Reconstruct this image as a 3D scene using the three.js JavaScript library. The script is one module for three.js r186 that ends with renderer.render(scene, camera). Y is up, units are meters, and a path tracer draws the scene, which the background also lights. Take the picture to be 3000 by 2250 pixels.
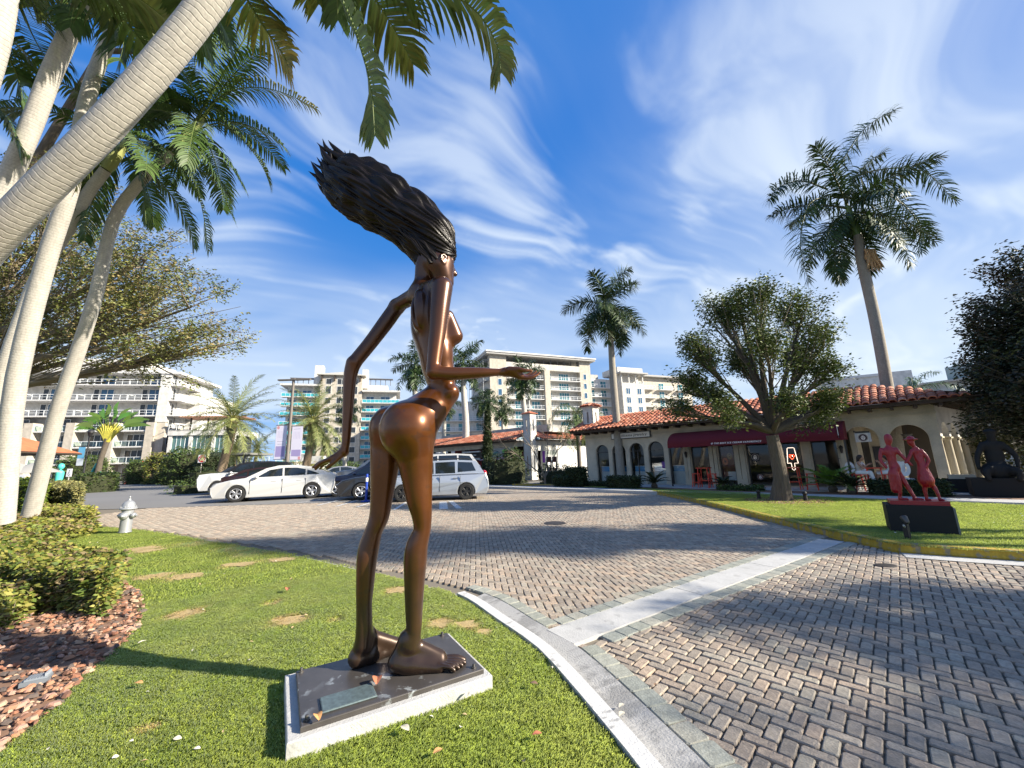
import * as THREE from 'three';
import { mergeGeometries } from 'three/addons/utils/BufferGeometryUtils.js';
import { createNoise2D, createNoise3D } from 'simplex-noise';

// ---------- camera, sky, sun, exposure ----------
const scene = new THREE.Scene();
const camera = new THREE.PerspectiveCamera(88.741, 4 / 3, 0.05, 2000);
camera.position.set(0, 1.5, 0);
camera.up.set(0.03000,0.98031,0.19517);
camera.lookAt(new THREE.Vector3(0.00000,0.19526,-0.98075).add(camera.position));
const renderer = new THREE.WebGLRenderer({ antialias: true });
renderer.toneMapping = THREE.LinearToneMapping;
renderer.toneMappingExposure = 2.45;
renderer.shadowMap.enabled = true;

function rng(seed) { let s = seed >>> 0; return () => { s = (s + 0x6d2b79f5) | 0; let t = Math.imul(s ^ (s >>> 15), 1 | s); t = (t + Math.imul(t ^ (t >>> 7), 61 | t)) ^ t; return ((t ^ (t >>> 14)) >>> 0) / 4294967296; }; }
const n2 = createNoise2D(rng(11)), n3 = createNoise3D(rng(12));
const clamp = (x, a = 0, b = 1) => Math.min(b, Math.max(a, x)), lerp = (a, b, t) => a + (b - a) * t, sst = (a, b, x) => { const t = clamp((x - a) / (b - a)); return t * t * (3 - 2 * t); };
function fbm2(x, y, o = 4) { let s = 0, a = .5, n = 0; for (let i = 0; i < o; i++) { s += a * n2(x + 7.3 * i, y - 3.1 * i); n += a; a *= .5; x *= 2.03; y *= 2.03; } return s / n; }

const SUN = new THREE.Vector3(0.87, 0.47, 0.21).normalize();
{ // sky: blue air deepening upwards, thin cirrus on a high sheet, small puffs low down
  const W = 2048, H = 1024, data = new Float32Array(W * H * 4);
  for (let j = 0; j < H; j++) {
    const el = ((j + .5) / H - .5) * Math.PI, y = Math.sin(el), ch = Math.cos(el), up = Math.max(y, 0);
    for (let i = 0; i < W; i++) {
      const az = ((i + .5) / W - .5) * 2 * Math.PI, x = ch * Math.cos(az), z = ch * Math.sin(az), k = (j * W + i) * 4;
      const t = Math.pow(up, .55);
      let r = lerp(.30, .022, sst(0, .8, t)), g = lerp(.50, .155, sst(0, .85, t)), b = lerp(.80, .52, sst(0, .95, t));
      const toSun = Math.max(0, x * SUN.x + y * SUN.y + z * SUN.z), glow = Math.pow(toSun, 3) * .16;
      r += glow * 1.1; g += glow; b += glow * .95;
      if (y > 0) {
        const px = x / (y + .16), pz = z / (y + .16);
        const ca = .80, sa = .60, qx = px * ca - pz * sa, qz = px * sa + pz * ca;        // wind direction
        const wx = fbm2(qx * .55, qz * .55 + 4, 3), wz = fbm2(qx * .55 + 9, qz * .55, 3);
        const big = fbm2(px * .30 + 3.7, pz * .30 - .9, 2), big2 = fbm2(px * .9 + 1.7, pz * .9 + 2.2, 3);
        const thin = fbm2(qx * .5 + wx * .36, qz * 1.3 + wz * .42, 6), hair = fbm2(qx * 1.5 + wx * .9 + 20, qz * 7 + wz * 1.6, 6);
        const veil = sst(-.55, .75, big + .35 * big2 + .5 * sst(-.15, .75, x) - .22) * .42;
        const wisp = sst(.02, .75, thin + .35 * big2 + .25 * hair + .22 * sst(-.2, .7, x) - .05) * (.62 + .38 * sst(-.5, .5, hair));
        let c = 1 - (1 - veil * (.8 + .3 * hair)) * (1 - wisp * .8);
        c *= .45 + .55 * sst(1, .35, y);
        const band = sst(.0, .10, y) * sst(.50, .14, y) * sst(-.4, .4, fbm2(px * .3 + 2, pz * .8 + 5, 4) + .1) * .6;
        c = 1 - (1 - c) * (1 - band);
        const patch = sst(.55, .25, Math.hypot((Math.atan2(x, -z) + .12) * 2.4, (el - .30) * 3.6));  // a field of small puffs
        c = Math.max(c, patch * sst(.1, .5, fbm2(px * 5 + wx, pz * 9 + wz, 3)) * .62);
        c = clamp(c, 0, .92);
        r = lerp(r, .66, c) * .56; g = lerp(g, .75, c) * .55; b = lerp(b, .86, c) * .53;
      } else { r = .22; g = .22; b = .2; }
      data[k] = r; data[k + 1] = g; data[k + 2] = b; data[k + 3] = 1;
    }
  }
  const sky = new THREE.DataTexture(data, W, H, THREE.RGBAFormat, THREE.FloatType);
  sky.mapping = THREE.EquirectangularReflectionMapping; sky.minFilter = sky.magFilter = THREE.LinearFilter; sky.needsUpdate = true;
  scene.background = sky; scene.environment = sky;
}
const sun = new THREE.DirectionalLight(new THREE.Color(1, .915, .77), 5);
sun.target.position.set(0, 0, -15); sun.position.copy(SUN).multiplyScalar(80).add(sun.target.position);
sun.castShadow = true; sun.shadow.mapSize.set(4096, 4096);
Object.assign(sun.shadow.camera, { left: -60, right: 60, top: 50, bottom: -50, near: 1, far: 220 });
scene.add(sun, sun.target);

// ---------- helpers ----------
const used = new Map();
function numbered(name) { const k = used.get(name) ?? 0; used.set(name, k + 1); return k ? name + '_' + String(k).padStart(3, '0') : name; }
function tag(o, label, category, group, kind) { if (label) o.userData.label = label; if (category) o.userData.category = category; if (group) o.userData.group = group; if (kind) o.userData.kind = kind; return o; }
function thing(name, label, category, p = [0, 0, 0], turn = 0, group) { const o = new THREE.Group(); o.name = numbered(name); scene.add(o); o.position.set(...p); o.rotation.y = turn; return tag(o, label, category, group); }
function mesh(name, geo, mat, parent = scene) { const m = new THREE.Mesh(geo, mat); m.name = parent === scene ? numbered(name) : name; m.castShadow = m.receiveShadow = true; parent.add(m); return m; }
function struct(name, geo, mat) { const m = mesh(name, geo, mat); m.userData.kind = 'structure'; return m; }
function copy(o, label, p, turn) { const c = o.clone(); c.name = numbered(o.name.replace(/_\d{3}$/, '')); scene.add(c); if (label) c.userData = { ...o.userData, label }; if (p) c.position.set(...p); if (turn !== undefined) c.rotation.y = turn; return c; }
const V = (x, y, z) => new THREE.Vector3(x, y, z);
function stuff(name, geo, mat, mats, parent = scene, colors) {   // many small pieces nobody counts
  const m = new THREE.InstancedMesh(geo, mat, mats.length); m.name = parent === scene ? numbered(name) : name; m.castShadow = m.receiveShadow = true;
  mats.forEach((x, i) => m.setMatrixAt(i, x)); if (colors) colors.forEach((c, i) => m.setColorAt(i, c)); parent.add(m); m.userData.kind = 'stuff'; return m;
}
const M4 = (x, y, z, ry = 0, s = 1, rx = 0, rz = 0) => new THREE.Matrix4().compose(V(x, y, z), new THREE.Quaternion().setFromEuler(new THREE.Euler(rx, ry, rz, 'YXZ')), Array.isArray(s) ? V(...s) : V(s, s, s));

class MB {      // collects quads, boxes, tubes; uv in metres
  constructor() { this.p = []; this.n = []; this.u = []; this.c = []; this.i = []; this.col = null; }
  v(p, n, u) { this.p.push(p[0], p[1], p[2]); this.n.push(n[0], n[1], n[2]); this.u.push(u[0], u[1]); if (this.col) this.c.push(...this.col); return this.p.length / 3 - 1; }
  quad(a, b, c, d, uv) {
    const e = [b[0] - a[0], b[1] - a[1], b[2] - a[2]], f = [d[0] - a[0], d[1] - a[1], d[2] - a[2]];
    let n = [e[1] * f[2] - e[2] * f[1], e[2] * f[0] - e[0] * f[2], e[0] * f[1] - e[1] * f[0]]; const l = Math.hypot(...n) || 1; n = n.map(x => x / l);
    const w = Math.hypot(...e), h = Math.hypot(...f), o = uv ?? [(a[0] + a[2]) , a[1]];
    const k = [this.v(a, n, o), this.v(b, n, [o[0] + w, o[1]]), this.v(c, n, [o[0] + w, o[1] + h]), this.v(d, n, [o[0], o[1] + h])];
    this.i.push(k[0], k[1], k[2], k[0], k[2], k[3]); return this;
  }
  tri(a, b, c) { const e = V(...b).sub(V(...a)), f = V(...c).sub(V(...a)), n = e.clone().cross(f).normalize().toArray(); const k = [this.v(a, n, [a[0], a[2]]), this.v(b, n, [b[0], b[2]]), this.v(c, n, [c[0], c[2]])]; this.i.push(...k); return this; }
  box(x0, y0, z0, x1, y1, z1) {
    const q = (...a) => this.quad(...a);
    q([x0, y0, z1], [x1, y0, z1], [x1, y1, z1], [x0, y1, z1]); q([x1, y0, z0], [x0, y0, z0], [x0, y1, z0], [x1, y1, z0]);
    q([x1, y0, z1], [x1, y0, z0], [x1, y1, z0], [x1, y1, z1]); q([x0, y0, z0], [x0, y0, z1], [x0, y1, z1], [x0, y1, z0]);
    q([x0, y1, z1], [x1, y1, z1], [x1, y1, z0], [x0, y1, z0]); q([x0, y0, z0], [x1, y0, z0], [x1, y0, z1], [x0, y0, z1]); return this;
  }
  cb(cx, cy, cz, w, h, d) { return this.box(cx - w / 2, cy - h / 2, cz - d / 2, cx + w / 2, cy + h / 2, cz + d / 2); }
  tube(pts, rs, seg = 8, cap = true) {
    const P = pts.map(p => V(...p)), base = this.p.length / 3; let nrm = V(0, 0, 1), len = 0;
    for (let k = 0; k < P.length; k++) {
      const t = P[Math.min(k + 1, P.length - 1)].clone().sub(P[Math.max(k - 1, 0)]).normalize();
      if (k === 0) nrm = Math.abs(t.y) < .9 ? V(0, 1, 0) : V(1, 0, 0);
      nrm.sub(t.clone().multiplyScalar(nrm.dot(t))).normalize(); const bi = t.clone().cross(nrm);
      if (k) len += P[k].distanceTo(P[k - 1]);
      const r = Array.isArray(rs) ? rs[k] : rs;
      for (let s = 0; s <= seg; s++) { const a = s / seg * Math.PI * 2, d = nrm.clone().multiplyScalar(Math.cos(a)).addScaledVector(bi, Math.sin(a)); this.v(P[k].clone().addScaledVector(d, r).toArray(), d.toArray(), [s / seg, len]); }
    }
    for (let k = 0; k < P.length - 1; k++) for (let s = 0; s < seg; s++) { const a = base + k * (seg + 1) + s, b = a + seg + 1; this.i.push(a, b, a + 1, a + 1, b, b + 1); }
    if (cap) for (const k of [0, P.length - 1]) { const t = P[k].clone().sub(P[k ? k - 1 : 1]).normalize().toArray(), c = this.v(P[k].toArray(), t, [0, 0]), o = this.p.length / 3; for (let s = 0; s <= seg; s++) { const q = (base + k * (seg + 1) + s) * 3; this.v([this.p[q], this.p[q + 1], this.p[q + 2]], t, [0, 0]); } for (let s = 0; s < seg; s++) k ? this.i.push(c, o + s, o + s + 1) : this.i.push(c, o + s + 1, o + s); }
    return this;
  }
  lathe(prof, seg = 20, o = [0, 0, 0]) { const g = new THREE.LatheGeometry(prof.map(q => new THREE.Vector2(q[0], q[1])), seg); g.translate(...o); return this.add(g); }
  add(g, m) {
    if (m) { g = g.clone().applyMatrix4(m); } const b = this.p.length / 3, P = g.attributes.position, N = g.attributes.normal, U = g.attributes.uv;
    for (let k = 0; k < P.count; k++) this.v([P.getX(k), P.getY(k), P.getZ(k)], [N.getX(k), N.getY(k), N.getZ(k)], U ? [U.getX(k), U.getY(k)] : [P.getX(k), P.getY(k)]);
    const I = g.index; for (let k = 0; k < (I ? I.count : P.count); k++) this.i.push(b + (I ? I.getX(k) : k)); return this;
  }
  geo() {
    const p = this.p, n = this.n, I = this.i; for (let k = 0; k < I.length; k += 3) { const a = I[k] * 3, b = I[k + 1] * 3, c = I[k + 2] * 3, ux = p[b] - p[a], uy = p[b + 1] - p[a + 1], uz = p[b + 2] - p[a + 2], vx = p[c] - p[a], vy = p[c + 1] - p[a + 1], vz = p[c + 2] - p[a + 2]; if ((uy * vz - uz * vy) * (n[a] + n[b] + n[c]) + (uz * vx - ux * vz) * (n[a + 1] + n[b + 1] + n[c + 1]) + (ux * vy - uy * vx) * (n[a + 2] + n[b + 2] + n[c + 2]) < 0) { const t = I[k]; I[k] = I[k + 1]; I[k + 1] = t; } }   // faces look the way their normals do
    const g = new THREE.BufferGeometry(); g.setAttribute('position', new THREE.Float32BufferAttribute(this.p, 3)); g.setAttribute('normal', new THREE.Float32BufferAttribute(this.n, 3)); g.setAttribute('uv', new THREE.Float32BufferAttribute(this.u, 2)); if (this.c.length === this.p.length && this.c.length) g.setAttribute('color', new THREE.Float32BufferAttribute(this.c, 3)); g.setIndex(this.i); return g; }
  build(name, mat, parent) { return mesh(name, this.geo(), mat, parent); }
}
// textures: fn(u, v) -> [r, g, b] linear reflectance, tiling by blending
function tex(size, metres, fn, srgb = true) {
  const d = new Uint8Array(size * size * 4), enc = x => { x = clamp(x); return 255 * (srgb ? (x <= .0031308 ? 12.92 * x : 1.055 * Math.pow(x, 1 / 2.4) - .055) : x); };
  for (let j = 0; j < size; j++) for (let i = 0; i < size; i++) { const c = fn(i / size, j / size), k = (j * size + i) * 4; d[k] = enc(c[0]); d[k + 1] = enc(c[1]); d[k + 2] = enc(c[2]); d[k + 3] = 255; }
  const t = new THREE.DataTexture(d, size, size, THREE.RGBAFormat); t.wrapS = t.wrapT = THREE.RepeatWrapping; t.magFilter = THREE.LinearFilter; t.minFilter = THREE.LinearMipmapLinearFilter; t.generateMipmaps = true; if (srgb) t.colorSpace = THREE.SRGBColorSpace; t.repeat.set(1 / metres, 1 / metres); t.needsUpdate = true; return t;
}
const TAU = Math.PI * 2;
function tn(u, v, f, s = 0) { const a = u * TAU, b = v * TAU, r = f / TAU; return n3(Math.cos(a) * r + s, Math.sin(a) * r + 3 * Math.cos(b) * r * .33 + s * 2, 0) * .0 + torus(a, b, r, s); }   // periodic noise
function torus(a, b, r, s) { return (n3(Math.cos(a) * r + s, Math.sin(a) * r, Math.cos(b) * r + s * 1.7) + n3(Math.sin(b) * r + s * .7, Math.cos(a) * r - s, Math.sin(a) * r + Math.cos(b) * r)) * .6; }
function tfbm(u, v, f, o = 4, s = 0) { let a = .5, t = 0; for (let i = 0; i < o; i++) { t += a * torus(u * TAU, v * TAU, f / TAU, s + i * 5.1); f *= 2; a *= .55; } return t; }
const mat = (o) => new THREE.MeshStandardMaterial({ roughness: .8, ...o });
const col = (r, g, b) => new THREE.Color().setRGB(r, g, b);
const grain = tex(256, .5, (u, v) => { const k = .8 + .35 * tfbm(u, v, 24, 4, 3); return [k, k, k]; });
const grainBump = tex(256, .5, (u, v) => { const k = .5 + .5 * tfbm(u, v, 30, 4, 8); return [k, k, k]; }, false);
const mottle = tex(512, 4, (u, v) => { const k = .84 + .22 * tfbm(u, v, 5, 5, 1) + .1 * tfbm(u, v, 60, 2, 2); return [k, k * .99, k * .97]; });


// ---------- ground, road, kerbs, lawns ----------
const LAWN = .08;
function flat(poly, y, nm, m, parent, hole) { const s = new THREE.Shape(poly.map(p => new THREE.Vector2(p[0], -p[1]))); const g = new THREE.ShapeGeometry(s); g.rotateX(-Math.PI / 2); g.translate(0, y, 0); const P = g.attributes.position, U = g.attributes.uv; for (let k = 0; k < P.count; k++) U.setXY(k, P.getX(k), P.getZ(k)); return mesh(nm, g, m, parent); }
function inside(poly, x, z) { let r = false; for (let i = 0, j = poly.length - 1; i < poly.length; j = i++) { const [a, b] = poly[i], [c, d] = poly[j]; if ((b > z) !== (d > z) && x < (c - a) * (z - b) / (d - b) + a) r = !r; } return r; }
function curve(pts, n) { const c = new THREE.CatmullRomCurve3(pts.map(p => V(p[0], 0, p[1]))); return c.getSpacedPoints(n).map(p => [p.x, p.z]); }
const asphaltT = tex(512, 6, (u, v) => { const k = .16 + .03 * tfbm(u, v, 5, 4, 1) + .03 * tfbm(u, v, 90, 2, 2); return [k * 1.03, k, k * .96]; });
const concreteT = tex(512, 2.5, (u, v) => { const s = tfbm(u, v, 7, 5, 4), k = .42 + .07 * s + .05 * tfbm(u, v, 70, 3, 6) - .1 * sst(.25, .5, tfbm(u, v, 11, 4, 9)); return [k * 1.0, k * .99, k * .95]; });
const M = {
  far: mat({ color: col(.2, .19, .17), roughness: .95 }),
  asphalt: mat({ map: asphaltT, roughness: .92, bumpMap: grainBump, bumpScale: .003 }),
  concrete: mat({ map: concreteT, roughness: .9, bumpMap: grainBump, bumpScale: .003 }),
  joint: mat({ color: col(.17, .145, .11), roughness: 1 }),
  paver: mat({ map: tex(256, .4, (u, v) => { const k = .82 + .3 * tfbm(u, v, 20, 4, 5) + .2 * tfbm(u, v, 5, 3, 2); return [k, k, k]; }), roughness: .9, bumpMap: grainBump, bumpScale: .004 }),
  soil: mat({ map: tex(512, 2, (u, v) => { const a = tfbm(u, v, 14, 5, 2), b = tfbm(u, v, 5, 3, 7); return [.19 + .05 * a + .04 * b, .235 + .06 * a, .05 + .02 * a]; }), roughness: 1 }),
  dirt: mat({ map: tex(256, 1, (u, v) => { const a = .5 + .5 * tfbm(u, v, 20, 5, 2); return [.14 + .14 * a, .08 + .08 * a, .05 + .05 * a]; }), roughness: 1 }),
  yellow: mat({ map: tex(512, 1.5, (u, v) => { const w = sst(.1, .35, tfbm(u, v, 9, 5, 2) + .12), k = .75 + .25 * tfbm(u, v, 20, 3, 1); return [lerp(.55, .34, w) * k, lerp(.36, .28, w) * k, lerp(.03, .17, w) * k]; }), roughness: .8, bumpMap: grainBump, bumpScale: .004 }),
  white: mat({ color: col(.7, .7, .68), roughness: .7 }),
  kerb: mat({ map: tex(512, 1.6, (u, v) => { const k = .52 + .06 * tfbm(u, v, 9, 4, 14) + .05 * tfbm(u, v, 80, 2, 6) - .2 * sst(.3, .55, tfbm(u, v, 10, 4, 19)); return [k, k * .99, k * .95]; }), roughness: .9, bumpMap: grainBump, bumpScale: .004 }),
  gutter: mat({ map: tex(512, 1.8, (u, v) => { const d = sst(.0, .4, tfbm(u, v, 6, 5, 24)) * .6 + sst(.25, .5, tfbm(u, v, 16, 4, 27)) * .4, k = lerp(.36, .17, d) + .05 * tfbm(u, v, 70, 2, 6); return [k, k * .98, k * .93]; }), roughness: .92, bumpMap: grainBump, bumpScale: .004 }),
};
struct('ground', new THREE.CircleGeometry(900, 48).rotateX(-Math.PI / 2).translate(0, -.06, 0), M.far);
const kerbIn = curve([[-11.979,-11.602], [-9.695,-10.568], [-6.193,-8.531], [-4.221,-7.349], [-2.603,-6.202], [-1.452,-5.333], [-0.651,-4.657], [-0.219,-3.955], [0.118,-3.371], [0.28,-2.931], [0.421,-2.487], [0.521,-2.156], [.62, -1.75], [.74, -1.1], [.8, 0]], 80);
function offset(path, d) { return path.map((p, i) => { const a = path[Math.max(i - 1, 0)], b = path[Math.min(i + 1, path.length - 1)], l = Math.hypot(b[0] - a[0], b[1] - a[1]); return [p[0] - (b[1] - a[1]) / l * d, p[1] + (b[0] - a[0]) / l * d]; }); }
const at = (path, x, z) => path.reduce((m, p, i) => { const d = Math.hypot(p[0] - x, p[1] - z); return d < m[1] ? [i, d] : m; }, [0, 1e9])[0];
const gStart = at(kerbIn, ...[-0.621,-4.655]);
const kerbOut = offset(kerbIn, -.115), gutOut = offset(kerbIn, -.40);
// right side kerb and lawn
const yKerb = curve([[-0.196,-25.952], [3.699,-23.027], [5.575,-19.5], [5.947,-15.8], [5.93,-12.107], [5.737,-8.845], [5.696,-7.434], [5.696,-6.689], [5.733,-6.276]], 44);
const yKerb2 = curve([[5.733,-6.276], [6.2,-5.959], [6.758,-5.639], [8.4, -4.75], [10, -3.9], [14, -2.6]], 20);
function strip(a, b, ya, yb, mb) { for (let i = 0; i < a.length - 1; i++) mb.quad([b[i][0], yb, b[i][1]], [b[i + 1][0], yb, b[i + 1][1]], [a[i + 1][0], ya, a[i + 1][1]], [a[i][0], ya, a[i][1]], [i * .15, 0]); return mb; }

// road: a bed of joint sand under thousands of clay-coloured pavers laid in herringbone
const road = struct('road', new THREE.PlaneGeometry(70, 40).rotateX(-Math.PI / 2).translate(8, -.022, -8), M.joint);
struct('parking_lot', new THREE.PlaneGeometry(160, 64).rotateX(-Math.PI / 2).translate(-30, -.003, -49.9), M.asphalt);
const leftLawn = [...kerbIn, [-.5, .8], [-16, .8], [-40, -20], [-22, -19], [-11.979,-11.602]];
const rightLawn = [...yKerb.slice(6), ...yKerb2.slice(1), [12.292,-9.961], [10.243,-12.418], [7.225,-17.552], [4.774,-19.54]];
const bandA = [0.374,-3.997], bandB = [4.996,-7.145], bdir = [bandB[0] - bandA[0], bandB[1] - bandA[1]], bl = Math.hypot(...bdir); bdir[0] /= bl; bdir[1] /= bl;
const bnorm = [-bdir[1], bdir[0]];                 // towards the camera
const bside = (x, z) => (x - bandA[0]) * bnorm[0] + (z - bandA[1]) * bnorm[1];
function brickGeo(w, d, h, seed, rnd = .14) {     // worn paver: eight-sided top with a worn edge
  const r = rng(seed), mb = new MB(), c = Math.min(w, d) * rnd, e = .006, ring = [];
  const j = () => (r() - .5) * .004, o = [r() * 3, r() * 3];
  for (const [sx, sz, q] of [[-1, 1, 0], [-1, 1, 1], [1, 1, 0], [1, 1, 1], [1, -1, 0], [1, -1, 1], [-1, -1, 0], [-1, -1, 1]]) {
    const first = q === 0, alongX = (sx * sz > 0) === first; ring.push([sx * (w / 2 - (alongX ? c : 0)) + j(), sz * (d / 2 - (alongX ? 0 : c)) + j()]); }
  const ord = ring.map(p => [Math.atan2(p[1] / d, p[0] / w), p]).sort((a, b) => b[0] - a[0]).map(p => p[1]), n = ord.length;
  const top = ord.map(p => [p[0] * (1 - 2 * e / w), (r() - .5) * .0016, p[1] * (1 - 2 * e / d)]);
  for (let k = 1; k < n - 1; k++) { const t = [top[0], top[k], top[k + 1]].map(p => mb.v(p, [0, 1, 0], [p[0] + o[0], p[2] + o[1]])); mb.i.push(...t); }
  for (let k = 0; k < n; k++) { const a = ord[k], b = ord[(k + 1) % n]; mb.quad([a[0], -e, a[1]], [b[0], -e, b[1]], top[(k + 1) % n], top[k], o); mb.quad([a[0], -h, a[1]], [b[0], -h, b[1]], [b[0], -e, b[1]], [a[0], -e, a[1]], o); }
  const g = mb.geo(), I = g.index.array; const ax = V(), p0 = V().fromBufferAttribute(g.attributes.position, I[0]), p1 = V().fromBufferAttribute(g.attributes.position, I[1]), p2 = V().fromBufferAttribute(g.attributes.position, I[2]);
  if (p1.sub(p0).cross(p2.sub(p0)).y < 0) { for (let k = 0; k < I.length; k += 3) { const t = I[k]; I[k] = I[k + 1]; I[k + 1] = t; } const N = g.attributes.normal; for (let k = 6 * 3; k < N.count; k++) N.setXYZ(k, -N.getX(k), -N.getY(k), -N.getZ(k)); }
  return g;
}
const UNIT = .081;
const brickGeos = [1, 2, 3, 4, 5, 6].map(s => brickGeo(UNIT * 2 - .010, UNIT - .010, .03, s * 7));
const brickTones = [[.38, .315, .245], [.35, .28, .215], [.41, .345, .27], [.32, .27, .215], [.37, .325, .255], [.42, .325, .24], [.29, .245, .195]];
const brickMats = brickTones.map(c => { const m = M.paver.clone(); m.color = col(...c); return m; });
const bricks = [];
function herringbone(ang, ox, oz, x0, x1, z0, z1, ok, seed) {
  const r = rng(seed), c = Math.cos(ang), s = Math.sin(ang), R = Math.ceil(Math.hypot(x1 - x0, z1 - z0) / UNIT / 2) + 2, cx = (x0 + x1) / 2, cz = (z0 + z1) / 2;
  for (let i = -R; i < R; i++) for (let j = -R; j < R; j++) {
    const k = (((i - j) % 4) + 4) % 4; if (k !== 0 && k !== 2) continue;
    const lx = (k === 0 ? i + 1 : i + .5) * UNIT + ox, lz = (k === 0 ? j + .5 : j) * UNIT + oz;
    const x = cx + lx * c - lz * s, z = cz + lx * s + lz * c;
    if (x < x0 || x > x1 || z < z0 || z > z1 || !ok(x, z)) continue;
    bricks.push({ x, z, ry: -ang + (k === 0 ? 0 : Math.PI / 2) + (r() - .5) * .05, y: (r() - .5) * .006, g: Math.floor(r() * 6), t: Math.floor(Math.pow(r(), 1.1) * 7), d: 0, q: r() });
  }
}
const kerbPoly = [...gutOut, [-.5, .8], [-16, .8], [-40, -20], [-22, -19]], rLawnOut = [...yKerb, ...yKerb2, [14, -30], [4, -30]];
herringbone(-.095, 0, 0, -16, 7, -23.5, -2, (x, z) => bside(x, z) < -.02 && !inside(kerbPoly, x, z) && !inside(rLawnOut, x, z) && (z > -17.8 || x > -2.2) , 5);
herringbone(.76, .02, .03, -.5, 13, -8.5, .6, (x, z) => bside(x, z) > .45 && !inside(kerbPoly, x, z) && !inside(rLawnOut, x, z), 6);
{
  const vis = new THREE.Frustum(); camera.aspect = 4 / 3; camera.updateProjectionMatrix(); camera.updateMatrixWorld(); vis.setFromProjectionMatrix(new THREE.Matrix4().multiplyMatrices(camera.projectionMatrix, camera.matrixWorld.clone().invert()));
  for (const b of bricks) { const q = V(b.x, 0, b.z); b.d = vis.containsPoint(q) ? q.distanceTo(camera.position) : 1e3; }
  bricks.sort((a, b) => a.d - b.d);
  for (const b of bricks.slice(0, 290)) { const m = mesh('brick', brickGeos[b.g], brickMats[b.t], road); m.position.set(b.x, b.y, b.z); m.rotation.y = b.ry; }
  for (let g = 0; g < 6; g++) { const own = bricks.slice(290).filter(b => b.g === g); stuff('bricks', brickGeos[g], M.paver, own.map(b => M4(b.x, b.y, b.z, b.ry)), road, own.map(b => { const t = brickTones[b.t], k = .88 + .24 * b.q; return col(t[0] * k, t[1] * k, t[2] * k); })); }
}
// border stones along gutter and crossing band
const blockGeos = [1, 2, 3].map(s => brickGeo(.168, .15, .03, 60 + s, .1)), blockTones = [[.30, .31, .26], [.34, .345, .29], [.27, .285, .25], [.36, .35, .29]].map(c => { const m = M.paver.clone(); m.color = col(...c); return m; });
{
  const r = rng(77); let n = 0;
  const block = (x, z, ry) => { const m = mesh('border_stone', blockGeos[n % 3], blockTones[Math.floor(r() * 4)], road); m.position.set(x, .006 + r() * .004, z); m.rotation.y = ry + (r() - .5) * .04; n++; };
  const e = offset(kerbIn, -.487); let acc = 0; const line = [];
  for (let i = gStart - 1; i < e.length - 1; i++) { const L = Math.hypot(e[i + 1][0] - e[i][0], e[i + 1][1] - e[i][1]), a = Math.atan2(-(e[i + 1][1] - e[i][1]), e[i + 1][0] - e[i][0]); for (; acc < L; acc += .173) { const t = acc / L, x = lerp(e[i][0], e[i + 1][0], t), z = lerp(e[i][1], e[i + 1][1], t); const s = bside(x, z); if (s > 0 && s < .36 || z > -.6) continue; block(x, z, a); } acc -= L; }
  const a = Math.atan2(-bdir[1], bdir[0]);
  for (let s = .12; s < bl + .5; s += .17) for (const o of [-.082, .45]) { const x = bandA[0] + bdir[0] * (s + (o > 0 ? .1 : 0)) + bnorm[0] * o, z = bandA[1] + bdir[1] * (s + (o > 0 ? .1 : 0)) + bnorm[1] * o; if (!inside(rLawnOut, x, z)) block(x, z, a); }
}
{ // flush concrete crossing band, cast in four slabs
  const band = new THREE.Group(); band.name = 'concrete_band'; band.userData.kind = 'structure'; scene.add(band); const cuts = [-.16, 1.75, 3.5, 4.9, bl + .45];
  for (let i = 0; i < 4; i++) { const mb = new MB(), p = (s, o) => [bandA[0] + bdir[0] * s + bnorm[0] * o, bandA[1] + bdir[1] * s + bnorm[1] * o], q = [p(cuts[i] + .006, .005), p(cuts[i + 1] - .006, .005), p(cuts[i + 1] - .006, .36), p(cuts[i] + .006, .36)], y = .01, f = (k, h) => [q[k][0], h, q[k][1]];
    mb.quad(f(3, y), f(2, y), f(1, y), f(0, y)); for (let k = 0; k < 4; k++) mb.quad(f(k, -.03), f((k + 1) % 4, -.03), f((k + 1) % 4, y), f(k, y)); mb.build('slab', M.concrete, band); }
}
{ // left kerb: raised top strip, then a shallow gutter pan in segments; a flush strip further back
  const kerb = new THREE.Group(); kerb.name = 'kerb'; kerb.userData.kind = 'structure'; scene.add(kerb);
  const n = kerbIn.length, joints = [gStart, gStart + 13, gStart + 22, gStart + 30, n - 1];
  for (let j = 0; j < joints.length - 1 && joints[j] < n - 1; j++) {
    const a = joints[j], b = Math.min(joints[j + 1], n - 1) + 1, s = (p) => p.slice(a, b).map((q, i, A) => i === 0 || i === A.length - 1 ? [lerp(q[0], A[i ? i - 1 : 1][0], .05), lerp(q[1], A[i ? i - 1 : 1][1], .05)] : q);
    const I = s(offset(kerbIn, -.012)), O = s(kerbOut), O2 = s(offset(kerbIn, -.128)), g = s(offset(kerbIn, -.25)), E = s(gutOut);
    strip(I, O, .100, .096, strip(I, I, -.05, .100, strip(O, O2, .096, -.012, new MB()))).build('kerb_stone', M.kerb, kerb);
    strip(O2, g, -.012, -.008, strip(g, E, -.008, .010, strip(E, E, .01, -.04, new MB()))).build('gutter_pan', M.gutter, kerb);
  }
  const I = kerbIn.slice(0, gStart + 1), O = offset(kerbIn, -.15).slice(0, gStart + 1); strip(I, O, .03, .014, strip(O, O, .014, -.03, new MB())).build('edge_strip', M.concrete, kerb);
}
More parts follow.
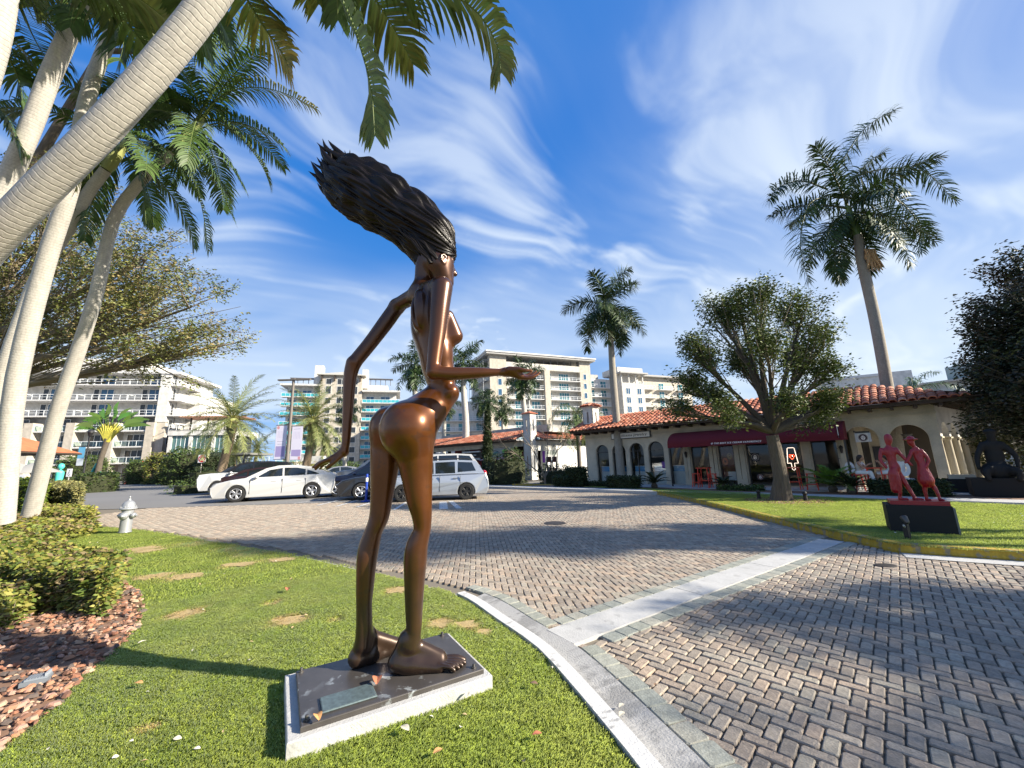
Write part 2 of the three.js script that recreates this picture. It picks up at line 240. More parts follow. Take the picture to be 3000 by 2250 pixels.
{ // yellow kerb
  const k = new THREE.Group(); k.name = 'yellow_kerb'; scene.add(k); k.userData.kind = 'structure';
  const seg = (p, m) => strip(offset(p, -.02), offset(p, .0), .12, .02, strip(offset(p, -.13), offset(p, -.02), .135, .128, new MB())).add(strip(offset(p, -.02), offset(p, -.004), .128, -.03, new MB()).geo()).build('kerb_stone', m, k);
  for (let i = 0; i < yKerb.length - 1; i += 11) seg(yKerb.slice(i, i + 12), M.yellow); for (let i = 0; i < yKerb2.length - 1; i += 10) seg(yKerb2.slice(i, i + 11), M.yellow);
  strip(offset(yKerb2, .0), offset(yKerb2, .34), .004, .008, new MB()).build('gutter_pan', M.concrete, k);
}
const mulchEdge = curve([[-2.686,-2.26], [-2.759,-2.413], [-2.834,-2.616], [-2.937,-2.858], [-3.083,-3.085], [-3.301,-3.549], [-3.469,-3.884], [-3.767,-4.276], [-4.158,-4.712], [-4.689,-5.206], [-5.326,-5.695], [-5.6, -6.0], [-6.4, -6.2]], 50);
const mulchPoly = [...mulchEdge, [-12, -6], [-12, 0], [-3.4, 0]];
flat(leftLawn, LAWN - .012, 'lawn', M.soil).userData.kind = 'structure';
flat(rightLawn, .115, 'lawn', M.soil).userData.kind = 'structure';
flat(mulchPoly, LAWN - .006, 'mulch_bed', M.dirt).userData.kind = 'structure';
// dried patches of the lawn
const dry = [[325,1686,.32], [545,1688,.32], [545,1797,.22], [850,1815,.26], [690,1652,.3], [425,1605,.4], [600,1595,.5], [950,1625,.5], [1165,1728,.2], [1290,1825,.17], [1365,1833,.14], [1420,1815,.12], [1395,1858,.1], [560,1615,.3], [830,1765,.12], [1000,1625,.3]];
const dryAt = [[-5.125,-5.918].concat(.28), [-4.624,-5.865].concat(.28), [-3.408,-4.383].concat(.21), [-2.2,-4.13].concat(.2), [-4.283,-6.48].concat(.28), [-7.218,-8.02].concat(.35), [-6.881,-7.794].concat(.3), [-6.53,-8.441].concat(.4), [-5.267,-7.777].concat(.4), [-4.652,-7.327].concat(.4), [-3.761,-6.72].concat(.25), [-1.405,-4.95].concat(.18), [-0.718,-3.93].concat(.15), [-0.479,-3.882].concat(.14), [-0.299,-3.724].concat(.09), [-2.671,-4.639].concat(.12), [-2.121,-2.565].concat(.08), [-1.758,-4.097].concat(.09)];
const dryness = (x, z) => { let m = 0; for (const [a, b, r] of dryAt) { const d = Math.hypot(x - a, z - b) / r + .35 * n2(x * 6, z * 6); m = Math.max(m, sst(1.15, .55, d)); } return m; };
// grass blades, in tufts that carry the tone of the turf where they stand
function tuft(seed, n, R, h) { const r = rng(seed), mb = new MB(); for (let k = 0; k < n; k++) { const a = r() * TAU, q = Math.sqrt(r()) * R, x = Math.cos(a) * q, z = Math.sin(a) * q, l = h * (.55 + .7 * r()), w = .0016 + .0012 * r(), t = r() * TAU, lean = l * (.25 + .75 * r()), dx = Math.cos(t), dz = Math.sin(t); const y1 = l * .62, nx = -dz * w, nz = dx * w, N = [dx * .3, .9, dz * .3];
  const p = [[x - nx, -.005, z - nz], [x + nx, -.005, z + nz], [x + nx * .8 + dx * lean * .3, y1, z + nz * .8 + dz * lean * .3], [x - nx * .8 + dx * lean * .3, y1, z - nz * .8 + dz * lean * .3], [x + dx * lean, l * .95, z + dz * lean]].map(p => mb.v(p, N, [0, 0])); mb.i.push(p[0], p[1], p[2], p[0], p[2], p[3], p[3], p[2], p[4]); } return mb.geo(); }
const grassM = new THREE.MeshPhysicalMaterial({ color: 0xffffff, roughness: .9, specularIntensity: .3, transmission: .35, thickness: 0, side: THREE.DoubleSide });
const tufts = [1, 2, 3].map(s => tuft(s, 54, .05, .021)), tuftsFar = [4, 5].map(s => tuft(s, 44, .10, .026));
function sow(poly, y, name, near, far, label, avoid, seed) {
  const r = rng(seed), put = [[], [], [], [], []], tone = [[], [], [], [], []]; let [x0, x1, z0, z1] = [1e9, -1e9, 1e9, -1e9]; for (const [x, z] of poly) { x0 = Math.min(x0, x); x1 = Math.max(x1, x); z0 = Math.min(z0, z); z1 = Math.max(z1, z); }
  const grow = (s, lim0, lim1, kinds) => { for (let x = x0; x < x1; x += s) for (let z = z0; z < z1; z += s) { const px = x + (r() - .5) * s * 1.2, pz = z + (r() - .5) * s * 1.2, d = Math.hypot(px, pz); if (d < lim0 || d >= lim1 || pz > -.9 && Math.abs(px) < 2 || pz > .2 || Math.abs(px) > 1.6 * -pz + 1.2 || !inside(poly, px, pz) || avoid(px, pz)) continue;
    const k = kinds[Math.floor(r() * kinds.length)], w = dryness(px, pz); if (w > .4 && r() < w * .8) continue; const g = .5 + .5 * fbm2(px * 1.3, pz * 1.3, 3), q = .7 + .5 * r();
    put[k].push(M4(px, y, pz, r() * TAU, [1, (.75 + .5 * r()) * (1 - .35 * w), 1])); tone[k].push(col(lerp(lerp(.40, .54, g), .74, w) * q, lerp(lerp(.52, .60, g), .56, w) * q, lerp(lerp(.07, .12, g), .24, w) * q)); } };
  grow(near, 0, 6.2, [0, 1, 2]); grow(far, 6.2, 24, [3, 4]);
  const root = new THREE.Group(); root.name = numbered(name); scene.add(root); tag(root, label, 'grass', null, 'stuff');
  put.forEach((p, k) => { if (p.length) stuff('blades', k < 3 ? tufts[k] : tuftsFar[k - 3], grassM, p, root, tone[k]); });
}
{ const r = rng(19), pm = mat({ map: tex(256, .5, (u, v) => { const k = .75 + .4 * tfbm(u, v, 26, 4, 3); return [.50 * k, .37 * k, .17 * k]; }), roughness: 1 }), lawn0 = scene.children.find(o => o.name === 'lawn'); dryAt.slice(0, 15).forEach(([x, z, R], i) => { const n = 22, pts = []; for (let k = 0; k < n; k++) { const a = k / n * TAU, q = R * (.72 + .3 * n2(Math.cos(a) * 1.4 + i * 3, Math.sin(a) * 1.4)); pts.push([x + Math.cos(a) * q * 1.25, z + Math.sin(a) * q * .8]); } if (pts.every(p => inside(leftLawn, p[0], p[1]))) flat(pts, LAWN - .004 + i * .0004, 'dry_patch', pm, lawn0); }); }
const plate = [[-1.603,-2.885], [-1.12,-2.289], [-0.127,-2.873], [-0.643,-3.488]];
sow(leftLawn, LAWN - .008, 'grass', .034, .085, 'short green turf of the near lawn around the bronze statue', (x, z) => inside(mulchPoly, x, z) || inside(plate, x, z) || kerbIn.some(p => Math.hypot(p[0] - x, p[1] - z) < .035), 3);
sow(rightLawn, .117, 'grass', .04, .085, 'bright green turf of the far right lawn behind the yellow kerb', () => false, 4);


// ---------- smooth bodies: tapered bones and ellipsoids joined by a smooth minimum, meshed by surface nets ----------
const cap = (a, b, ra = a[3], rb = b[3] ?? ra) => { const d = [b[0] - a[0], b[1] - a[1], b[2] - a[2]], l2 = d[0] * d[0] + d[1] * d[1] + d[2] * d[2] || 1e-9; return { f: (x, y, z) => { const t = clamp(((x - a[0]) * d[0] + (y - a[1]) * d[1] + (z - a[2]) * d[2]) / l2); return Math.hypot(x - a[0] - d[0] * t, y - a[1] - d[1] * t, z - a[2] - d[2] * t) - ra - (rb - ra) * t; }, c: [(a[0] + b[0]) / 2, (a[1] + b[1]) / 2, (a[2] + b[2]) / 2], R: Math.sqrt(l2) / 2 + Math.max(ra, rb) }; };
function chain(...pts) {                // one limb: a smooth spine with a smoothly changing radius
  const R4 = (i) => pts[clamp(i, 0, pts.length - 1)], q = [], cr = (a, b, c, d, t) => b + .5 * t * (c - a + t * (2 * a - 5 * b + 4 * c - d + t * (3 * (b - c) + d - a)));
  for (let i = 0; i < pts.length - 1; i++) for (let k = 0; k < 10; k++) q.push([0, 1, 2, 3].map(c => cr(R4(i - 1)[c], R4(i)[c], R4(i + 1)[c], R4(i + 2)[c], k / 10)));
  q.push(pts[pts.length - 1].slice()); const segs = q.slice(1).map((p, i) => cap(q[i], p));
  const lo = [0, 1, 2].map(c => Math.min(...q.map(p => p[c] - p[3]))), hi = [0, 1, 2].map(c => Math.max(...q.map(p => p[c] + p[3]))), c = lo.map((v, i) => (v + hi[i]) / 2);
  const mk = (segs) => (x, y, z) => { let d = 9; for (const s of segs) { const e = s.f(x, y, z); if (e < d) d = e; } return d; };
  const near = (p, r) => mk(segs.filter(s => Math.hypot(p[0] - s.c[0], p[1] - s.c[1], p[2] - s.c[2]) < s.R + r));
  return [{ f: mk(segs), near, c, R: Math.hypot(hi[0] - lo[0], hi[1] - lo[1], hi[2] - lo[2]) / 2 }];
}
function ell(c, r, X = [1, 0, 0], Y = [0, 1, 0]) {      // ellipsoid with own axes
  const x = V(...X).normalize(), y = V(...Y); y.addScaledVector(x, -y.dot(x)).normalize(); const z = x.clone().cross(y);
  return { f: (px, py, pz) => { const dx = px - c[0], dy = py - c[1], dz = pz - c[2], a = (dx * x.x + dy * x.y + dz * x.z) / r[0], b = (dx * y.x + dy * y.y + dz * y.z) / r[1], e = (dx * z.x + dy * z.y + dz * z.z) / r[2]; const k0 = Math.hypot(a, b, e), k1 = Math.hypot(a / r[0], b / r[1], e / r[2]); return k1 < 1e-9 ? -Math.min(...r) : k0 * (k0 - 1) / k1; }, c, R: Math.max(...r) };
}
const smin = (a, b, k) => { const h = Math.max(k - Math.abs(a - b), 0) / k; return Math.min(a, b) - h * h * k * .25; };
// parts: [{prims, k}] are joined inside with k and to one another with K; cuts are carved out smoothly
function solid(groups, { cell, K = .03, cuts = [], kc = .03, warp, colour }) {
  const all = groups.flatMap(g => g.prims), lo = [1e9, 1e9, 1e9], hi = [-1e9, -1e9, -1e9];
  for (const p of all) for (let a = 0; a < 3; a++) { lo[a] = Math.min(lo[a], p.c[a] - p.R - .05); hi[a] = Math.max(hi[a], p.c[a] + p.R + .05); }
  const N = [0, 1, 2].map(a => Math.ceil((hi[a] - lo[a]) / cell) + 1), B = 12, ver = [], nor = [], idx = [], vid = new Map(), key = (i, j, k) => (i * 2048 + j) * 2048 + k;
  const field = (gs, cs) => (x, y, z) => { let d = 9; for (const g of gs) { let e = 9; for (const p of g.prims) e = smin(e, p.f(x, y, z), g.k); d = smin(d, e, g.K ?? K); } for (const c of cs) d = -smin(-d, c.f(x, y, z), kc); return warp ? d + warp(x, y, z, d) : d; };
  const quads = [];
  for (let bi = 0; bi < N[0]; bi += B) for (let bj = 0; bj < N[1]; bj += B) for (let bk = 0; bk < N[2]; bk += B) {
    const c = [lo[0] + (bi + B / 2) * cell, lo[1] + (bj + B / 2) * cell, lo[2] + (bk + B / 2) * cell], br = B * cell * .9 + .12;
    const gs = groups.map(g => ({ ...g, prims: g.prims.filter(p => Math.hypot(c[0] - p.c[0], c[1] - p.c[1], c[2] - p.c[2]) < p.R + br + g.k).map(p => p.near ? { ...p, f: p.near(c, br + g.k) } : p) })).filter(g => g.prims.length);
    if (!gs.length) continue; const F = field(gs, cuts.filter(p => Math.hypot(c[0] - p.c[0], c[1] - p.c[1], c[2] - p.c[2]) < p.R + br + kc));
    if (Math.abs(F(...c)) > B * cell * 1.3 + .06) continue;
    const S = B + 2, val = new Float32Array(S * S * S);
    for (let i = 0; i < S; i++) for (let j = 0; j < S; j++) for (let k = 0; k < S; k++) val[(i * S + j) * S + k] = F(lo[0] + (bi + i) * cell, lo[1] + (bj + j) * cell, lo[2] + (bk + k) * cell);
    const vat = (i, j, k) => {                              // vertex of one cell
      const id = key(bi + i, bj + j, bk + k); if (vid.has(id)) return vid.get(id);
      let n = 0, p = [0, 0, 0]; const g = (a, b, c2) => val[((i + a) * S + j + b) * S + k + c2];
      for (let e = 0; e < 12; e++) { const ax = e >> 2, u = e & 1, w = (e >> 1) & 1, A = [0, 0, 0], Bq = [0, 0, 0]; A[(ax + 1) % 3] = Bq[(ax + 1) % 3] = u; A[(ax + 2) % 3] = Bq[(ax + 2) % 3] = w; Bq[ax] = 1; const v0 = g(...A), v1 = g(...Bq); if ((v0 < 0) !== (v1 < 0)) { const t = v0 / (v0 - v1); for (let q = 0; q < 3; q++) p[q] += A[q] + (Bq[q] - A[q]) * t; n++; } }
      if (!n) return -1; const P = p.map((q, a) => lo[a] + ([bi + i, bj + j, bk + k][a] + q / n) * cell), h = cell * .7;
      const N2 = [F(P[0] + h, P[1], P[2]) - F(P[0] - h, P[1], P[2]), F(P[0], P[1] + h, P[2]) - F(P[0], P[1] - h, P[2]), F(P[0], P[1], P[2] + h) - F(P[0], P[1], P[2] - h)], l = Math.hypot(...N2) || 1;
      ver.push(...P); nor.push(N2[0] / l, N2[1] / l, N2[2] / l); vid.set(id, ver.length / 3 - 1); return ver.length / 3 - 1;
    };
    for (let i = 1; i <= B; i++) for (let j = 1; j <= B; j++) for (let k = 1; k <= B; k++) {
      const v0 = val[(i * S + j) * S + k];
      for (let ax = 0; ax < 3; ax++) { const d = [0, 0, 0]; d[ax] = 1; if (i + d[0] > B + 1 || j + d[1] > B + 1 || k + d[2] > B + 1) continue; const v1 = val[((i + d[0]) * S + j + d[1]) * S + k + d[2]]; if ((v0 < 0) === (v1 < 0)) continue;
        const u = [0, 0, 0], w = [0, 0, 0]; u[(ax + 1) % 3] = 1; w[(ax + 2) % 3] = 1; const q = [vat(i, j, k), vat(i - u[0], j - u[1], k - u[2]), vat(i - u[0] - w[0], j - u[1] - w[1], k - u[2] - w[2]), vat(i - w[0], j - w[1], k - w[2])]; if (q.some(a => a < 0)) continue;
        v0 < 0 ? idx.push(q[0], q[1], q[2], q[0], q[2], q[3]) : idx.push(q[0], q[2], q[1], q[0], q[3], q[2]); }
    }
  }
  const g = new THREE.BufferGeometry(); g.setAttribute('position', new THREE.Float32BufferAttribute(ver, 3)); g.setAttribute('normal', new THREE.Float32BufferAttribute(nor, 3)); g.setIndex(idx);
  if (colour) { const c = new Float32Array(ver.length); for (let i = 0; i < ver.length; i += 3) { const q = colour(ver[i], ver[i + 1], ver[i + 2]); c[i] = q[0]; c[i + 1] = q[1]; c[i + 2] = q[2]; } g.setAttribute('color', new THREE.BufferAttribute(c, 3)); }
  return g;
}


// ---------- the bronze figure ----------
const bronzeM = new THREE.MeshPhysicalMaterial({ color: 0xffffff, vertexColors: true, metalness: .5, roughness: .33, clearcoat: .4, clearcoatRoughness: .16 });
const bronzeHair = new THREE.MeshPhysicalMaterial({ color: col(.006, .004, .003), metalness: .1, roughness: .38, specularIntensity: .45, clearcoat: .05, clearcoatRoughness: .2 });
{
  const PY = .19, FWD = [.8, 0, -.6], LAT = [.6, 0, .8], UPW = [0, 1, 0];
  const foot = (hx, hz, dir, side, L) => {       // heel, toes unequal and bent, big toe on the inner side
    const c = Math.cos(dir), s = Math.sin(dir), p = (f, l, y, r) => [hx + c * f + s * l * side, PY + y, hz + s * f - c * l * side, r]; // l>0 = towards big toe
    const out = [cap(p(.0, 0, .055, .05), p(.10, 0, .055, .052)), cap(p(.10, 0, .06, .052), p(.28, .01, .034, .034)), cap(p(.07, 0, .17, .045), p(.27, .018, .07, .038)), cap(p(.06, -.02, .04, .045), p(.28, -.045, .024, .026)), cap(p(.0, 0, .06, .047), p(.055, 0, .2, .045))];
    const toes = [[.058, .135, .021], [.022, .142, .0155], [-.010, .126, .0145], [-.039, .105, .014], [-.066, .08, .0135]].map(([l, q, r]) => chain(p(.27, l * .75, .040, r * 1.1), p(.29 + q * .55, l, .036, r), p(.29 + q * .85, l * 1.03, .026, r * .95), p(.29 + q, l * 1.05, .015, r * .95)));
    return [{ prims: out, k: .05 }, ...toes.map(t => ({ prims: t, k: .006, K: .008 }))];
  };
  const legR = chain([-0.71,0.349,-2.85,0.049], [-0.696,0.426,-2.85,0.049], [-0.697,0.581,-2.85,0.059], [-0.697,0.715,-2.85,0.067], [-0.692,0.869,-2.845,0.077], [-0.681,0.962,-2.84,0.073], [-0.648,1.063,-2.835,0.059], [-0.649,1.158,-2.83,0.068], [-0.668,1.277,-2.825,0.088], [-0.687,1.438,-2.82,0.108], [-0.698,1.551,-2.81,0.125], [-0.725,1.697,-2.8,0.16]);
  const legL = chain([-1.056,0.33,-2.92,0.05], [-1.049,0.434,-2.92,0.053], [-1.055,0.572,-2.92,0.052], [-1.055,0.671,-2.92,0.058], [-1.05,0.844,-2.92,0.067], [-1.041,0.945,-2.93,0.07], [-1.014,1.045,-2.93,0.061], [-0.98,1.149,-2.94,0.069], [-0.967,1.314,-2.95,0.082], [-0.957,1.506,-2.96,0.104], [-0.95,1.663,-2.97,0.12], [-0.921,1.778,-2.98,0.145]);
  const bR = [-0.734,1.774,-2.8,0.195], bL = [-0.908,1.785,-2.97,0.168];
  const hips = [cap(bR, [-0.48,2.003,-2.88,0.076]), cap(bL, [-0.558,2.006,-3,0.069]), ell([-0.744,1.746,-2.75,0].slice(0, 3), [.20, .19, .17], [.7, .45, .5], UPW), cap([-0.45,2.017,-2.82,0.06], [-0.536,2.05,-3.02,0.059]), cap([-0.662,1.901,-2.88,0.126], [-0.549,2.025,-2.88,0.087])];
  const wst = [-0.526,2.108,-2.88,0], mid = [-0.569,2.316,-2.88,0], chs = [-0.629,2.563,-2.88,0];
  const torso = [ell(wst.slice(0, 3), [.130, .15, .088], LAT, UPW), ell(mid.slice(0, 3), [.165, .24, .115], LAT, [-.08, 1, 0]), ell(chs.slice(0, 3), [.205, .27, .12], LAT, [-.1, 1, .05]),
    cap([-0.707,2.834,-2.9,0.067], [-0.531,2.811,-2.74,0.064]), cap([-0.707,2.834,-2.9,0.067], [-0.923,2.803,-3.05,0.056]), cap([-0.458,2.597,-2.8,0.036], [-0.425,2.45,-2.84,0.065]), cap([-0.549,2.641,-3.02,0.039], [-0.511,2.508,-3.06,0.067]), ell([-0.681,2.634,-2.74,0].slice(0, 3), [.07, .15, .045], LAT, UPW)];
  const neck = chain([-0.686,2.857,-2.9,0.073], [-0.685,2.954,-2.89,0.062], [-0.671,3.066,-2.88,0.068], [-0.631,3.154,-2.88,0.088]);
  const armR = chain([-0.497,2.78,-2.7,0.081], [-0.508,2.617,-2.68,0.072], [-0.52,2.404,-2.66,0.059], [-0.534,2.197,-2.63,0.048], [-0.533,2.121,-2.62,0.049]);
  const foreR = chain([-0.533,2.121,-2.62,0.048], [-0.407,2.106,-2.62,0.046], [-0.232,2.109,-2.63,0.038], [-0.115,2.111,-2.64,0.027], [-0.05,2.114,-2.65,0.024]);
  const palmR = [cap([-0.04,2.113,-2.65,0.024], [0.058,2.077,-2.62,0.024]), cap([-0.036,2.115,-2.67,0.024], [0.064,2.092,-2.7,0.025]), cap([-0.016,2.12,-2.62,0.021], [0.03,2.102,-2.61,0.021])];
  const finger = (a, b, c, d) => ({ prims: chain(a, b, c, d), k: .006, K: .018 });
  const handR = [{ prims: palmR, k: .03 },
    finger([-0.016,2.121,-2.615,0.019], [0.04,2.119,-2.595,0.016], [0.091,2.107,-2.59,0.013], [0.133,2.108,-2.6,0.009]),
    finger([0.053,2.07,-2.62,0.016], [0.106,2.057,-2.61,0.014], [0.145,2.065,-2.61,0.013], [0.182,2.083,-2.62,0.008]),
    finger([0.058,2.075,-2.645,0.016], [0.116,2.066,-2.645,0.015], [0.16,2.08,-2.65,0.013], [0.192,2.102,-2.655,0.009]),
    finger([0.059,2.083,-2.67,0.016], [0.111,2.08,-2.675,0.014], [0.148,2.097,-2.68,0.012], [0.173,2.12,-2.685,0.008]),
    finger([0.054,2.091,-2.695,0.015], [0.096,2.095,-2.705,0.013], [0.125,2.11,-2.71,0.011], [0.146,2.13,-2.715,0.008])];
  const armL = chain([-0.942,2.778,-3.06,0.062], [-1.019,2.652,-3.05,0.062], [-1.131,2.474,-3.03,0.056], [-1.24,2.308,-3,0.054]);
  const foreL = chain([-1.245,2.303,-3,0.057], [-1.266,2.191,-3,0.05], [-1.267,1.933,-2.99,0.039], [-1.264,1.699,-2.98,0.031], [-1.275,1.618,-2.98,0.028]);
  const handL = [{ prims: [cap([-1.28,1.613,-2.98,0.028], [-1.35,1.567,-2.96,0.024]), cap([-1.283,1.606,-3,0.027], [-1.367,1.563,-3.01,0.023])], k: .03 },
    finger([-1.295,1.578,-2.96,0.019], [-1.331,1.539,-2.945,0.016], [-1.358,1.515,-2.94,0.014], [-1.379,1.501,-2.94,0.01]),
    finger([-1.347,1.567,-2.96,0.016], [-1.392,1.551,-2.95,0.015], [-1.434,1.532,-2.95,0.013], [-1.472,1.501,-2.95,0.009]),
    finger([-1.356,1.567,-2.98,0.017], [-1.409,1.554,-2.975,0.015], [-1.456,1.535,-2.975,0.013], [-1.498,1.506,-2.975,0.009]),
    finger([-1.365,1.565,-3,0.016], [-1.416,1.549,-3,0.015], [-1.458,1.525,-3,0.013], [-1.489,1.491,-3,0.009]),
    finger([-1.372,1.563,-3.02,0.016], [-1.414,1.544,-3.025,0.014], [-1.449,1.522,-3.03,0.012], [-1.47,1.492,-3.03,0.008])];
  const hd = [-0.534,3.041,-2.88,0], FC = V(.86, -.05, -.5).normalize(), FL = V(.5, 0, .86).normalize(), hp = (f, u, l) => [hd[0] + FC.x * f + FL.x * l, hd[1] + u + FC.y * f, hd[2] + FC.z * f + FL.z * l];
  const head = [ell(hp(-.03, .05, 0), [.115, .125, .10], FC.toArray(), UPW), ell(hp(.01, -.03, 0), [.09, .15, .083], FC.toArray(), UPW), cap([...hp(-.03, -.02, .05)], [...hp(.04, -.125, .02)], .035, .03), cap([...hp(-.03, -.02, -.05)], [...hp(.04, -.125, -.02)], .035, .03), ell(hp(.05, -.135, 0), [.035, .035, .035])];
  const face = [cap(hp(.085, .035, 0), hp(.115, -.03, 0), .012, .021), ell(hp(.088, -.075, 0), [.014, .012, .032], FC.toArray(), UPW), ell(hp(.086, -.096, 0), [.014, .011, .026], FC.toArray(), UPW), cap(hp(.083, .05, .018), hp(.068, .05, .062), .011, .009), cap(hp(.083, .05, -.018), hp(.068, .05, -.062), .011, .009), ell(hp(.074, .018, .034), [.014, .012, .021], FC.toArray(), UPW), ell(hp(.074, .018, -.034), [.014, .012, .021], FC.toArray(), UPW)];
  const ear = (s) => [{ prims: chain([...hp(-.015, -.02, .094 * s), .009], [...hp(-.035, .0, .104 * s), .009], [...hp(-.04, .03, .106 * s), .009], [...hp(-.018, .05, .102 * s), .009], [...hp(.004, .035, .097 * s), .008]), k: .006, K: .012 }, { prims: [ell(hp(-.018, .012, .092 * s), [.022, .036, .010], FC.toArray(), UPW)], k: .005, K: .012 }];
  const spine = [[-0.72,2.793,-2.76,0.013], [-0.701,2.64,-2.72,0.015], [-0.68,2.432,-2.73,0.015], [-0.624,2.233,-2.76,0.015], [-0.59,2.124,-2.79,0.015]];
  const cleft = [cap([-0.867,1.983,-2.8,0.012], [-0.927,1.82,-2.76,0.029]), cap([-0.927,1.82,-2.76,0.029], [-0.898,1.676,-2.76,0.021]), cap([-0.898,1.676,-2.76,0.021], [-0.851,1.593,-2.8,0.014])];
  const eyes = [cap(hp(.092, .034, .024), hp(.086, .034, .05), .007, .006), cap(hp(.092, .034, -.024), hp(.086, .034, -.05), .007, .006), cap(hp(.105, -.086, -.018), hp(.105, -.086, .018), .003, .003)];
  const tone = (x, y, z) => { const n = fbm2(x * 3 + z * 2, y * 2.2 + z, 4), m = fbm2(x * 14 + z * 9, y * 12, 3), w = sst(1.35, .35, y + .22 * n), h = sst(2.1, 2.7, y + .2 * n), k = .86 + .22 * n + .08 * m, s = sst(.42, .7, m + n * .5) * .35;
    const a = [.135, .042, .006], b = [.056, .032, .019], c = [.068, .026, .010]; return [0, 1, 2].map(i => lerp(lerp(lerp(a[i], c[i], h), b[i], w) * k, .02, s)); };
  const bodyGeo = solid([
    { prims: legR, k: .035 }, { prims: legL, k: .035, K: .02 }, ...foot(-.80, -2.85, -.10, 1, .47), ...foot(-1.09, -2.93, -.72, -1, .47),
    { prims: hips, k: .05, K: .05 }, { prims: torso, k: .06, K: .022 }, { prims: neck, k: .03, K: .05 }, { prims: armR, k: .03, K: .045 }, { prims: foreR, k: .02, K: .02 }, ...handR,
    { prims: armL, k: .02, K: .04 }, { prims: foreL, k: .02, K: .012 }, ...handL, { prims: head, k: .05, K: .03 }, { prims: face, k: .008, K: .018 }, ...ear(1), ...ear(-1)],
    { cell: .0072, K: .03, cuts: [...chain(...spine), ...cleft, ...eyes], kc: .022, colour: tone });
  const t = thing('bronze_statue', 'tall bronze nude woman with long wind-swept hair and outstretched hand, on its low slab', 'statue');
  mesh('body', bodyGeo, bronzeM, t);
  // hair: a swept mass with flowing ridges, locks along it and pointed ends
  const h0 = V(...[-0.549,3.25,-2.88,0].slice(0, 3)), h1 = V(...[-1.381,3.816,-2.8,0].slice(0, 3)), ax = h1.clone().sub(h0), hl = ax.length(); ax.normalize(); const sideV = V(0, 0, 1).addScaledVector(ax, -ax.z).normalize(), upV = sideV.clone().cross(ax).normalize(); if (upV.y < 0) upV.negate();
  const hairPrims = [cap([-0.56,3.16,-2.88,0.123], [-0.622,3.319,-2.88,0.171]), cap([-0.622,3.319,-2.88,0.171], [-0.78,3.456,-2.87,0.211]), cap([-0.78,3.456,-2.87,0.211], [-1.015,3.615,-2.85,0.229]), cap([-1.015,3.615,-2.85,0.229], [-1.222,3.73,-2.83,0.223]), cap([-1.222,3.73,-2.83,0.223], [-1.308,3.768,-2.81,0.161]), cap([-0.69,3.137,-2.9,0.083], [-0.731,3.244,-2.88,0.121]), cap([-0.527,3.165,-2.88,0.099], [-0.517,3.316,-2.88,0.072])];
  const ridge = (x, y, z, d) => { const dx = x - h0.x, dy = y - h0.y, dz = z - h0.z, s = dx * ax.x + dy * ax.y + dz * ax.z, a = dx * sideV.x + dy * sideV.y + dz * sideV.z, b = dx * upV.x + dy * upV.y + dz * upV.z, th = Math.atan2(b, a);
    const w = th * 11 + 1.2 * Math.sin(s * 5 + th * 2) + 1.6 * n3(s * 1.3, th * 1.1, 0), amp = .010 + .012 * sst(0, .3, s); return -amp * (Math.abs(Math.sin(w)) - .6) - .006 * Math.sin(th * 34 + s * 7 + 2.5 * n3(s * 2.5, th * 2, 5)) - (.018 + .02 * sst(0, .15, b)) * sst(.1, .4, s) * n3(s * 4.6, th * 2.2, 9) + .5 * Math.max(0, Math.abs(a) - .12) * sst(.05, .3, s); };
  const hairM = mesh('hair', solid([{ prims: hairPrims, k: .06 }], { cell: .0088, warp: ridge }), bronzeHair, t);
  const r = rng(31), locks = new MB();
  const P = (s, a, b) => h0.clone().addScaledVector(ax, s).addScaledVector(sideV, a).addScaledVector(upV, b).toArray();
  for (let k = 0; k < 60; k++) {            // pointed ends, licking up and back
    const th = k / 60 * TAU, q = [.35, .7, .95, .9][k % 4], a = Math.cos(th) * .13 * q, b = Math.sin(th) * .19 * q, L = .2 + .17 * r(), bend = .02 + .09 * r() * (b > 0 ? 1 : .5), s0 = hl - .16 + .07 * r() - .09 * (b < 0 ? -b / .19 : 0);
    const pts = [], rs = []; for (let i = 0; i <= 7; i++) { const u = i / 7; pts.push(P(s0 + L * u, a * (1 - .15 * u), b * (1 - .08 * u) + bend * u * u * u + .014 * Math.sin(u * 5 + k))); rs.push((.036 + .014 * (k % 2)) * Math.pow(1 - u, .8) + .001); } locks.tube(pts, rs, 8, false);
  }
  for (let k = 0; k < 40; k++) {           // locks that ride on the mass
    const th = r() * TAU, s0 = .02 + r() * .5, L = .3 + .35 * r(), R0 = .19, pts = [], rs = []; for (let i = 0; i <= 12; i++) { const u = i / 12, s = s0 + L * u, q = th + .18 * Math.sin(u * 8 + k) + .1 * Math.sin(k * 3.3), rr = R0 * (s < .25 ? .82 + .6 * s : 1) * (1 - .18 * sst(.75, .95, s)) + .006; pts.push(P(s, Math.cos(q) * rr * .78, Math.sin(q) * rr + .004)); rs.push(.016 * Math.sin(Math.PI * Math.min(1, u * .92 + .08)) + .002); } locks.tube(pts, rs, 6, false);
  }
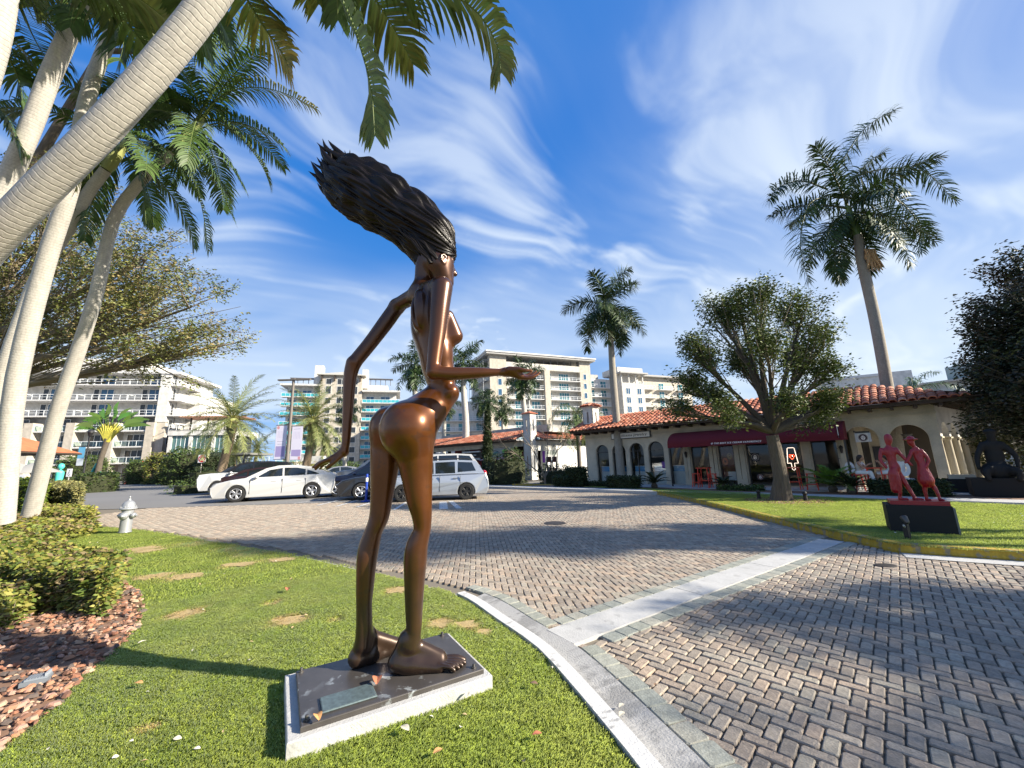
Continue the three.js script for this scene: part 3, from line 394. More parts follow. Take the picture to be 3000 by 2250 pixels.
  for (let k = 0; k < 26; k++) {           // combed strands from the brow and nape into the sweep
    const u0 = k / 25, l = lerp(.1, .1, u0), f = lerp(.085, -.11, u0), up = lerp(.085, -.03, Math.pow(u0, 1.3)); for (const s of [1, -1]) { const a = V(...hp(f, up, s * lerp(.05, .085, Math.min(1, u0 * 3)) * (u0 > .8 ? .75 : 1))), e = V(...P(.16 + .12 * r(), s * .13, lerp(.05, -.13, u0))), m = a.clone().lerp(e, .5).addScaledVector(V(...hp(0, 0, s)).sub(V(...hp(0, 0, 0))), .025); const c = new THREE.QuadraticBezierCurve3(a, m, e).getPoints(8).map((p, i) => p.addScaledVector(upV, .006 * Math.sin(i * 1.7 + k)).toArray()); locks.tube(c, c.map((_, i) => .0125 * (1 - .35 * i / 8)), 6, true); }
  }
  locks.build('hair_lock', bronzeHair, t); t.children[t.children.length - 1].name = 'hair_locks';
  // bronze plate with plaque, bolted on the slab
  const c = plate.map(p => V(p[0], 0, p[1])), ctr = c.reduce((a, b) => a.add(b), V(0, 0, 0)).multiplyScalar(.25), ux = c[2].clone().sub(c[1]).normalize(), turn = Math.atan2(-ux.z, ux.x), W = c[2].distanceTo(c[1]), D = c[0].distanceTo(c[1]);
  const plateM = new THREE.MeshPhysicalMaterial({ map: tex(512, 1.3, (u, v) => { const a = tfbm(u, v, 5, 5, 2), s = sst(.2, .42, tfbm(u * 1.0, v, 11, 5, 6)) * sst(-.05, .25, tfbm(u, v, 3, 2, 8)), k = .075 + .03 * a; return [lerp(k * 1.12, .42, s * .8), lerp(k, .45, s * .8), lerp(k * .92, .45, s * .8)]; }), metalness: .35, roughness: .38 });
  const box = (w, h, d, y, x = 0, z = 0) => { const e = .006, s = new THREE.Shape(); s.moveTo(-w / 2 + e, -d / 2 + e); s.lineTo(w / 2 - e, -d / 2 + e); s.lineTo(w / 2 - e, d / 2 - e); s.lineTo(-w / 2 + e, d / 2 - e); s.closePath(); const g = new THREE.ExtrudeGeometry(s, { depth: h - 2 * e, bevelEnabled: true, bevelSize: e, bevelThickness: e, bevelSegments: 2 }); g.rotateX(-Math.PI / 2); g.translate(x, y + e, z); return g; };
  const bp = mesh('base_plate', box(W - .10, .032, D - .10, .158), plateM, t); bp.position.set(ctr.x + .012, 0, ctr.z); bp.rotation.y = turn;
  const pq = mesh('plaque', box(.29, .012, .165, .19, -W / 2 + .30, D / 2 - .185), mat({ map: tex(256, .3, (u, v) => { const k = .5 + .25 * tfbm(u, v, 9, 5, 3); return [.19 * k + .03, .27 * k + .03, .27 * k + .03]; }), metalness: .4, roughness: .45 }), t); pq.position.copy(bp.position); pq.rotation.y = turn;
  for (const [x, z] of [[-1, -1], [1, -1], [1, 1], [-1, 1]]) { const b = mesh('bolt', new MB().tube([[0, .188, 0], [0, .215, 0]], .009, 8).tube([[0, .19, 0], [0, .198, 0]], .018, 6).geo(), plateM, t); const q = V(x * (W / 2 - .09), 0, z * (D / 2 - .09)).applyAxisAngle(V(0, 1, 0), turn); b.position.set(ctr.x + q.x, 0, ctr.z + q.z); }
  const sl = thing('plinth_slab', 'low pale concrete slab in the turf under the bronze plate', 'plinth', [ctr.x, 0, ctr.z], turn);
  mesh('slab', box(W, .135, D, .024), M.concrete, sl);
}


// ---------- palms ----------
const palmBark = (a, b, seed) => { const t = tex(512, 1, (u, v) => { const y = v * 24 + .35 * tfbm(u, v, 4, 3, seed), ring = Math.abs(y - Math.round(y)), i = Math.round(y), dark = sst(.10, .0, ring) * (.5 + .5 * Math.abs(Math.sin(i * 12.9 + seed))), k = .86 + .2 * tfbm(u, v, 22, 4, seed + 2) + .12 * tfbm(u, v, 6, 3, seed + 5); return [0, 1, 2].map(c => lerp(a[c], b[c], dark * .5) * k); }); t.repeat.set(1, 1 / 1.5); return t; };
const palmBump = tex(512, 1, (u, v) => { const y = v * 24 + .35 * tfbm(u, v, 4, 3, 1), k = sst(0, .14, Math.abs(y - Math.round(y))) * .7 + .25 * tfbm(u, v, 20, 3, 5); return [k, k, k]; }, false); palmBump.repeat.set(1, 1 / 1.5);
const VEG = {
  palePalm: mat({ map: palmBark([.52, .49, .43], [.27, .23, .19], 1), bumpMap: palmBump, bumpScale: .004, roughness: .85 }),
  greyPalm: mat({ map: palmBark([.36, .33, .27], [.2, .17, .13], 3), bumpMap: palmBump, bumpScale: .01, roughness: .9 }),
  shaft: mat({ color: col(.34, .36, .12), roughness: .5 }), shaftGreen: mat({ color: col(.12, .2, .05), roughness: .45 }),
  frond: new THREE.MeshPhysicalMaterial({ vertexColors: true, color: 0xffffff, roughness: .5, specularIntensity: .7, transmission: .3, thickness: 0, side: THREE.DoubleSide }),
  leaf: new THREE.MeshPhysicalMaterial({ color: 0xffffff, roughness: .6, specularIntensity: .5, transmission: .3, thickness: 0, side: THREE.DoubleSide }),
  bark: mat({ map: (() => { const t = tex(256, 1, (u, v) => { const k = .5 + .5 * tfbm(u, v * .25, 18, 4, 2); return [.055 + .11 * k, .045 + .09 * k, .035 + .065 * k]; }); t.repeat.set(2, .7); return t; })(), bumpMap: (() => { const t = tex(256, 1, (u, v) => { const k = .5 + .5 * tfbm(u, v * .25, 18, 4, 2); return [k, k, k]; }, false); t.repeat.set(2, .7); return t; })(), bumpScale: .03, roughness: .95 }),
  twig: mat({ color: col(.2, .165, .12), roughness: .95 }),
};
const rel = (p, b) => [p[0] - b[0], p[1] - b[1], p[2] - b[2]];
function arc(o, az, el, L, droop, n = 10) { const pts = [V(...o)]; for (let i = 1; i <= n; i++) { const e = el - droop * Math.pow((i - .5) / n, 1.25); pts.push(pts[i - 1].clone().add(V(Math.cos(e) * Math.cos(az), Math.sin(e), Math.cos(e) * Math.sin(az)).multiplyScalar(L / n))); } return pts; }
function frond(root, pts, o) {
  const { n = 42, leaf = .6, w = .04, hang = .5, plume = .25, fwd = .55, r0 = .02, seed = 1, tone = [.055, .115, .022], tip = [.3, .27, .06], age = 0, t0 = .16 } = o, r = rng(seed), mb = new MB(), cv = new THREE.CatmullRomCurve3(pts), m = 12;
  mb.col = [tone[0] * 1.5 + .04, tone[1] * 1.25 + .03, tone[2] + .015]; const rp = []; for (let i = 0; i <= m; i++) rp.push(cv.getPoint(i / m).toArray()); mb.tube(rp, rp.map((_, i) => r0 * (1 - .86 * i / m)), 5, false);
  const Y = V(0, 1, 0);
  for (let i = 0; i < n; i++) {
    const t = lerp(t0, .995, (i + .3 * r()) / n), p = cv.getPoint(t), T = cv.getTangent(t), S = T.clone().cross(Y); if (S.length() < .15) S.set(-Math.sin(seed), 0, Math.cos(seed)); S.normalize(); const N = S.clone().cross(T);
    const len = leaf * Math.pow(Math.sin(Math.PI * (.1 + .84 * t)), .6) * (.85 + .3 * r());
    for (const s of [-1, 1]) {
      const a = plume < .5 ? plume + (r() - .5) * .25 : (r() - .5) * 2 * plume, f = fwd + (r() - .5) * .2 + .6 * sst(.75, 1, t);
      const D = S.clone().multiplyScalar(s * Math.cos(a)).addScaledVector(N, Math.sin(a)).addScaledVector(T, f).normalize(), h = hang * (.7 + .6 * r());
      const q1 = p.clone().addScaledVector(D, len * .4), D2 = D.clone().addScaledVector(Y, -h).normalize(), q2 = q1.clone().addScaledVector(D2, len * .35), D3 = D2.clone().addScaledVector(Y, -h * 1.1).normalize(), q3 = q2.clone().addScaledVector(D3, len * .32);
      const W = D.clone().cross(N).normalize(); if (W.lengthSq() < .1) W.copy(T); const wv = (k, x) => W.clone().multiplyScalar(w * x * k * .5), k = .75 + .5 * r(), br = age * sst(.15, 1, t) * (.4 + .9 * r()), c = (j) => tone.map((x, q) => lerp(x * k, tip[q], clamp(br + j * .25 * age)));
      const nn = D.clone().cross(W).normalize(); if (nn.y < 0) nn.negate(); const nv = nn.toArray();
      const P = [[p, .55, -1, 0], [p, .55, 1, 0], [q1, 1, -1, 0], [q1, 1, 1, 0], [q2, .72, -1, .5], [q2, .72, 1, .5], [q3, .06, 1, 1]].map(([b, x, e, j]) => { mb.col = c(j); return mb.v(b.clone().add(wv(e, x)).toArray(), nv, [0, 0]); });
      mb.i.push(P[0], P[1], P[3], P[0], P[3], P[2], P[2], P[3], P[5], P[2], P[5], P[4], P[4], P[5], P[6]);
    }
  }
  return mb.build('frond', VEG.frond, root);
}
// trunk: list of [x, y, z, radius]; crown: fronds set out by the golden angle from upright spear to hanging skirt
function palm(name, label, trunk, o) {
  const b = trunk[0].slice(0, 3), root = thing(name, label, 'palm tree', b, 0, o.group), P = trunk.map(p => rel(p, b));
  const cv = new THREE.CatmullRomCurve3(P.map(p => V(...p))), n = 26, pts = [], rs = []; for (let i = 0; i <= n; i++) { const t = i / n, f = t * (trunk.length - 1), k = Math.min(Math.floor(f), trunk.length - 2); pts.push(cv.getPoint(t).toArray()); rs.push(lerp(trunk[k][3], trunk[k + 1][3], f - k)); }
  mesh('trunk', new MB().tube(pts, rs, 14, false).geo(), o.bark ?? VEG.palePalm, root);
  const top = cv.getPoint(1), dir = o.dir ? V(...o.dir).normalize() : cv.getTangent(1), e = top.clone().addScaledVector(dir, o.shaft ?? .8), rt = rs[n];
  if (o.shaft !== 0) { mesh('crown_shaft', new MB().tube([top.toArray(), top.clone().lerp(e, .18).toArray(), top.clone().lerp(e, .55).toArray(), e.toArray()], [rt * .9, rt * 1.22, rt * 1.0, rt * .55], 12).geo(), o.shaftMat ?? VEG.shaft, root); }
  const r = rng(o.seed), N = o.n ?? 12;
  for (let i = 0; i < N; i++) { const u = i / (N - 1), az = (o.az0 ?? 0) + i * 2.39996 + (r() - .5) * .4, el = lerp(o.elTop ?? 1.25, o.elLow ?? -.35, Math.pow(u, o.pow ?? .8)) + (r() - .5) * .18;
    frond(root, arc(e.clone().addScaledVector(dir, -.3 * u * (o.shaft ?? .8)).toArray(), az, el, o.L * (.85 + .3 * r()), (o.droop ?? 1.2) * (.8 + .4 * r())), { ...o.frond, seed: o.seed * 97 + i, age: o.frond?.age ?? (r() < .3 ? .25 : .04) }); }
  for (const c of o.extra ?? []) frond(root, c.p.map(p => V(...rel(p, b))), { ...o.frond, ...c });
  return root;
}
const nearFrond = { n: 58, leaf: .72, w: .046, hang: .6, plume: .3, r0: .024, tone: [.06, .12, .022], tip: [.36, .27, .05] };
const clumpG = undefined;
// A: the thick leaning trunk across the top left corner; its crown hangs in from above
palm('palm_tree', 'thick pale leaning palm trunk crossing the top left corner in front of the others', [[-7.2, .05, -3.6, .19], [-5.9, 2.0, -3.6, .165], [-5.852,3.4,-3.802].concat(.155), [-5.016,4.183,-3.595].concat(.15), [-3.986,5.06,-3.37].concat(.145), [-3.014,6.141,-3.155].concat(.14), [-2.431,6.977,-2.988].concat(.135)], { shaft: .5, L: 1.9, seed: 5, n: 5, elTop: 1.2, elLow: .5, frond: nearFrond, az0: 2, extra: [
  { p: [[-1.99,7.204,-3.045], [-1.751,6.479,-3.087], [-1.454,5.748,-3.131], [-1.301,5.164,-3.196], [-1.272,4.671,-3.294]], n: 46, leaf: .46, w: .045, hang: .7, age: .18, seed: 71, t0: .25 },
  { p: [[-2.059,7.276,-3.03], [-1.471,6.789,-3.229], [-0.842,6.62,-3.365], [-0.365,6.498,-3.44], [-0.067,6.081,-3.523], [-0.018,5.727,-3.594]], n: 50, leaf: .52, w: .045, hang: .9, age: .3, seed: 72, t0: .2 },
  { p: [[-2.237,7.487,-3.192], [-2.087,7.424,-3.511], [-2.005,7.186,-3.762], [-2.036,6.969,-3.907]], n: 30, leaf: .42, hang: .8, seed: 73 },
  { p: [[-2.8,7.681,-3.46], [-3.455,7.875,-4.033], [-3.446,7.783,-4.459], [-3.232,7.503,-4.719], [-3.141,7.179,-4.783]], n: 44, leaf: .5, hang: .6, age: .9, seed: 74, t0: .15 },
  { p: [[-2.615,7.351,-3.219], [-3.427,7.801,-3.64], [-4.088,7.893,-4.029], [-4.399,7.729,-4.266]], n: 40, leaf: .5, hang: .8, seed: 75 }] });
// B: curved trunk whose pale crown shaft stands clear against the sky
palm('palm_tree', 'slender curved palm with pale crown shaft, arching right of the leaning trunk', [[-14.422,0.102,-12.106].concat(.20), [-13.962,1.262,-11.773].concat(.19), [-13.085,3.368,-11.15].concat(.175), [-12.313,5.053,-10.712].concat(.165), [-11.538,6.568,-10.207].concat(.15), [-10.999,8.523,-9.818].concat(.14), [-10.351,9.396,-9.644].concat(.13), [-9.71,9.987,-9.526].concat(.125), [-9.171,10.422,-9.44].concat(.12)], { shaft: 1.25, dir: [.62, .95, 0], L: 2.6, seed: 11, n: 9, elTop: .9, elLow: -.4, droop: 1.1, az0: .4, frond: { ...nearFrond, leaf: .62, n: 46 }, extra: [
  { p: [[-8.824,10.806,-9.363], [-7.813,11.717,-9.08], [-6.889,11.828,-8.956], [-5.901,11.523,-8.915], [-5.076,11.088,-9.001]], leaf: .62, age: .55, seed: 81, hang: .8 },
  { p: [[-8.774,10.898,-9.345], [-7.968,12.188,-9.088], [-7.166,13.385,-8.85], [-6.665,14.121,-8.703]], leaf: .6, seed: 82, hang: .3, r0: .04 },
  { p: [[-8.875,10.713,-9.382], [-7.93,10.976,-9.227], [-7.123,10.315,-9.257], [-6.674,9.657,-9.388], [-6.5,9.191,-9.481]], leaf: .6, seed: 83, age: .2 },
  { p: [[-8.926,10.621,-9.4], [-8.173,10.266,-9.165], [-7.469,9.623,-9.191], [-7.03,8.887,-9.337]], leaf: .55, seed: 84, hang: .9 },
  { p: [[-8.976,10.529,-9.418], [-8.12,9.836,-9.046], [-7.615,8.946,-9.122], [-7.211,7.958,-9.318]], leaf: .55, seed: 85, hang: .8 },
  { p: [[-9.025,10.483,-9.427], [-8.412,9.502,-9.011], [-8.006,8.361,-9.136], [-7.846,7.126,-9.382]], leaf: .5, seed: 86, hang: .8, age: .15 },
  { p: [[-8.872,10.807,-9.363], [-8.895,12.31,-9.268], [-8.721,13.661,-9.203], [-8.613,13.949,-9.145]], leaf: .55, seed: 87, hang: .6 },
  { p: [[-8.921,10.762,-9.372], [-9.969,11.752,-9.583], [-10.856,11.755,-9.786], [-11.48,11.16,-10.006]], leaf: .6, seed: 88, hang: .8 }] });
// C: straight pale trunk just behind the lower end of the leaning one
palm('palm_tree', 'straight pale palm trunk nearest the left edge, broad shadow round its foot', [[-12.159,0.46,-9.69].concat(.2), [-11.637,3.568,-8.969].concat(.185), [-10.668,6.502,-8.283].concat(.165), [-9.978,8.005,-7.882].concat(.15), [-9.587,9.782,-7.528].concat(.14), [-9.245,10.748,-7.335].concat(.13), [-8.727,11.784,-7.129].concat(.125), [-8.327,12.602,-6.966].concat(.12)], { shaft: .8, L: 2.3, seed: 17, n: 9, elTop: 1, elLow: -.7, frond: nearFrond, extra: [{ p: [[-8.34,13.236,-7.044], [-9.461,13.523,-7.395], [-10.355,13.292,-7.645], [-10.906,12.919,-7.821]], leaf: .55, seed: 89, hang: .8 }] });
// D: shorter one with yellow crown shaft
palm('palm_tree', 'shorter palm with yellow crown shaft behind the leaning trunk, fronds hanging low', [[-14.489,0.198,-11.067].concat(.18), [-13.955,2.752,-10.457].concat(.17), [-13.361,4.501,-10.007].concat(.16), [-12.919,5.641,-9.78].concat(.15), [-12.481,6.649,-9.579].concat(.14), [-11.722,7.78,-9.354].concat(.13), [-11.038,8.869,-9.137].concat(.125), [-10.587,9.415,-9.028].concat(.12)], { shaft: 1.0, dir: [.5, 1, 0], L: 2.7, seed: 23, n: 13, elTop: 1.1, elLow: -.7, droop: 1.3, frond: { ...nearFrond, leaf: .58 }, extra: [
  { p: [[-10.063,10.26,-8.86], [-9.578,9.474,-8.813], [-9.332,8.616,-8.882], [-9.287,7.796,-9.045]], leaf: .42, seed: 91, hang: .8 }, { p: [[-10.063,10.26,-8.86], [-9.207,9.985,-8.711], [-8.518,9.377,-8.628], [-8.186,8.855,-8.732]], leaf: .5, seed: 92, hang: .9 }, { p: [[-10.015,10.347,-8.843], [-9.456,10.951,-8.824], [-8.982,11.386,-8.84], [-8.432,11.279,-8.861]], leaf: .6, seed: 93, hang: .6 }] });
// E and F: two more trunks rising behind on the left, leafy only above the frame
palm('palm_tree', 'palm trunk dappled with frond shadows, left of the thinner grey trunk', [[-9.6, .05, -5.3, .19], [-10.241,5.393,-6.974].concat(.17), [-9.803,6.742,-6.706].concat(.155), [-9.377,7.669,-6.521].concat(.15), [-9.058,8.373,-6.381].concat(.148), [-8.737,9.142,-6.228].concat(.145), [-8.406,9.813,-6.094].concat(.14), [-8.102,10.453,-5.967].concat(.135), [-7.818,11.093,-5.839].concat(.13)], { shaft: .7, L: 2.2, seed: 29, n: 10, elTop: 1.1, elLow: -.8, frond: nearFrond, extra: [{ p: [[-7.538,11.154,-5.623], [-7.45,10.163,-5.413], [-7.368,9.514,-5.338], [-7.469,9.111,-5.418]], leaf: .5, seed: 94, hang: 1 }, { p: [[-7.538,11.154,-5.623], [-7.146,10.155,-5.414], [-6.836,9.498,-5.341], [-6.728,9.147,-5.411]], leaf: .5, seed: 95, hang: 1 }] });
palm('palm_tree', 'palm at the extreme top left corner, trunk edge only and fronds beside it', [[-7.4, .05, -4.2, .18], [-7.28,5.591,-4.488].concat(.15), [-6.909,6.601,-4.287].concat(.145), [-6.684,7.304,-4.147].concat(.14), [-6.551,7.966,-4.015].concat(.135)], { shaft: .6, L: 2.1, seed: 31, n: 6, elTop: 1.1, elLow: .3, frond: nearFrond, extra: [{ p: [[-7.066,8.893,-4.238], [-8.56,9.718,-5.501], [-9.458,10.132,-6.438], [-9.811,10.182,-7.04]], leaf: .7, seed: 96, hang: .8 }, { p: [[-8.52,8.926,-5.149], [-9.52,9.548,-6.045], [-9.894,9.531,-6.558], [-9.741,8.843,-6.695]], leaf: .6, seed: 97, hang: .9 }, { p: [[-10.806,9.284,-6.607], [-11.543,9.855,-7.513], [-11.696,10.062,-7.982], [-11.551,10.401,-8.22]], leaf: .55, seed: 98, hang: 1 }, { p: [[-9.875,8.444,-6.163], [-9.494,8.244,-6.203], [-9.249,7.858,-6.279], [-9.135,7.349,-6.381]], leaf: .5, seed: 99, hang: 1 }] });

// royal palms, plumose
const royal = { n: 104, leaf: .8, w: .05, hang: .45, plume: 1.15, fwd: .5, r0: .045, tone: [.035, .075, .018], age: .05, t0: .12 };
palm('royal_palm', 'tall royal palm behind the red sculpture, a bundle of dry husk under its crown', [[15.451,-0.001,-16.3].concat(.25), [15.641,2.165,-16.3].concat(.235), [15.773,4.336,-16.3].concat(.21), [15.874,7.218,-16.3].concat(.205), [15.868,9.971,-16.3].concat(.20), [15.938,11.153,-16.3].concat(.16)], { bark: VEG.greyPalm, shaft: 1.5, shaftMat: VEG.shaftGreen, dir: [-.12, 1, 0], L: 3.3, seed: 41, n: 14, elTop: 1.35, elLow: -.95, droop: 1.0, pow: .7, frond: royal, extra: [
  { p: [[15.131,13.736,-16.3], [16.267,15.45,-16.3], [17.549,16.932,-16.3], [19.157,17.854,-16.3]], seed: 101 }, { p: [[15.194,13.643,-16.3], [17.046,14.243,-16], [19.002,14.009,-15.8], [19.903,12.254,-15.6]], seed: 102 }, { p: [[15.019,13.559,-16.3], [13.822,13.973,-16.2], [12.498,13.502,-16], [11.951,12.815,-16]], seed: 103 },
  { p: [[15.048,13.288,-16.3], [13.661,12.511,-15.9], [12.846,10.447,-15.8], [12.907,8.672,-15.8]], seed: 104 }, { p: [[15.11,13.196,-16.3], [16.25,12.67,-16], [17.236,10.964,-15.8], [17.464,9.321,-15.8]], seed: 105 }, { p: [[15.11,13.196,-16.3], [18.059,13.412,-16.6], [19.174,11.937,-16.6], [18.969,10.376,-16.6]], seed: 106 }] });
const husk = thing('dry_husk', 'bundle of tan dry palm husk hanging under the tall royal palm crown', 'husk', [15.965,9.802,-16]); { const r = rng(4), mb = new MB(); for (let k = 0; k < 16; k++) { const x = (r() - .5) * .5, z = (r() - .5) * .3; mb.tube([[x, .45, z], [x + (r() - .5) * .2, .1, z], [x + (r() - .5) * .35 + .1, -.3 - r() * .35, z]], [.05, .07, .012], 5); } mb.build('fibre', mat({ color: col(.42, .27, .13) }), husk); husk.children[0].userData.kind = 'stuff'; }
palm('royal_palm', 'royal palm with pale grey trunk in front of the arched shop windows', [[6.07, .1, -23.03, .24], [6.067,2.367,-23.03].concat(.235), [6.061,6.004,-23.03].concat(.21), [6.111,8.991,-23.03].concat(.165), [6.091,9.541,-23.03].concat(.155)], { bark: VEG.greyPalm, shaft: 1.5, shaftMat: VEG.shaftGreen, L: 2.75, seed: 43, n: 15, elTop: 1.35, elLow: -.9, droop: 1.05, pow: .7, frond: royal });
// palms in the middle distance
const farRoyal = { ...royal, n: 44, leaf: .85, w: .09, r0: .05 };
const midP = palm('royal_palm', 'royal palm with white trunk just right of the statue hip', [[-4.84, .1, -38.57, .36], [-4.637,5.044,-38.5].concat(.33), [-4.851,8.792,-38.5].concat(.27), [-4.878,10.189,-38.5].concat(.2)], { shaft: 1.6, shaftMat: VEG.shaftGreen, L: 3.0, seed: 47, n: 16, elTop: 1.35, elLow: -.9, frond: farRoyal });
for (const [u, lab, p, s, t] of [[0, 'royal palm crown showing behind the statue, left of her waist', [-11.125,0.503,-44], 1.08, 1], [0, 'bushy palm standing right beside the white trunked royal palm', [-8.113,0.126,-46], .74, 2.2], [0, 'palm before the apartments, directly below the statue forearm', [-3.309,-0.049,-47], .78, 3.4], [0, 'dark dense palm below the outstretched hand', [1.138,0.135,-42], .92, .5], [0, 'low palm between the cypress and the bell tower', [-1.276,-0.214,-50], .74, 5], [0, 'palm seen past the statue left forearm', [-20.29,0.412,-48], .70, 4], [0, 'small palm above the parked cars left of the statue hand', [-35.838,-0.02,-70], .62, 2.9]]) { const c = copy(midP, lab, p, t); c.scale.set(s, s, s); }
palm('queen_palm', 'drooping queen palm between the two bell towers', [[5.07, .1, -31.3, .17], [5.081,1.977,-31.3].concat(.16), [5.086,4.659,-31.3].concat(.17)], { bark: mat({ color: col(.12, .1, .08) }), shaft: .4, shaftMat: VEG.shaftGreen, L: 2.9, seed: 53, n: 15, elTop: 1.2, elLow: -.7, droop: 2.0, frond: { n: 40, leaf: .6, w: .04, hang: 1.4, plume: .9, r0: .03, tone: [.08, .13, .03] } });
palm('queen_palm', 'yellow green palm crown rising over the tiled roof near the round tree', [[16.813,1.845,-42].concat(.2), [16.986,5.069,-42].concat(.18)], { shaft: .3, L: 3.2, seed: 57, n: 14, elTop: 1.1, elLow: -.5, droop: 2, frond: { n: 36, leaf: .7, w: .05, hang: 1.6, plume: .9, r0: .04, tone: [.16, .20, .04] } });
palm('queen_palm', 'palm top showing above the roof right of the tall royal palm', [[34.485,3.474,-34].concat(.2), [35.165,6.432,-34].concat(.18)], { shaft: .3, L: 3.0, seed: 58, n: 12, elTop: 1.1, elLow: -.5, droop: 1.7, frond: { n: 34, leaf: .7, w: .05, hang: .8, plume: .9, r0: .04, tone: [.06, .13, .05] } });
// date palms: rough trunks, arching grey green feathers
const dateF = { n: 56, leaf: .6, w: .045, hang: .12, plume: .5, fwd: .8, r0: .04, tone: [.20, .24, .08], tip: [.3, .26, .09], age: .15, t0: .12 };
const dateBark = mat({ map: (() => { const t = tex(256, 1, (u, v) => { const a = u * 8 + (Math.floor(v * 12) % 2) * .5, d = Math.hypot(a - Math.round(a), (v * 12 - Math.floor(v * 12) - .5)), k = sst(.6, .1, d); return [.12 + .16 * k, .09 + .12 * k, .06 + .08 * k]; }); t.repeat.set(1, .8); return t; })(), roughness: 1 });
const dp = palm('date_palm', 'date palm with full feathery crown, left of the banner lamp post', [[-27.5, .05, -37.2, .42], [-26.99,3.043,-37.2].concat(.34), [-26.72,4.945,-37.2].concat(.36), [-26.747,6.078,-37.2].concat(.5)], { bark: dateBark, shaft: .3, shaftMat: VEG.shaft, L: 4.7, seed: 61, n: 44, elTop: 1.4, elLow: -.75, droop: .9, pow: .9, frond: dateF });
copy(dp, 'date palm behind the banners of the lamp post', [-20.8, .05, -39.5], 1.3);
for (const [lab, p, s, t] of [['small low date palm right of the thick date palm trunk', [-40.753,0.725,-62], .62, .8], ['small pale date palm in front of the turquoise balconies', [-31.002,0.313,-66], .78, 2.7], ['low date palm at the foot of the glass corner pavilion', [-38.946,0.723,-56], .55, 4]]) { const c = copy(dp, lab, p, t); c.scale.set(s, s, s); }
{ // traveller's palm: a flat fan of stalks with paddle leaves
  const b = [-41.727,0.69,-40], root = thing('fan_palm', 'fan shaped palm with yellow stalk base, before the left apartment block', 'palm tree', b), r = rng(8), top = V(...rel([-41.254,5.06,-40], b)), q = root;
  mesh('trunk', new MB().tube([[0, 0, 0], top.clone().multiplyScalar(.5).add(V(-.15, 0, 0)).toArray(), top.toArray()], [.3, .22, .25], 10).geo(), VEG.bark, q);
  const N = 21, ym = mat({ color: col(.55, .5, .07), roughness: .6 }), gm = VEG.frond;
  mesh('fan_base', (() => { const mb = new MB(); for (let k = 0; k < N; k++) { const a = lerp(-1.0, 1.0, k / (N - 1)), e = top.clone().add(V(Math.sin(a) * 1.7, Math.cos(a) * 1.6 + .1, 0)); mb.tube([top.clone().add(V(Math.sin(a) * .12, -.3, (k % 2) * .08)).toArray(), top.clone().lerp(e, .5).add(V(0, 0, (k % 2) * .08)).toArray(), e.toArray()], [.14, .10, .03], 5); } return mb.geo(); })(), ym, q);
  for (let k = 0; k < N; k++) { const a = lerp(-1.05, 1.05, k / (N - 1)), s = V(Math.sin(a), Math.cos(a), (r() - .5) * .3), p0 = top.clone().addScaledVector(s, 1.6), mb = new MB(), L = 1.5 + r() * .8; mb.tube([top.clone().addScaledVector(s, 1.4).toArray(), p0.clone().addScaledVector(s, .8).toArray()], [.03, .025], 4); mb.col = null;
    const W = V(s.y, -s.x, .25).normalize(), c = [.10 + .06 * r(), .20 + .07 * r(), .04]; mb.c = []; for (let i = 0; i < mb.p.length / 3; i++) mb.c.push(...c); mb.col = c; const row = []; for (let i = 0; i <= 8; i++) { const t = i / 8, p = p0.clone().addScaledVector(s, .5 + L * t).add(V(Math.sin(a) * t * t * .6, -t * t * (.5 + .5 * Math.abs(a)), .2 * Math.sin(t * 3 + k))), w = .3 * Math.sin(Math.PI * (.12 + .85 * t)); row.push([mb.v(p.clone().addScaledVector(W, -w).toArray(), [0, .5, .85], [0, 0]), mb.v(p.clone().addScaledVector(W, w).toArray(), [0, .5, .85], [0, 0])]); } for (let i = 0; i < 8; i++) mb.i.push(row[i][0], row[i][1], row[i + 1][1], row[i][0], row[i + 1][1], row[i + 1][0]); mb.build('leaf', gm, q); }
}
// ---------- broadleaf trees, shrubs and hedges ----------
function leafCluster(seed, n, R, s, flat = .7) { const r = rng(seed), mb = new MB(); for (let k = 0; k < n; k++) { const d = V(r() - .5, r() - .5, r() - .5).normalize().multiplyScalar(R * Math.cbrt(r())), a = r() * TAU, t = V(Math.cos(a), (r() - .6) * .9, Math.sin(a)).normalize(), w = V(r() - .5, r() * flat, r() - .5).cross(t).normalize(), L = s * (.7 + .6 * r()), W = L * .24, n = t.clone().cross(w).normalize(); if (n.y < 0) n.negate(); const nv = n.clone().lerp(d.clone().normalize(), .25).normalize().toArray();
  const P = [d, d.clone().addScaledVector(t, L * .45).addScaledVector(w, W), d.clone().addScaledVector(t, L), d.clone().addScaledVector(t, L * .45).addScaledVector(w, -W)].map(p => mb.v(p.toArray(), nv, [0, 0])); mb.i.push(P[0], P[1], P[2], P[0], P[2], P[3]); } return mb.geo(); }
const LC = { oak: [1, 2, 3].map(s => leafCluster(s, 20, .24, .085)), fig: [4, 5, 6].map(s => leafCluster(s, 20, .26, .10)), hedge: [7, 8].map(s => leafCluster(s, 9, .05, .05)), bush: [9, 10].map(s => leafCluster(s, 14, .13, .11)) };
function foliage(root, name, kinds, spots, tones, r, s0 = 1) { kinds.forEach((g, k) => { const own = spots.filter((_, i) => i % kinds.length === k); if (own.length) stuff(name, g, VEG.leaf, own.map(p => M4(p[0], p[1], p[2], r() * TAU, s0 * (.75 + .6 * r()), (r() - .5) * .8, (r() - .5) * .8)), root, own.map(p => { const q = r(), a = tones[Math.floor(q * tones.length) % tones.length], f = .75 + .5 * r(); return col(a[0] * f, a[1] * f, a[2] * f); })); }); }
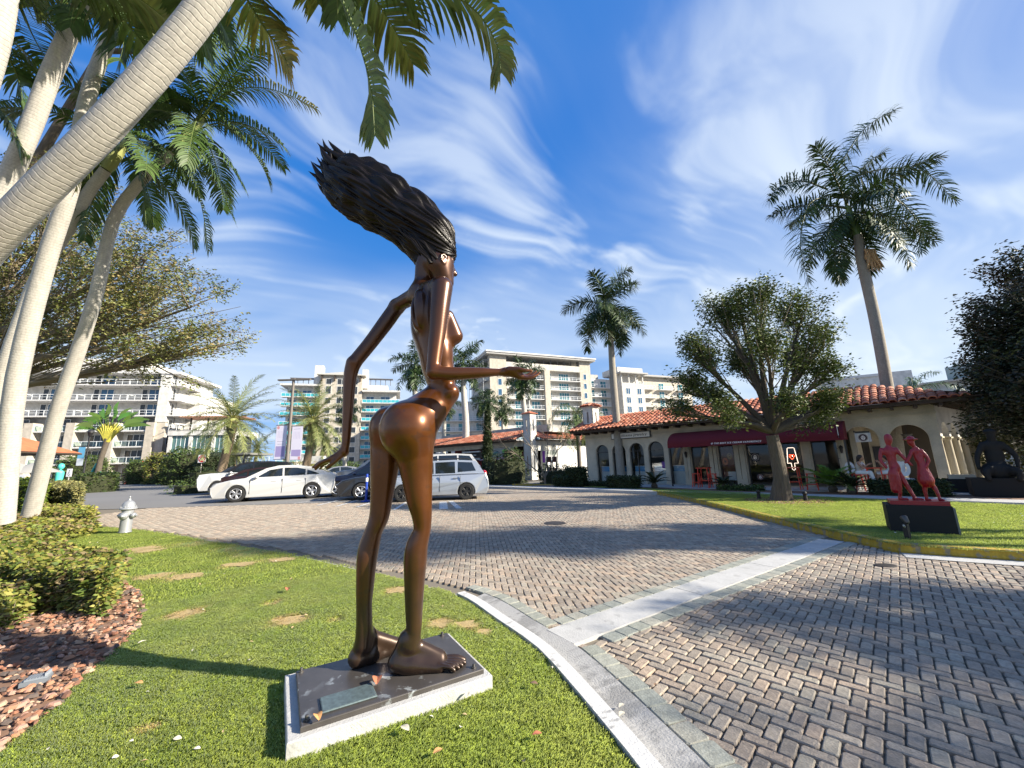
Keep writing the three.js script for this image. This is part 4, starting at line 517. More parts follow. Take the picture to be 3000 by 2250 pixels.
// crown blobs [x, y, z, r]; limbs reach each blob, twigs fan out inside it, leaves sit at the twig ends
function tree(name, label, cat, trunk, fork, blobs, o) {
  const b = trunk[0].slice(0, 3), root = thing(name, label, cat, b, 0, o.group), r = rng(o.seed), mb = new MB(), tw = new MB(), spots = [];
  mb.tube(trunk.map(p => rel(p, b)), trunk.map((p, i) => p[3] * (i === 0 ? 1.35 : 1)), 12, false);
  const f = V(...rel(fork, b)), fr = trunk[trunk.length - 1][3];
  for (const q of blobs) { const c = V(...rel(q, b)), mid = f.clone().lerp(c, .5).add(V((r() - .5) * .5, .15 * q[3] + (o.sag ?? 0), (r() - .5) * .5)), lim = new THREE.CatmullRomCurve3([f.clone(), mid, c]); const lp = lim.getPoints(7).map(p => p.toArray()); if (!o.bare || q[4] !== 0) mb.tube(lp, lp.map((_, i) => lerp(fr * .62, .03, i / 7)), 7, false);
    const nt = Math.round((o.twigs ?? 10) * q[3] * q[3]); for (let k = 0; k < nt; k++) { const t = .45 + .55 * r(), p0 = lim.getPoint(t), d = V(r() - .5, (r() - .5) * (o.flat ?? .8) + (o.rise ?? .1), r() - .5).normalize(), R = q[3] * (.55 + .5 * Math.sqrt(r())), e = c.clone().addScaledVector(d, R), m = p0.clone().lerp(e, .5).add(V((r() - .5) * .2 * q[3], (o.rise ?? .1) * -.3, (r() - .5) * .2 * q[3])); const tp = new THREE.QuadraticBezierCurve3(p0, m, e).getPoints(5); tw.tube(tp.map(p => p.toArray()), tp.map((_, i) => lerp(.022, .006, i / 5) * (o.twigR ?? 1)), 4, false);
      for (let i = 0; i < (o.per ?? 7); i++) { const u = .35 + .65 * Math.pow(r(), .6), p = new THREE.QuadraticBezierCurve3(p0, m, e).getPoint(u); spots.push([p.x + (r() - .5) * .35, p.y + (r() - .5) * .3, p.z + (r() - .5) * .35]); } } }
  mesh('trunk', mb.geo(), o.bark ?? VEG.bark, root); const t = mesh('twigs', tw.geo(), VEG.twig, root); t.userData.kind = 'stuff';
  foliage(root, 'crown', o.leaf ?? LC.oak, spots, o.tones ?? [[.055, .09, .02], [.075, .12, .025], [.04, .07, .018]], r, o.size ?? 1); return root;
}
const oakTone = [[.075, .105, .024], [.11, .15, .03], [.05, .075, .02], [.15, .19, .04]];
const ob = (u, v, z, r) => [0, 0, 0, r];
tree('oak_tree', 'round topped live oak on the right lawn with two ground lights at its foot', 'tree', [[8.09, .1, -12.45, .235], [8.181,0.784,-12.45].concat(.2), [8.146,1.614,-12.45].concat(.185), [8.115,2.09,-12.45].concat(.17)], [8.132,2.197,-12.45], [
  [6.018,4.468,-12.2].concat(.95), [7.078,5.963,-12.6].concat(.95), [8.121,6.172,-12].concat(.95), [10.002,6.068,-12.8].concat(.95), [10.166,4.937,-12.3].concat(.85), [9.82,3.751,-12].concat(.8), [5.782,3.602,-12.9].concat(.8), [7.686,4.42,-11.4].concat(.95), [8.126,4.467,-13.4].concat(.9), [10.026,4.408,-13.4].concat(.9), [5.96,2.983,-11.8].concat(.7), [10.069,2.861,-12.6].concat(.75), [8.31,2.87,-11.5].concat(.6), [7.982,6.714,-13].concat(.6), [9.981,2.918,-12.2].concat(.5), [5.152,2.82,-12.4].concat(.6), [6.202,2.491,-11.6].concat(.5), [10.071,2.404,-13].concat(.5)], { seed: 3, twigs: 27, per: 8, rise: .6, flat: 1, leaf: LC.oak, tones: oakTone, size: .95 });
tree('fig_tree', 'wide spreading tree with long bare limbs behind the palm clump on the left', 'tree', [[-22.5, 0, -12.5, .5], [-22.3, 2.4, -12.8, .42], [-22, 4.2, -13, .36]], [-22, 4.2, -13], [
  [-11.356,7.256,-13.129].concat(1.7), [-13.347,9.24,-13.244].concat(1.9), [-13.649,7.129,-12.644].concat(1.8), [-10.795,5.686,-13.441].concat(1.25), [-11.939,5.466,-12.975].concat(1.2), [-16.783,10.362,-13.53].concat(2.1), [-18.553,12.206,-13.163].concat(2.2), [-17.406,7.053,-14.189].concat(1.8), [-19.176,8.897,-13.822].concat(2), [-10.325,5.97,-13.589].concat(.85), [-15.038,6.622,-14.784].concat(1.5), [-17.627,5.407,-14.007].concat(1.2), [-14.074,8.656,-14.889].concat(1.6), [-17.139,13.115,-14.002].concat(1.6), [-18.679,6.754,-13.229].concat(1.6)], { seed: 7, twigs: 11, per: 8, rise: .15, flat: .7, sag: -.5, leaf: LC.fig, bark: VEG.twig, tones: [[.19, .22, .06], [.25, .25, .08], [.13, .16, .045], [.28, .22, .09]], twigR: 1.3, size: .95 });
tree('fig_tree', 'leafy treetop glimpsed at the top edge, just left of the leaning trunk', 'tree', [[-25, 0, -15, .3], [-24, 5, -15, .25], [-15.772,17.885,-12.542].concat(.12), [-13.047,17.291,-12.15].concat(.1)], [-13.047,17.291,-12.15], [[-11.407,17.53,-11.083].concat(1.3), [-12.559,18.495,-11.401].concat(1.2), [-13.87,20.259,-11.56].concat(1.4)], { seed: 9, twigs: 12, per: 8, leaf: LC.fig, tones: [[.12, .15, .045], [.09, .11, .03]] });
tree('dark_tree', 'dark leafy tree at the right edge overhanging the arcade', 'tree', [[19.5, .1, -11.5, .35], [19.6, 1.8, -11.6, .28], [19.7, 2.6, -11.7, .26]], [19.7, 2.6, -11.7], [[16.844,5.737,-12.5].concat(1.4), [16.858,4.749,-12].concat(1.9), [16.186,4.074,-12.8].concat(1.0), [15.709,3.355,-12].concat(1.5), [15.89,2.465,-12.6].concat(1.2), [18.5,7.282,-12.5].concat(1.6), [15.944,2.538,-11.5].concat(1.6)], { seed: 13, twigs: 26, per: 9, leaf: LC.oak, size: 1.25, tones: [[.03, .045, .018], [.045, .06, .025], [.05, .045, .03]] });
tree('dark_tree', 'pale leafed tree behind the dark sculpture at the right edge', 'tree', [[24, .1, -16, .25], [24, 2, -16, .2]], [24, 2, -16], [[20.267,2.352,-16.5].concat(1.2), [20.034,1.229,-16].concat(1.3), [20.215,1.529,-17].concat(.8), [21.293,2.277,-16].concat(1.5)], { seed: 15, twigs: 18, per: 9, leaf: LC.oak, size: 1.2, tones: [[.11, .13, .04], [.14, .15, .06]] });
// trees beside the road to the right of the frame: only their shade shows, on the paving
for (const [cx, cz, h, s, l] of [[4.6, -3.6, 6.5, .62, 'nearest roadside tree right of the view, shading the near paving'], [6.8, -3.3, 7.2, .66, 'second roadside tree right of the view, shading the near paving'], [4.2, -2.0, 8.2, .5, 'roadside tree beyond the two nearest ones right of the view'], [4.4, -7.9, 10, .74, 'tall slim roadside tree right of the view'], [.6, -8.1, 12.5, .8, 'taller slim tree further right of the view'], [-3.2, -8.4, 15, .85, 'tallest slim tree farthest right of the view']]) { const x = cx + h * SUN.x / SUN.y, z = cz + h * SUN.z / SUN.y; tree('shade_tree', l, 'tree', [[x, 0, z, .16], [x + .1, h * .5, z, .13], [x, h * .8, z, .1]], [x, h * .8, z], [[x - 1.3 * s, h, z + .3, 1.3 * s], [x + 1.2 * s, h + .3, z - .5, 1.3 * s], [x, h + .9, z + .2, 1.2 * s], [x + .3, h - .3, z + 1.1 * s, 1.0 * s], [x - .4, h - .2, z - 1.2 * s, 1.0 * s]], { seed: 70 + Math.round(x), twigs: 14, per: 8, size: 1.5 }); }


// ---------- the shops: cream walls, arches, terracotta tiles ----------
const stucco = (r, g, b) => mat({ color: col(r, g, b), map: mottle, roughness: .9, bumpMap: grainBump, bumpScale: .002 });
const S = {
  wall: stucco(.62, .55, .42), cream: stucco(.68, .64, .55), white: stucco(.64, .63, .6), stone: stucco(.56, .50, .38), grey: stucco(.5, .49, .46),
  dark: mat({ color: col(.022, .018, .016), roughness: .6 }), timber: mat({ color: col(.05, .033, .022), roughness: .8 }), frame: mat({ color: col(.03, .027, .025), roughness: .4 }),
  glass: new THREE.MeshPhysicalMaterial({ color: col(.86, .92, .92), transmission: 1, thickness: 0, roughness: .03, ior: 1.5 }),
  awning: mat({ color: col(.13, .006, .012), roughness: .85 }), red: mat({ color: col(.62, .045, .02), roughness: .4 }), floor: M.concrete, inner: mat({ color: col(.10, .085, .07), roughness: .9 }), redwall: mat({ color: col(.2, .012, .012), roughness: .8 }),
};
const bx = (root, name, m, ...b) => new MB().box(...b).build(name, m, root);
function holed(outline, holes, depth, mb = new MB()) { const s = new THREE.Shape(outline.map(p => new THREE.Vector2(...p))); for (const h of holes) { const q = new THREE.Path(); if (h.arch) { const { x, w, y0, ys } = h; q.moveTo(x, y0); q.lineTo(x + w, y0); q.lineTo(x + w, ys); q.absarc(x + w / 2, ys, w / 2, 0, Math.PI, false); q.lineTo(x, y0); } else { q.moveTo(h.x, h.y0); q.lineTo(h.x + h.w, h.y0); q.lineTo(h.x + h.w, h.y1); q.lineTo(h.x, h.y1); q.lineTo(h.x, h.y0); } s.holes.push(q); } const g = new THREE.ExtrudeGeometry(s, { depth, bevelEnabled: false, curveSegments: 14 }); g.translate(0, 0, -depth); return mb.add(g); }
// one barrel tile, length along +z downhill
function tileGeo(L, R, seed) { const mb = new MB(), r = rng(seed), n = 7; const row = (z, q, y) => Array.from({ length: n + 1 }, (_, i) => { const a = Math.PI * i / n; return [-Math.cos(a) * q, Math.sin(a) * q * .75 + y, z]; }); const A = row(0, R * .86, .0), B = row(L, R, .018), C = row(L, R * .72, .016); for (let i = 0; i < n; i++) { mb.quad(B[i], B[i + 1], A[i + 1], A[i], [r(), r()]); mb.quad(C[i], C[i + 1], B[i + 1], B[i]); } return mb.geo(); }
const tileGeos = [1, 2].map(s => tileGeo(.40, .125, s)), tileMats = [[.42, .13, .065], [.50, .18, .10], [.33, .095, .05], [.55, .25, .16], [.38, .15, .09]].map(c => mat({ color: col(...c), map: mottle, roughness: .85 }));
// tiles of one slope: local x across, run up the slope from (y0, z0) to (y1, z1)
function tiles(root, x0, x1, y0, z0, y1, z1, seed, max, skew = 0) {
  const r = rng(seed), len = Math.hypot(y1 - y0, z1 - z0), rows = Math.ceil(len / .32), pitch = Math.atan2(y1 - y0, Math.abs(z1 - z0)), all = []; let n = 0;
  for (let k = 0; k < rows; k++) { const t = (k + 1) * .32 / len; for (let x = x0 + .13; x < x1 - .05 - Math.abs(skew) * k; x += .25) all.push([x + (r() - .5) * .02, lerp(y0, y1, t) + .02 + r() * .012, lerp(z0, z1, t), Math.floor(r() * 5), (r() - .5) * .05]); }
  const under = new MB(); under.quad([x0, y0, z0], [x1, y0, z0], [x1 - Math.abs(skew) * rows, y1, z1], [x0, y1, z1]); under.build('roof_deck', tileMats[2], root);
  const m = (a) => M4(a[0], a[1], a[2], a[4], 1, pitch * Math.sign(z0 - z1));
  const own = all.slice(0, max); for (const a of own) { const t = mesh('roof_tile', tileGeos[n++ % 2], tileMats[a[3]], root); t.position.set(a[0], a[1], a[2]); t.rotation.set(pitch, a[4], 0, 'YXZ'); }
  for (let c = 0; c < 5; c++) { const rest = all.slice(max).filter(a => a[3] === c); if (rest.length) stuff('roof_tiles', tileGeos[c % 2], tileMats[c], rest.map(a => M4(a[0], a[1], a[2], a[4], 1, pitch)), root); }
}
const SITE = -.7753;
function toWorld(o, x, y, z, ry = SITE) { const c = Math.cos(ry), s = Math.sin(ry); return [o[0] + x * c + z * s, y, o[2] - x * s + z * c]; }
const P1 = [4.496, 0, -24.66], sw = (x, y, z) => toWorld(P1, x, y, z);
function canvasTex(w, h, draw) { const c = document.createElement('canvas'); c.width = w; c.height = h; const g = c.getContext('2d'); draw(g, w, h); const t = new THREE.CanvasTexture(c); t.colorSpace = THREE.SRGBColorSpace; t.magFilter = THREE.LinearFilter; return t; }
function panel(root, name, t, x0, y0, x1, y1, z, extra = {}) { const g = new THREE.PlaneGeometry(x1 - x0, y1 - y0); g.translate((x0 + x1) / 2, (y0 + y1) / 2, z); return mesh(name, g, mat({ map: t, roughness: .7, ...extra }), root); }
const emblem = (bg, fg) => canvasTex(256, 256, (g, w) => { if (bg) { g.fillStyle = bg; g.fillRect(0, 0, w, w); } g.fillStyle = fg; g.beginPath(); g.arc(128, 128, 118, 0, 7); g.fill(); g.strokeStyle = '#e8ddd0'; g.lineWidth = 6; g.beginPath(); g.arc(128, 128, 104, 0, 7); g.stroke(); g.fillStyle = '#eadfd2'; g.beginPath(); g.ellipse(128, 132, 56, 74, 0, 0, 7); g.fill(); g.fillStyle = fg; for (const s of [-1, 1]) { g.beginPath(); g.ellipse(128 + s * 26, 118, 17, 9, s * .25, 0, 7); g.fill(); g.fillRect(128 + s * 26 - 18, 92, 36, 6); } g.beginPath(); g.ellipse(128, 172, 18, 8, 0, 0, 7); g.fill(); g.fillRect(125, 125, 6, 26); g.beginPath(); g.moveTo(72, 100); g.quadraticCurveTo(128, 30, 184, 100); g.lineTo(184, 70); g.quadraticCurveTo(128, 20, 72, 70); g.fill(); });
{
  const B = thing('shop_building', 'long cream arcaded shop with terracotta tile roof and dark red awning behind the right lawn', 'building', P1, SITE);
  const holes = [{ arch: 1, x: .67, w: .84, y0: .13, ys: 1.94 }, { arch: 1, x: 1.78, w: .84, y0: .13, ys: 1.94 }, { arch: 1, x: 2.88, w: .84, y0: .13, ys: 1.94 }, { arch: 1, x: 4.0, w: .86, y0: .13, ys: 1.95 },
    ...[[5.12, .75], [6.25, .86], [7.55, .68], [8.75, .95], [9.9, .95], [11.2, .9]].map(([x, w]) => ({ x, w, y0: .13, y1: 2.08 })), { arch: 1, x: 12.32, w: 1.05, y0: .13, ys: 1.95 }, { arch: 1, x: 13.66, w: 1.05, y0: .13, ys: 1.92 }];
  holed([[-.05, .1], [15, .1], [15, 3.12], [-.05, 3.12]], holes, .26).build('wall', S.wall, B);
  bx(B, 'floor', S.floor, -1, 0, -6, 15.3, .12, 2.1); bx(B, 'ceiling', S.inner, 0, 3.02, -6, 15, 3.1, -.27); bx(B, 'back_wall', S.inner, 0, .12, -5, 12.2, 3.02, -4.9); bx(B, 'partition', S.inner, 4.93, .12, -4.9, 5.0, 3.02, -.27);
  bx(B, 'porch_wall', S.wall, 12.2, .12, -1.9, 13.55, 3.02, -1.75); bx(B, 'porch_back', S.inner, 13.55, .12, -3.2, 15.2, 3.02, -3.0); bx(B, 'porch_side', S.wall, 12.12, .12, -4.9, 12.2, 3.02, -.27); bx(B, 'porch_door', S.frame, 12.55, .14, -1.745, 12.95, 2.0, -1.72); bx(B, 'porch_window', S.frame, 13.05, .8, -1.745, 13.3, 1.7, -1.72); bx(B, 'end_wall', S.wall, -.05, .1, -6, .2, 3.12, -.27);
  bx(B, 'cornice', S.stone, -.06, 2.78, .003, 15.02, 2.86, .06); bx(B, 'plinth', S.stone, -.06, .1, .003, .66, .42, .04);
  // block joints of the stone facing, cut as thin recesses between proud courses
  for (const [a, b] of [[.003, .64], [1.55, 1.75], [2.66, 2.85], [3.76, 3.97], [4.9, 5.1], [12.05, 12.29], [13.4, 13.63], [14.74, 15]]) for (const y of [.46, .86, 1.26, 1.66]) bx(B, 'stone_block', S.wall, a + .01, y, .001, b - .01, y + .385, .014);
  for (const h of holes.slice(0, 4)) { // glazing with dark frames set back in the reveal
    const f = new MB(), z = -.16; for (const x of [h.x + .02, h.x + h.w - .02]) f.cb(x, 1.0, z, .05, 1.75, .05); f.cb(h.x + h.w / 2, h.ys - .02, z, h.w - .09, .04, .05); if (h.x > 2.8 && h.x < 3) { f.cb(h.x + h.w / 2, 1, z, .045, 1.7, .05); } const arcP = []; for (let i = 0; i <= 14; i++) { const a = Math.PI * i / 14; arcP.push([h.x + h.w / 2 + Math.cos(a) * (h.w / 2 - .02), h.ys + Math.sin(a) * (h.w / 2 - .02), z]); } f.tube(arcP, .028, 5); f.build('window_frame', S.frame, B);
    const s = new THREE.Shape(); s.moveTo(h.x + .04, .14); s.lineTo(h.x + h.w - .04, .14); s.lineTo(h.x + h.w - .04, h.ys); s.absarc(h.x + h.w / 2, h.ys, h.w / 2 - .04, 0, Math.PI, false); mesh('pane', new THREE.ShapeGeometry(s, 12).translate(0, 0, -.17), S.glass, B); }
  for (const h of holes.slice(4, 10)) { const f = new MB(), z = -.16; for (const x of [h.x + .025, h.x + h.w - .025]) f.cb(x, 1.1, z, .05, 1.94, .06); f.cb(h.x + h.w / 2, 2.055, z, h.w - .1, .05, .06); f.build('window_frame', S.frame, B); mesh('pane', new THREE.PlaneGeometry(h.w - .1, 1.9).translate(h.x + h.w / 2, 1.08, -.17), S.glass, B); }
  for (const [x, w] of [[5.9, .16], [6.06, .16], [7.16, .17], [7.34, .17], [8.28, .2], [8.49, .22], [9.73, .14], [10.92, .24], [12.13, .15]]) { const c = new MB(); c.box(x, .12, .003, x + w - .015, 2.1, .075); c.box(x - .012, 2.1, .003, x + w - .003, 2.2, .095); c.box(x - .012, .12, .003, x + w - .003, .42, .1); c.build('pilaster', S.stone, B); }
  // shallow pitched roof
  const ov = .8; bx(B, 'soffit', S.timber, -.6, 3.125, -.2, 15.75, 3.16, ov - .02); bx(B, 'fascia', S.timber, -.6, 3.1, ov - .02, 15.75, 3.22, ov + .02);
  for (let x = -.4; x < 15.6; x += .62) bx(B, 'rafter_tail', S.timber, x, 3.0, .01, x + .1, 3.122, ov - .06);
  tiles(B, -.65, 15.8, 3.22, ov + .08, 4.12, -1.35, 5, 290, .3); bx(B, 'ridge', tileMats[2], 0, 4.0, -3.4, 13.8, 4.12, -1.36);
  // shops inside: lit only by the day
  for (const h of holes.slice(0, 5)) { const c = thing('display_case', `white display counter behind the ${['first', 'second', 'third', 'fourth', 'fifth'][holes.indexOf(h)]} shop window from the left`, 'display case', sw(h.x + h.w / 2, 0, -.62), SITE); bx(c, 'counter', S.white, -.38, .12, -.25, .38, .78, .25); bx(c, 'case', mat({ color: col(.12, .3, .5), roughness: .2 }), -.36, .782, -.23, .36, 1.06, .23); bx(c, 'lid', S.white, -.38, 1.062, -.25, .38, 1.09, .25); c.userData.group = 'display counters in the shop windows'; }
  panel(B, 'poster', canvasTex(128, 256, (g, w, h) => { g.fillStyle = '#4a0d0d'; g.fillRect(0, 0, w, h); g.fillStyle = '#a8502c'; g.beginPath(); g.arc(38, 130, 30, 0, 7); g.fill(); g.fillStyle = '#4a0d0d'; g.beginPath(); g.arc(38, 130, 11, 0, 7); g.fill(); g.fillStyle = '#9a7a52'; g.beginPath(); g.arc(88, 88, 26, 0, 7); g.fill(); g.fillStyle = '#4a0d0d'; g.fillRect(78, 70, 20, 6); g.fillRect(80, 90, 16, 5); }), 7.6, .5, 8.15, 2.0, -.19); panel(B, 'notice', canvasTex(32, 32, g => { g.fillStyle = '#aeb2b4'; g.fillRect(0, 0, 32, 32); }), 7.83, .35, 8.2, .75, -.185);
  panel(B, 'emblem', emblem('#140f0d', '#2a1613'), 8.88, 1.22, 9.24, 1.58, -.158, { roughness: .5 }); panel(B, 'emblem', emblem('#140f0d', '#5a1a14'), 9.02, .38, 9.28, .64, -.158, { roughness: .5 });
  panel(B, 'purple_notice', canvasTex(64, 64, g => { g.fillStyle = '#5a2a78'; g.fillRect(0, 0, 64, 64); g.fillStyle = '#b9a3cf'; for (let k = 0; k < 5; k++) g.fillRect(10, 12 + k * 9, 44, 2); }), 4.62, .95, 4.86, 1.3, -.155);
  // side arcade facing the sun: columns carrying an arched wall, its top leaning eave above
  const A = thing('arcade', 'colonnade with cream columns and row of arches on the sunny right end of the shop', 'arcade', sw(15, 0, 0), SITE + Math.PI / 2 - .22);
  const ah = []; for (let k = 0; k < 7; k++) ah.push({ arch: 1, x: .3 + k * 1.32, w: 1.02, y0: .1, ys: 1.98 });
  holed([[0, 1.95], [9.7, 1.95], [9.7, 3.12], [0, 3.12]], ah.map(h => ({ ...h, y0: 1.951 })), .24).build('wall', S.white, A);
  for (let k = 0; k < 8; k++) { const x = .02 + k * 1.32 + (k ? .0 : 0), c = new MB(); c.box(x, .1, -.26, x + .28, .3, .02); c.lathe([[.0, .3], [.125, .3], [.118, 1.0], [.105, 1.8], [.105, 1.84], [.13, 1.86], [.13, 1.9]], 14, [x + .14, 0, -.12]); c.box(x - .02, 1.9, -.27, x + .3, 1.96, .03); c.build('column', S.stone, A); }
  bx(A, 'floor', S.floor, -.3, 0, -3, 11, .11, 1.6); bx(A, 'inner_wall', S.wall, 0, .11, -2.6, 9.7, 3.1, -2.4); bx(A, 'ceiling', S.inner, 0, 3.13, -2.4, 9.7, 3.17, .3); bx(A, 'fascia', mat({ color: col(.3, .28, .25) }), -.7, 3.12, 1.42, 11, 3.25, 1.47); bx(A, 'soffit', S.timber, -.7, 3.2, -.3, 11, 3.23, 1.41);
  for (let x = -.5; x < 10.8; x += .3) bx(A, 'rafter', S.timber, x, 3.06, .02, x + .07, 3.198, 1.38); for (let k = 0; k < 5; k++) bx(A, 'inner_window', S.frame, .5 + k * 1.8, .5, -2.398, 1.4 + k * 1.8, 2.2, -2.37);
  new MB().quad([-.7, 3.26, 1.46], [11, 3.26, 1.46], [11, 4.0, -1.2], [1.9, 4.0, -1.2]).build('roof_deck', tileMats[2], A);
  // bell tower
  const T = thing('bell_tower', 'small white tower with arched slots at the left end of the arcaded shop roof', 'tower', sw(-.14, 0, -.02), SITE), tw = .74;
  const twr = (R, w, y0, y1, slotY) => { const sl = [{ arch: 1, x: w / 2 - .07, w: .14, y0: slotY, ys: slotY + .62 }]; for (const [rot, px, pz] of [[0, 0, 0], [Math.PI / 2, w, 0], [Math.PI, w, -w], [-Math.PI / 2, 0, -w]]) { const m = holed([[.0, y0], [w, y0], [w, y1], [0, y1]], sl, .06).build('face', S.white, R); m.rotation.y = rot; m.position.set(px, 0, pz); } bx(R, 'band', S.white, -.04, y1 - .12, -w - .04, w + .04, y1, .04); };
  twr(T, tw, 3.0, 4.82, 3.75); bx(T, 'core', S.grey, .12, 3, -tw + .12, tw - .12, 4.7, -.12); const cap4 = (R, w, y) => { const c = new MB(), o = .14, q = [[-o, y, o], [w + o, y, o], [w + o, y, -w - o], [-o, y, -w - o]], t = [w / 2, y + .26, -w / 2]; for (let k = 0; k < 4; k++) c.tri(q[k], q[(k + 1) % 4], t); c.box(-o, y - .03, -w - o, w + o, y - .001, o); c.build('cap', tileMats[2], R); for (let k = 0; k < 4; k++) for (let i = 0; i < 4; i++) { const a = q[k], b = q[(k + 1) % 4], f = (i + .5) / 4, m = mesh('roof_tile', tileGeos[i % 2], tileMats[(i + k) % 5], R); m.scale.set(.8, .8, .9); m.position.set(lerp(a[0], b[0], f) * .62 + t[0] * .38, y + .11, lerp(a[2], b[2], f) * .62 + t[2] * .38); m.rotation.set(.42, k * Math.PI / 2, 0, 'YXZ'); } }; cap4(T, tw, 4.82);
  // sign board, awning, hanging sign, lanterns, neon
  const sg = thing('sign_board', 'white sign board with dark script lettering under the eave above the arched windows', 'sign', sw(1.85, 0, .06), SITE); bx(sg, 'board', S.frame, 0, 2.62, -.02, 2.42, 2.98, .08);
  panel(sg, 'lettering', canvasTex(1024, 150, (g, w, h) => { g.fillStyle = '#d9d6cc'; g.fillRect(0, 0, w, h); g.fillStyle = '#1c1a18'; g.font = 'italic bold 92px serif'; g.fillText("J. Williams Jewelry", 70, 108); }), .04, 2.66, 2.38, 2.94, .083);
  const aw = thing('awning', 'dark red rounded awning with white lettering over the ice cream shop front', 'awning', sw(5.66, 0, 0), SITE); { const L = 6.8, mb = new MB(), prof = []; for (let i = 0; i <= 12; i++) { const a = i / 12 * Math.PI / 2; prof.push([.02 + 1.28 * Math.sin(a), 2.14 + .60 * Math.cos(a)]); } prof.push([1.3, 1.98]); const sh = (k) => prof.map(([z, y]) => [k, y, z]);
    const cols = [0, .35, .7]; const X = (i, z) => i; const left = (z) => 0; for (let j = 0; j < prof.length - 1; j++) { const [z0, y0] = prof[j], [z1, y1] = prof[j + 1]; mb.quad([0, y1, z1], [L, y1, z1], [L, y0, z0], [0, y0, z0]); }
    for (const k of [0, L]) { const pts = sh(k), c = [k, 1.98, .02]; for (let j = 0; j < pts.length - 1; j++) mb.tri(c, pts[j], pts[j + 1]); } mb.build('canopy', new THREE.MeshStandardMaterial({ color: col(.13, .006, .012), roughness: .85, side: THREE.DoubleSide }), aw);
    for (const x of [.02, L - .05]) bx(aw, 'post', S.frame, x, .12, 1.24, x + .06, 1.98, 1.29); bx(aw, 'valance_edge', S.awning, 0, 1.96, 1.285, L, 1.985, 1.305);
    panel(aw, 'lettering', canvasTex(1024, 72, (g, w, h) => { g.fillStyle = '#5e0d16'; g.fillRect(0, 0, w, h); g.fillStyle = '#f2efe9'; g.font = 'italic bold 54px sans-serif'; g.fillText('@ THE BEST ICE CREAM EXPERIENCE', 12, 54, 1000); }), 2.0, 2.0, 4.25, 2.135, 1.306);
    panel(aw, 'end_mark', canvasTex(32, 128, g => { g.fillStyle = '#3a0a10'; g.fillRect(0, 0, 32, 128); g.fillStyle = '#e6ddd4'; g.fillRect(12, 6, 8, 116); }), L - .2, 2.02, L - .12, 2.5, 1.3); }
  const hs = thing('hanging_sign', 'white hanging sign with round dark emblem in the porch arch', 'sign', sw(12.72, 0, .55), SITE); bx(hs, 'board', S.white, 0, 1.86, -.02, .46, 2.2, .02); panel(hs, 'emblem', emblem('#d8cfbd', '#3a1512'), .08, 1.88, .38, 2.18, .024); bx(hs, 'bracket', S.frame, -.02, 2.27, -.56, .02, 2.30, .02); bx(hs, 'hanger', S.frame, .02, 2.2, -.01, .44, 2.235, .01); bx(hs, 'arm', S.frame, -.02, 2.236, -.012, .44, 2.27, .012);
  for (const [x, l] of [[6.05, 'black wall lantern on the pilaster by the left red stools'], [12.2, 'black wall lantern beside the hanging emblem sign']]) { const w = thing('wall_lantern', l, 'lantern', sw(x, 1.62, .12), SITE); w.userData.group = 'wall lanterns of the shop'; new MB().lathe([[0, -.16], [.04, -.14], [.07, .06], [.09, .08], [0, .17]], 6).build('body', S.frame, w); bx(w, 'bracket', S.frame, -.015, .0, -.12, .015, .03, -.02); }
  const cl = thing('ceiling_lantern', 'bowl shaped lamp under the right porch arch', 'lantern', sw(14.15, 2.08, -.5), SITE); new MB().lathe([[0, -.12], [.1, -.08], [.17, .02], [.17, .03], [0, .03]], 14).build('bowl', S.frame, cl); new MB().tube([[0, .03, 0], [0, .9, 0]], .01, 5).build('stem', S.frame, cl);
  const ne = thing('neon_sign', 'white neon ice lolly outline with red heart in the shop window above a red table', 'neon sign', sw(10.47, .8, -.14), SITE); { const w = new THREE.MeshStandardMaterial({ color: col(.9, .8, .7), emissive: col(1, .82, .66), emissiveIntensity: .7 }), rr = new THREE.MeshStandardMaterial({ color: col(.8, .1, .05), emissive: col(1, .12, .05), emissiveIntensity: .7 });
    new MB().tube([[-.06, .3, 0], [-.2, .3, 0], [-.19, .34, 0], [-.13, .93, 0], [-.1, .96, 0], [.1, .96, 0], [.13, .93, 0], [.19, .34, 0], [.2, .3, 0], [.06, .3, 0], [.05, .04, 0], [0, .0, 0], [-.05, .04, 0], [-.06, .3, 0]], .013, 6).build('tube', w, ne); new MB().tube([[0, .45, 0], [.1, .6, 0], [.08, .67, 0], [0, .63, 0], [-.08, .67, 0], [-.1, .6, 0], [0, .45, 0]], .011, 6).build('heart', rr, ne);
    const pl = new THREE.PointLight(col(1, .8, .62), .12); pl.position.set(0, .6, .06); ne.add(pl); }
  // red tables and stools
  const stoolG = (h, w, sl) => { const mb = new MB(); mb.box(-w / 2, h - .03, -w / 2, w / 2, h, w / 2); return mb.geo(); };
  function stool(label, p, turn, h, w, cat, group) { const t = thing(cat === 'table' ? 'bar_table' : 'bar_stool', label, cat, p, turn, group); mesh(cat === 'table' ? 'table_top' : 'seat', stoolG(h, w), S.red, t); const k = w / 2 * (cat === 'table' ? .92 : 1.15), q = w / 2 * .75; for (const [sx, sz] of [[1, 1], [1, -1], [-1, 1], [-1, -1]]) mesh('leg', new MB().tube([[sx * q, h - .03, sz * q], [sx * k, 0, sz * k]], [.022, .018], 5).geo(), S.red, t); const r = lerp(k, q, .35); const ring = new MB(); for (const s of [-1, 1]) { ring.cb(0, h * .35, s * r, 2 * r, .02, .02); ring.cb(s * r, h * .35, 0, .02, .02, 2 * r - .02); } mesh('foot_rail', ring.geo(), S.red, t); return t; }
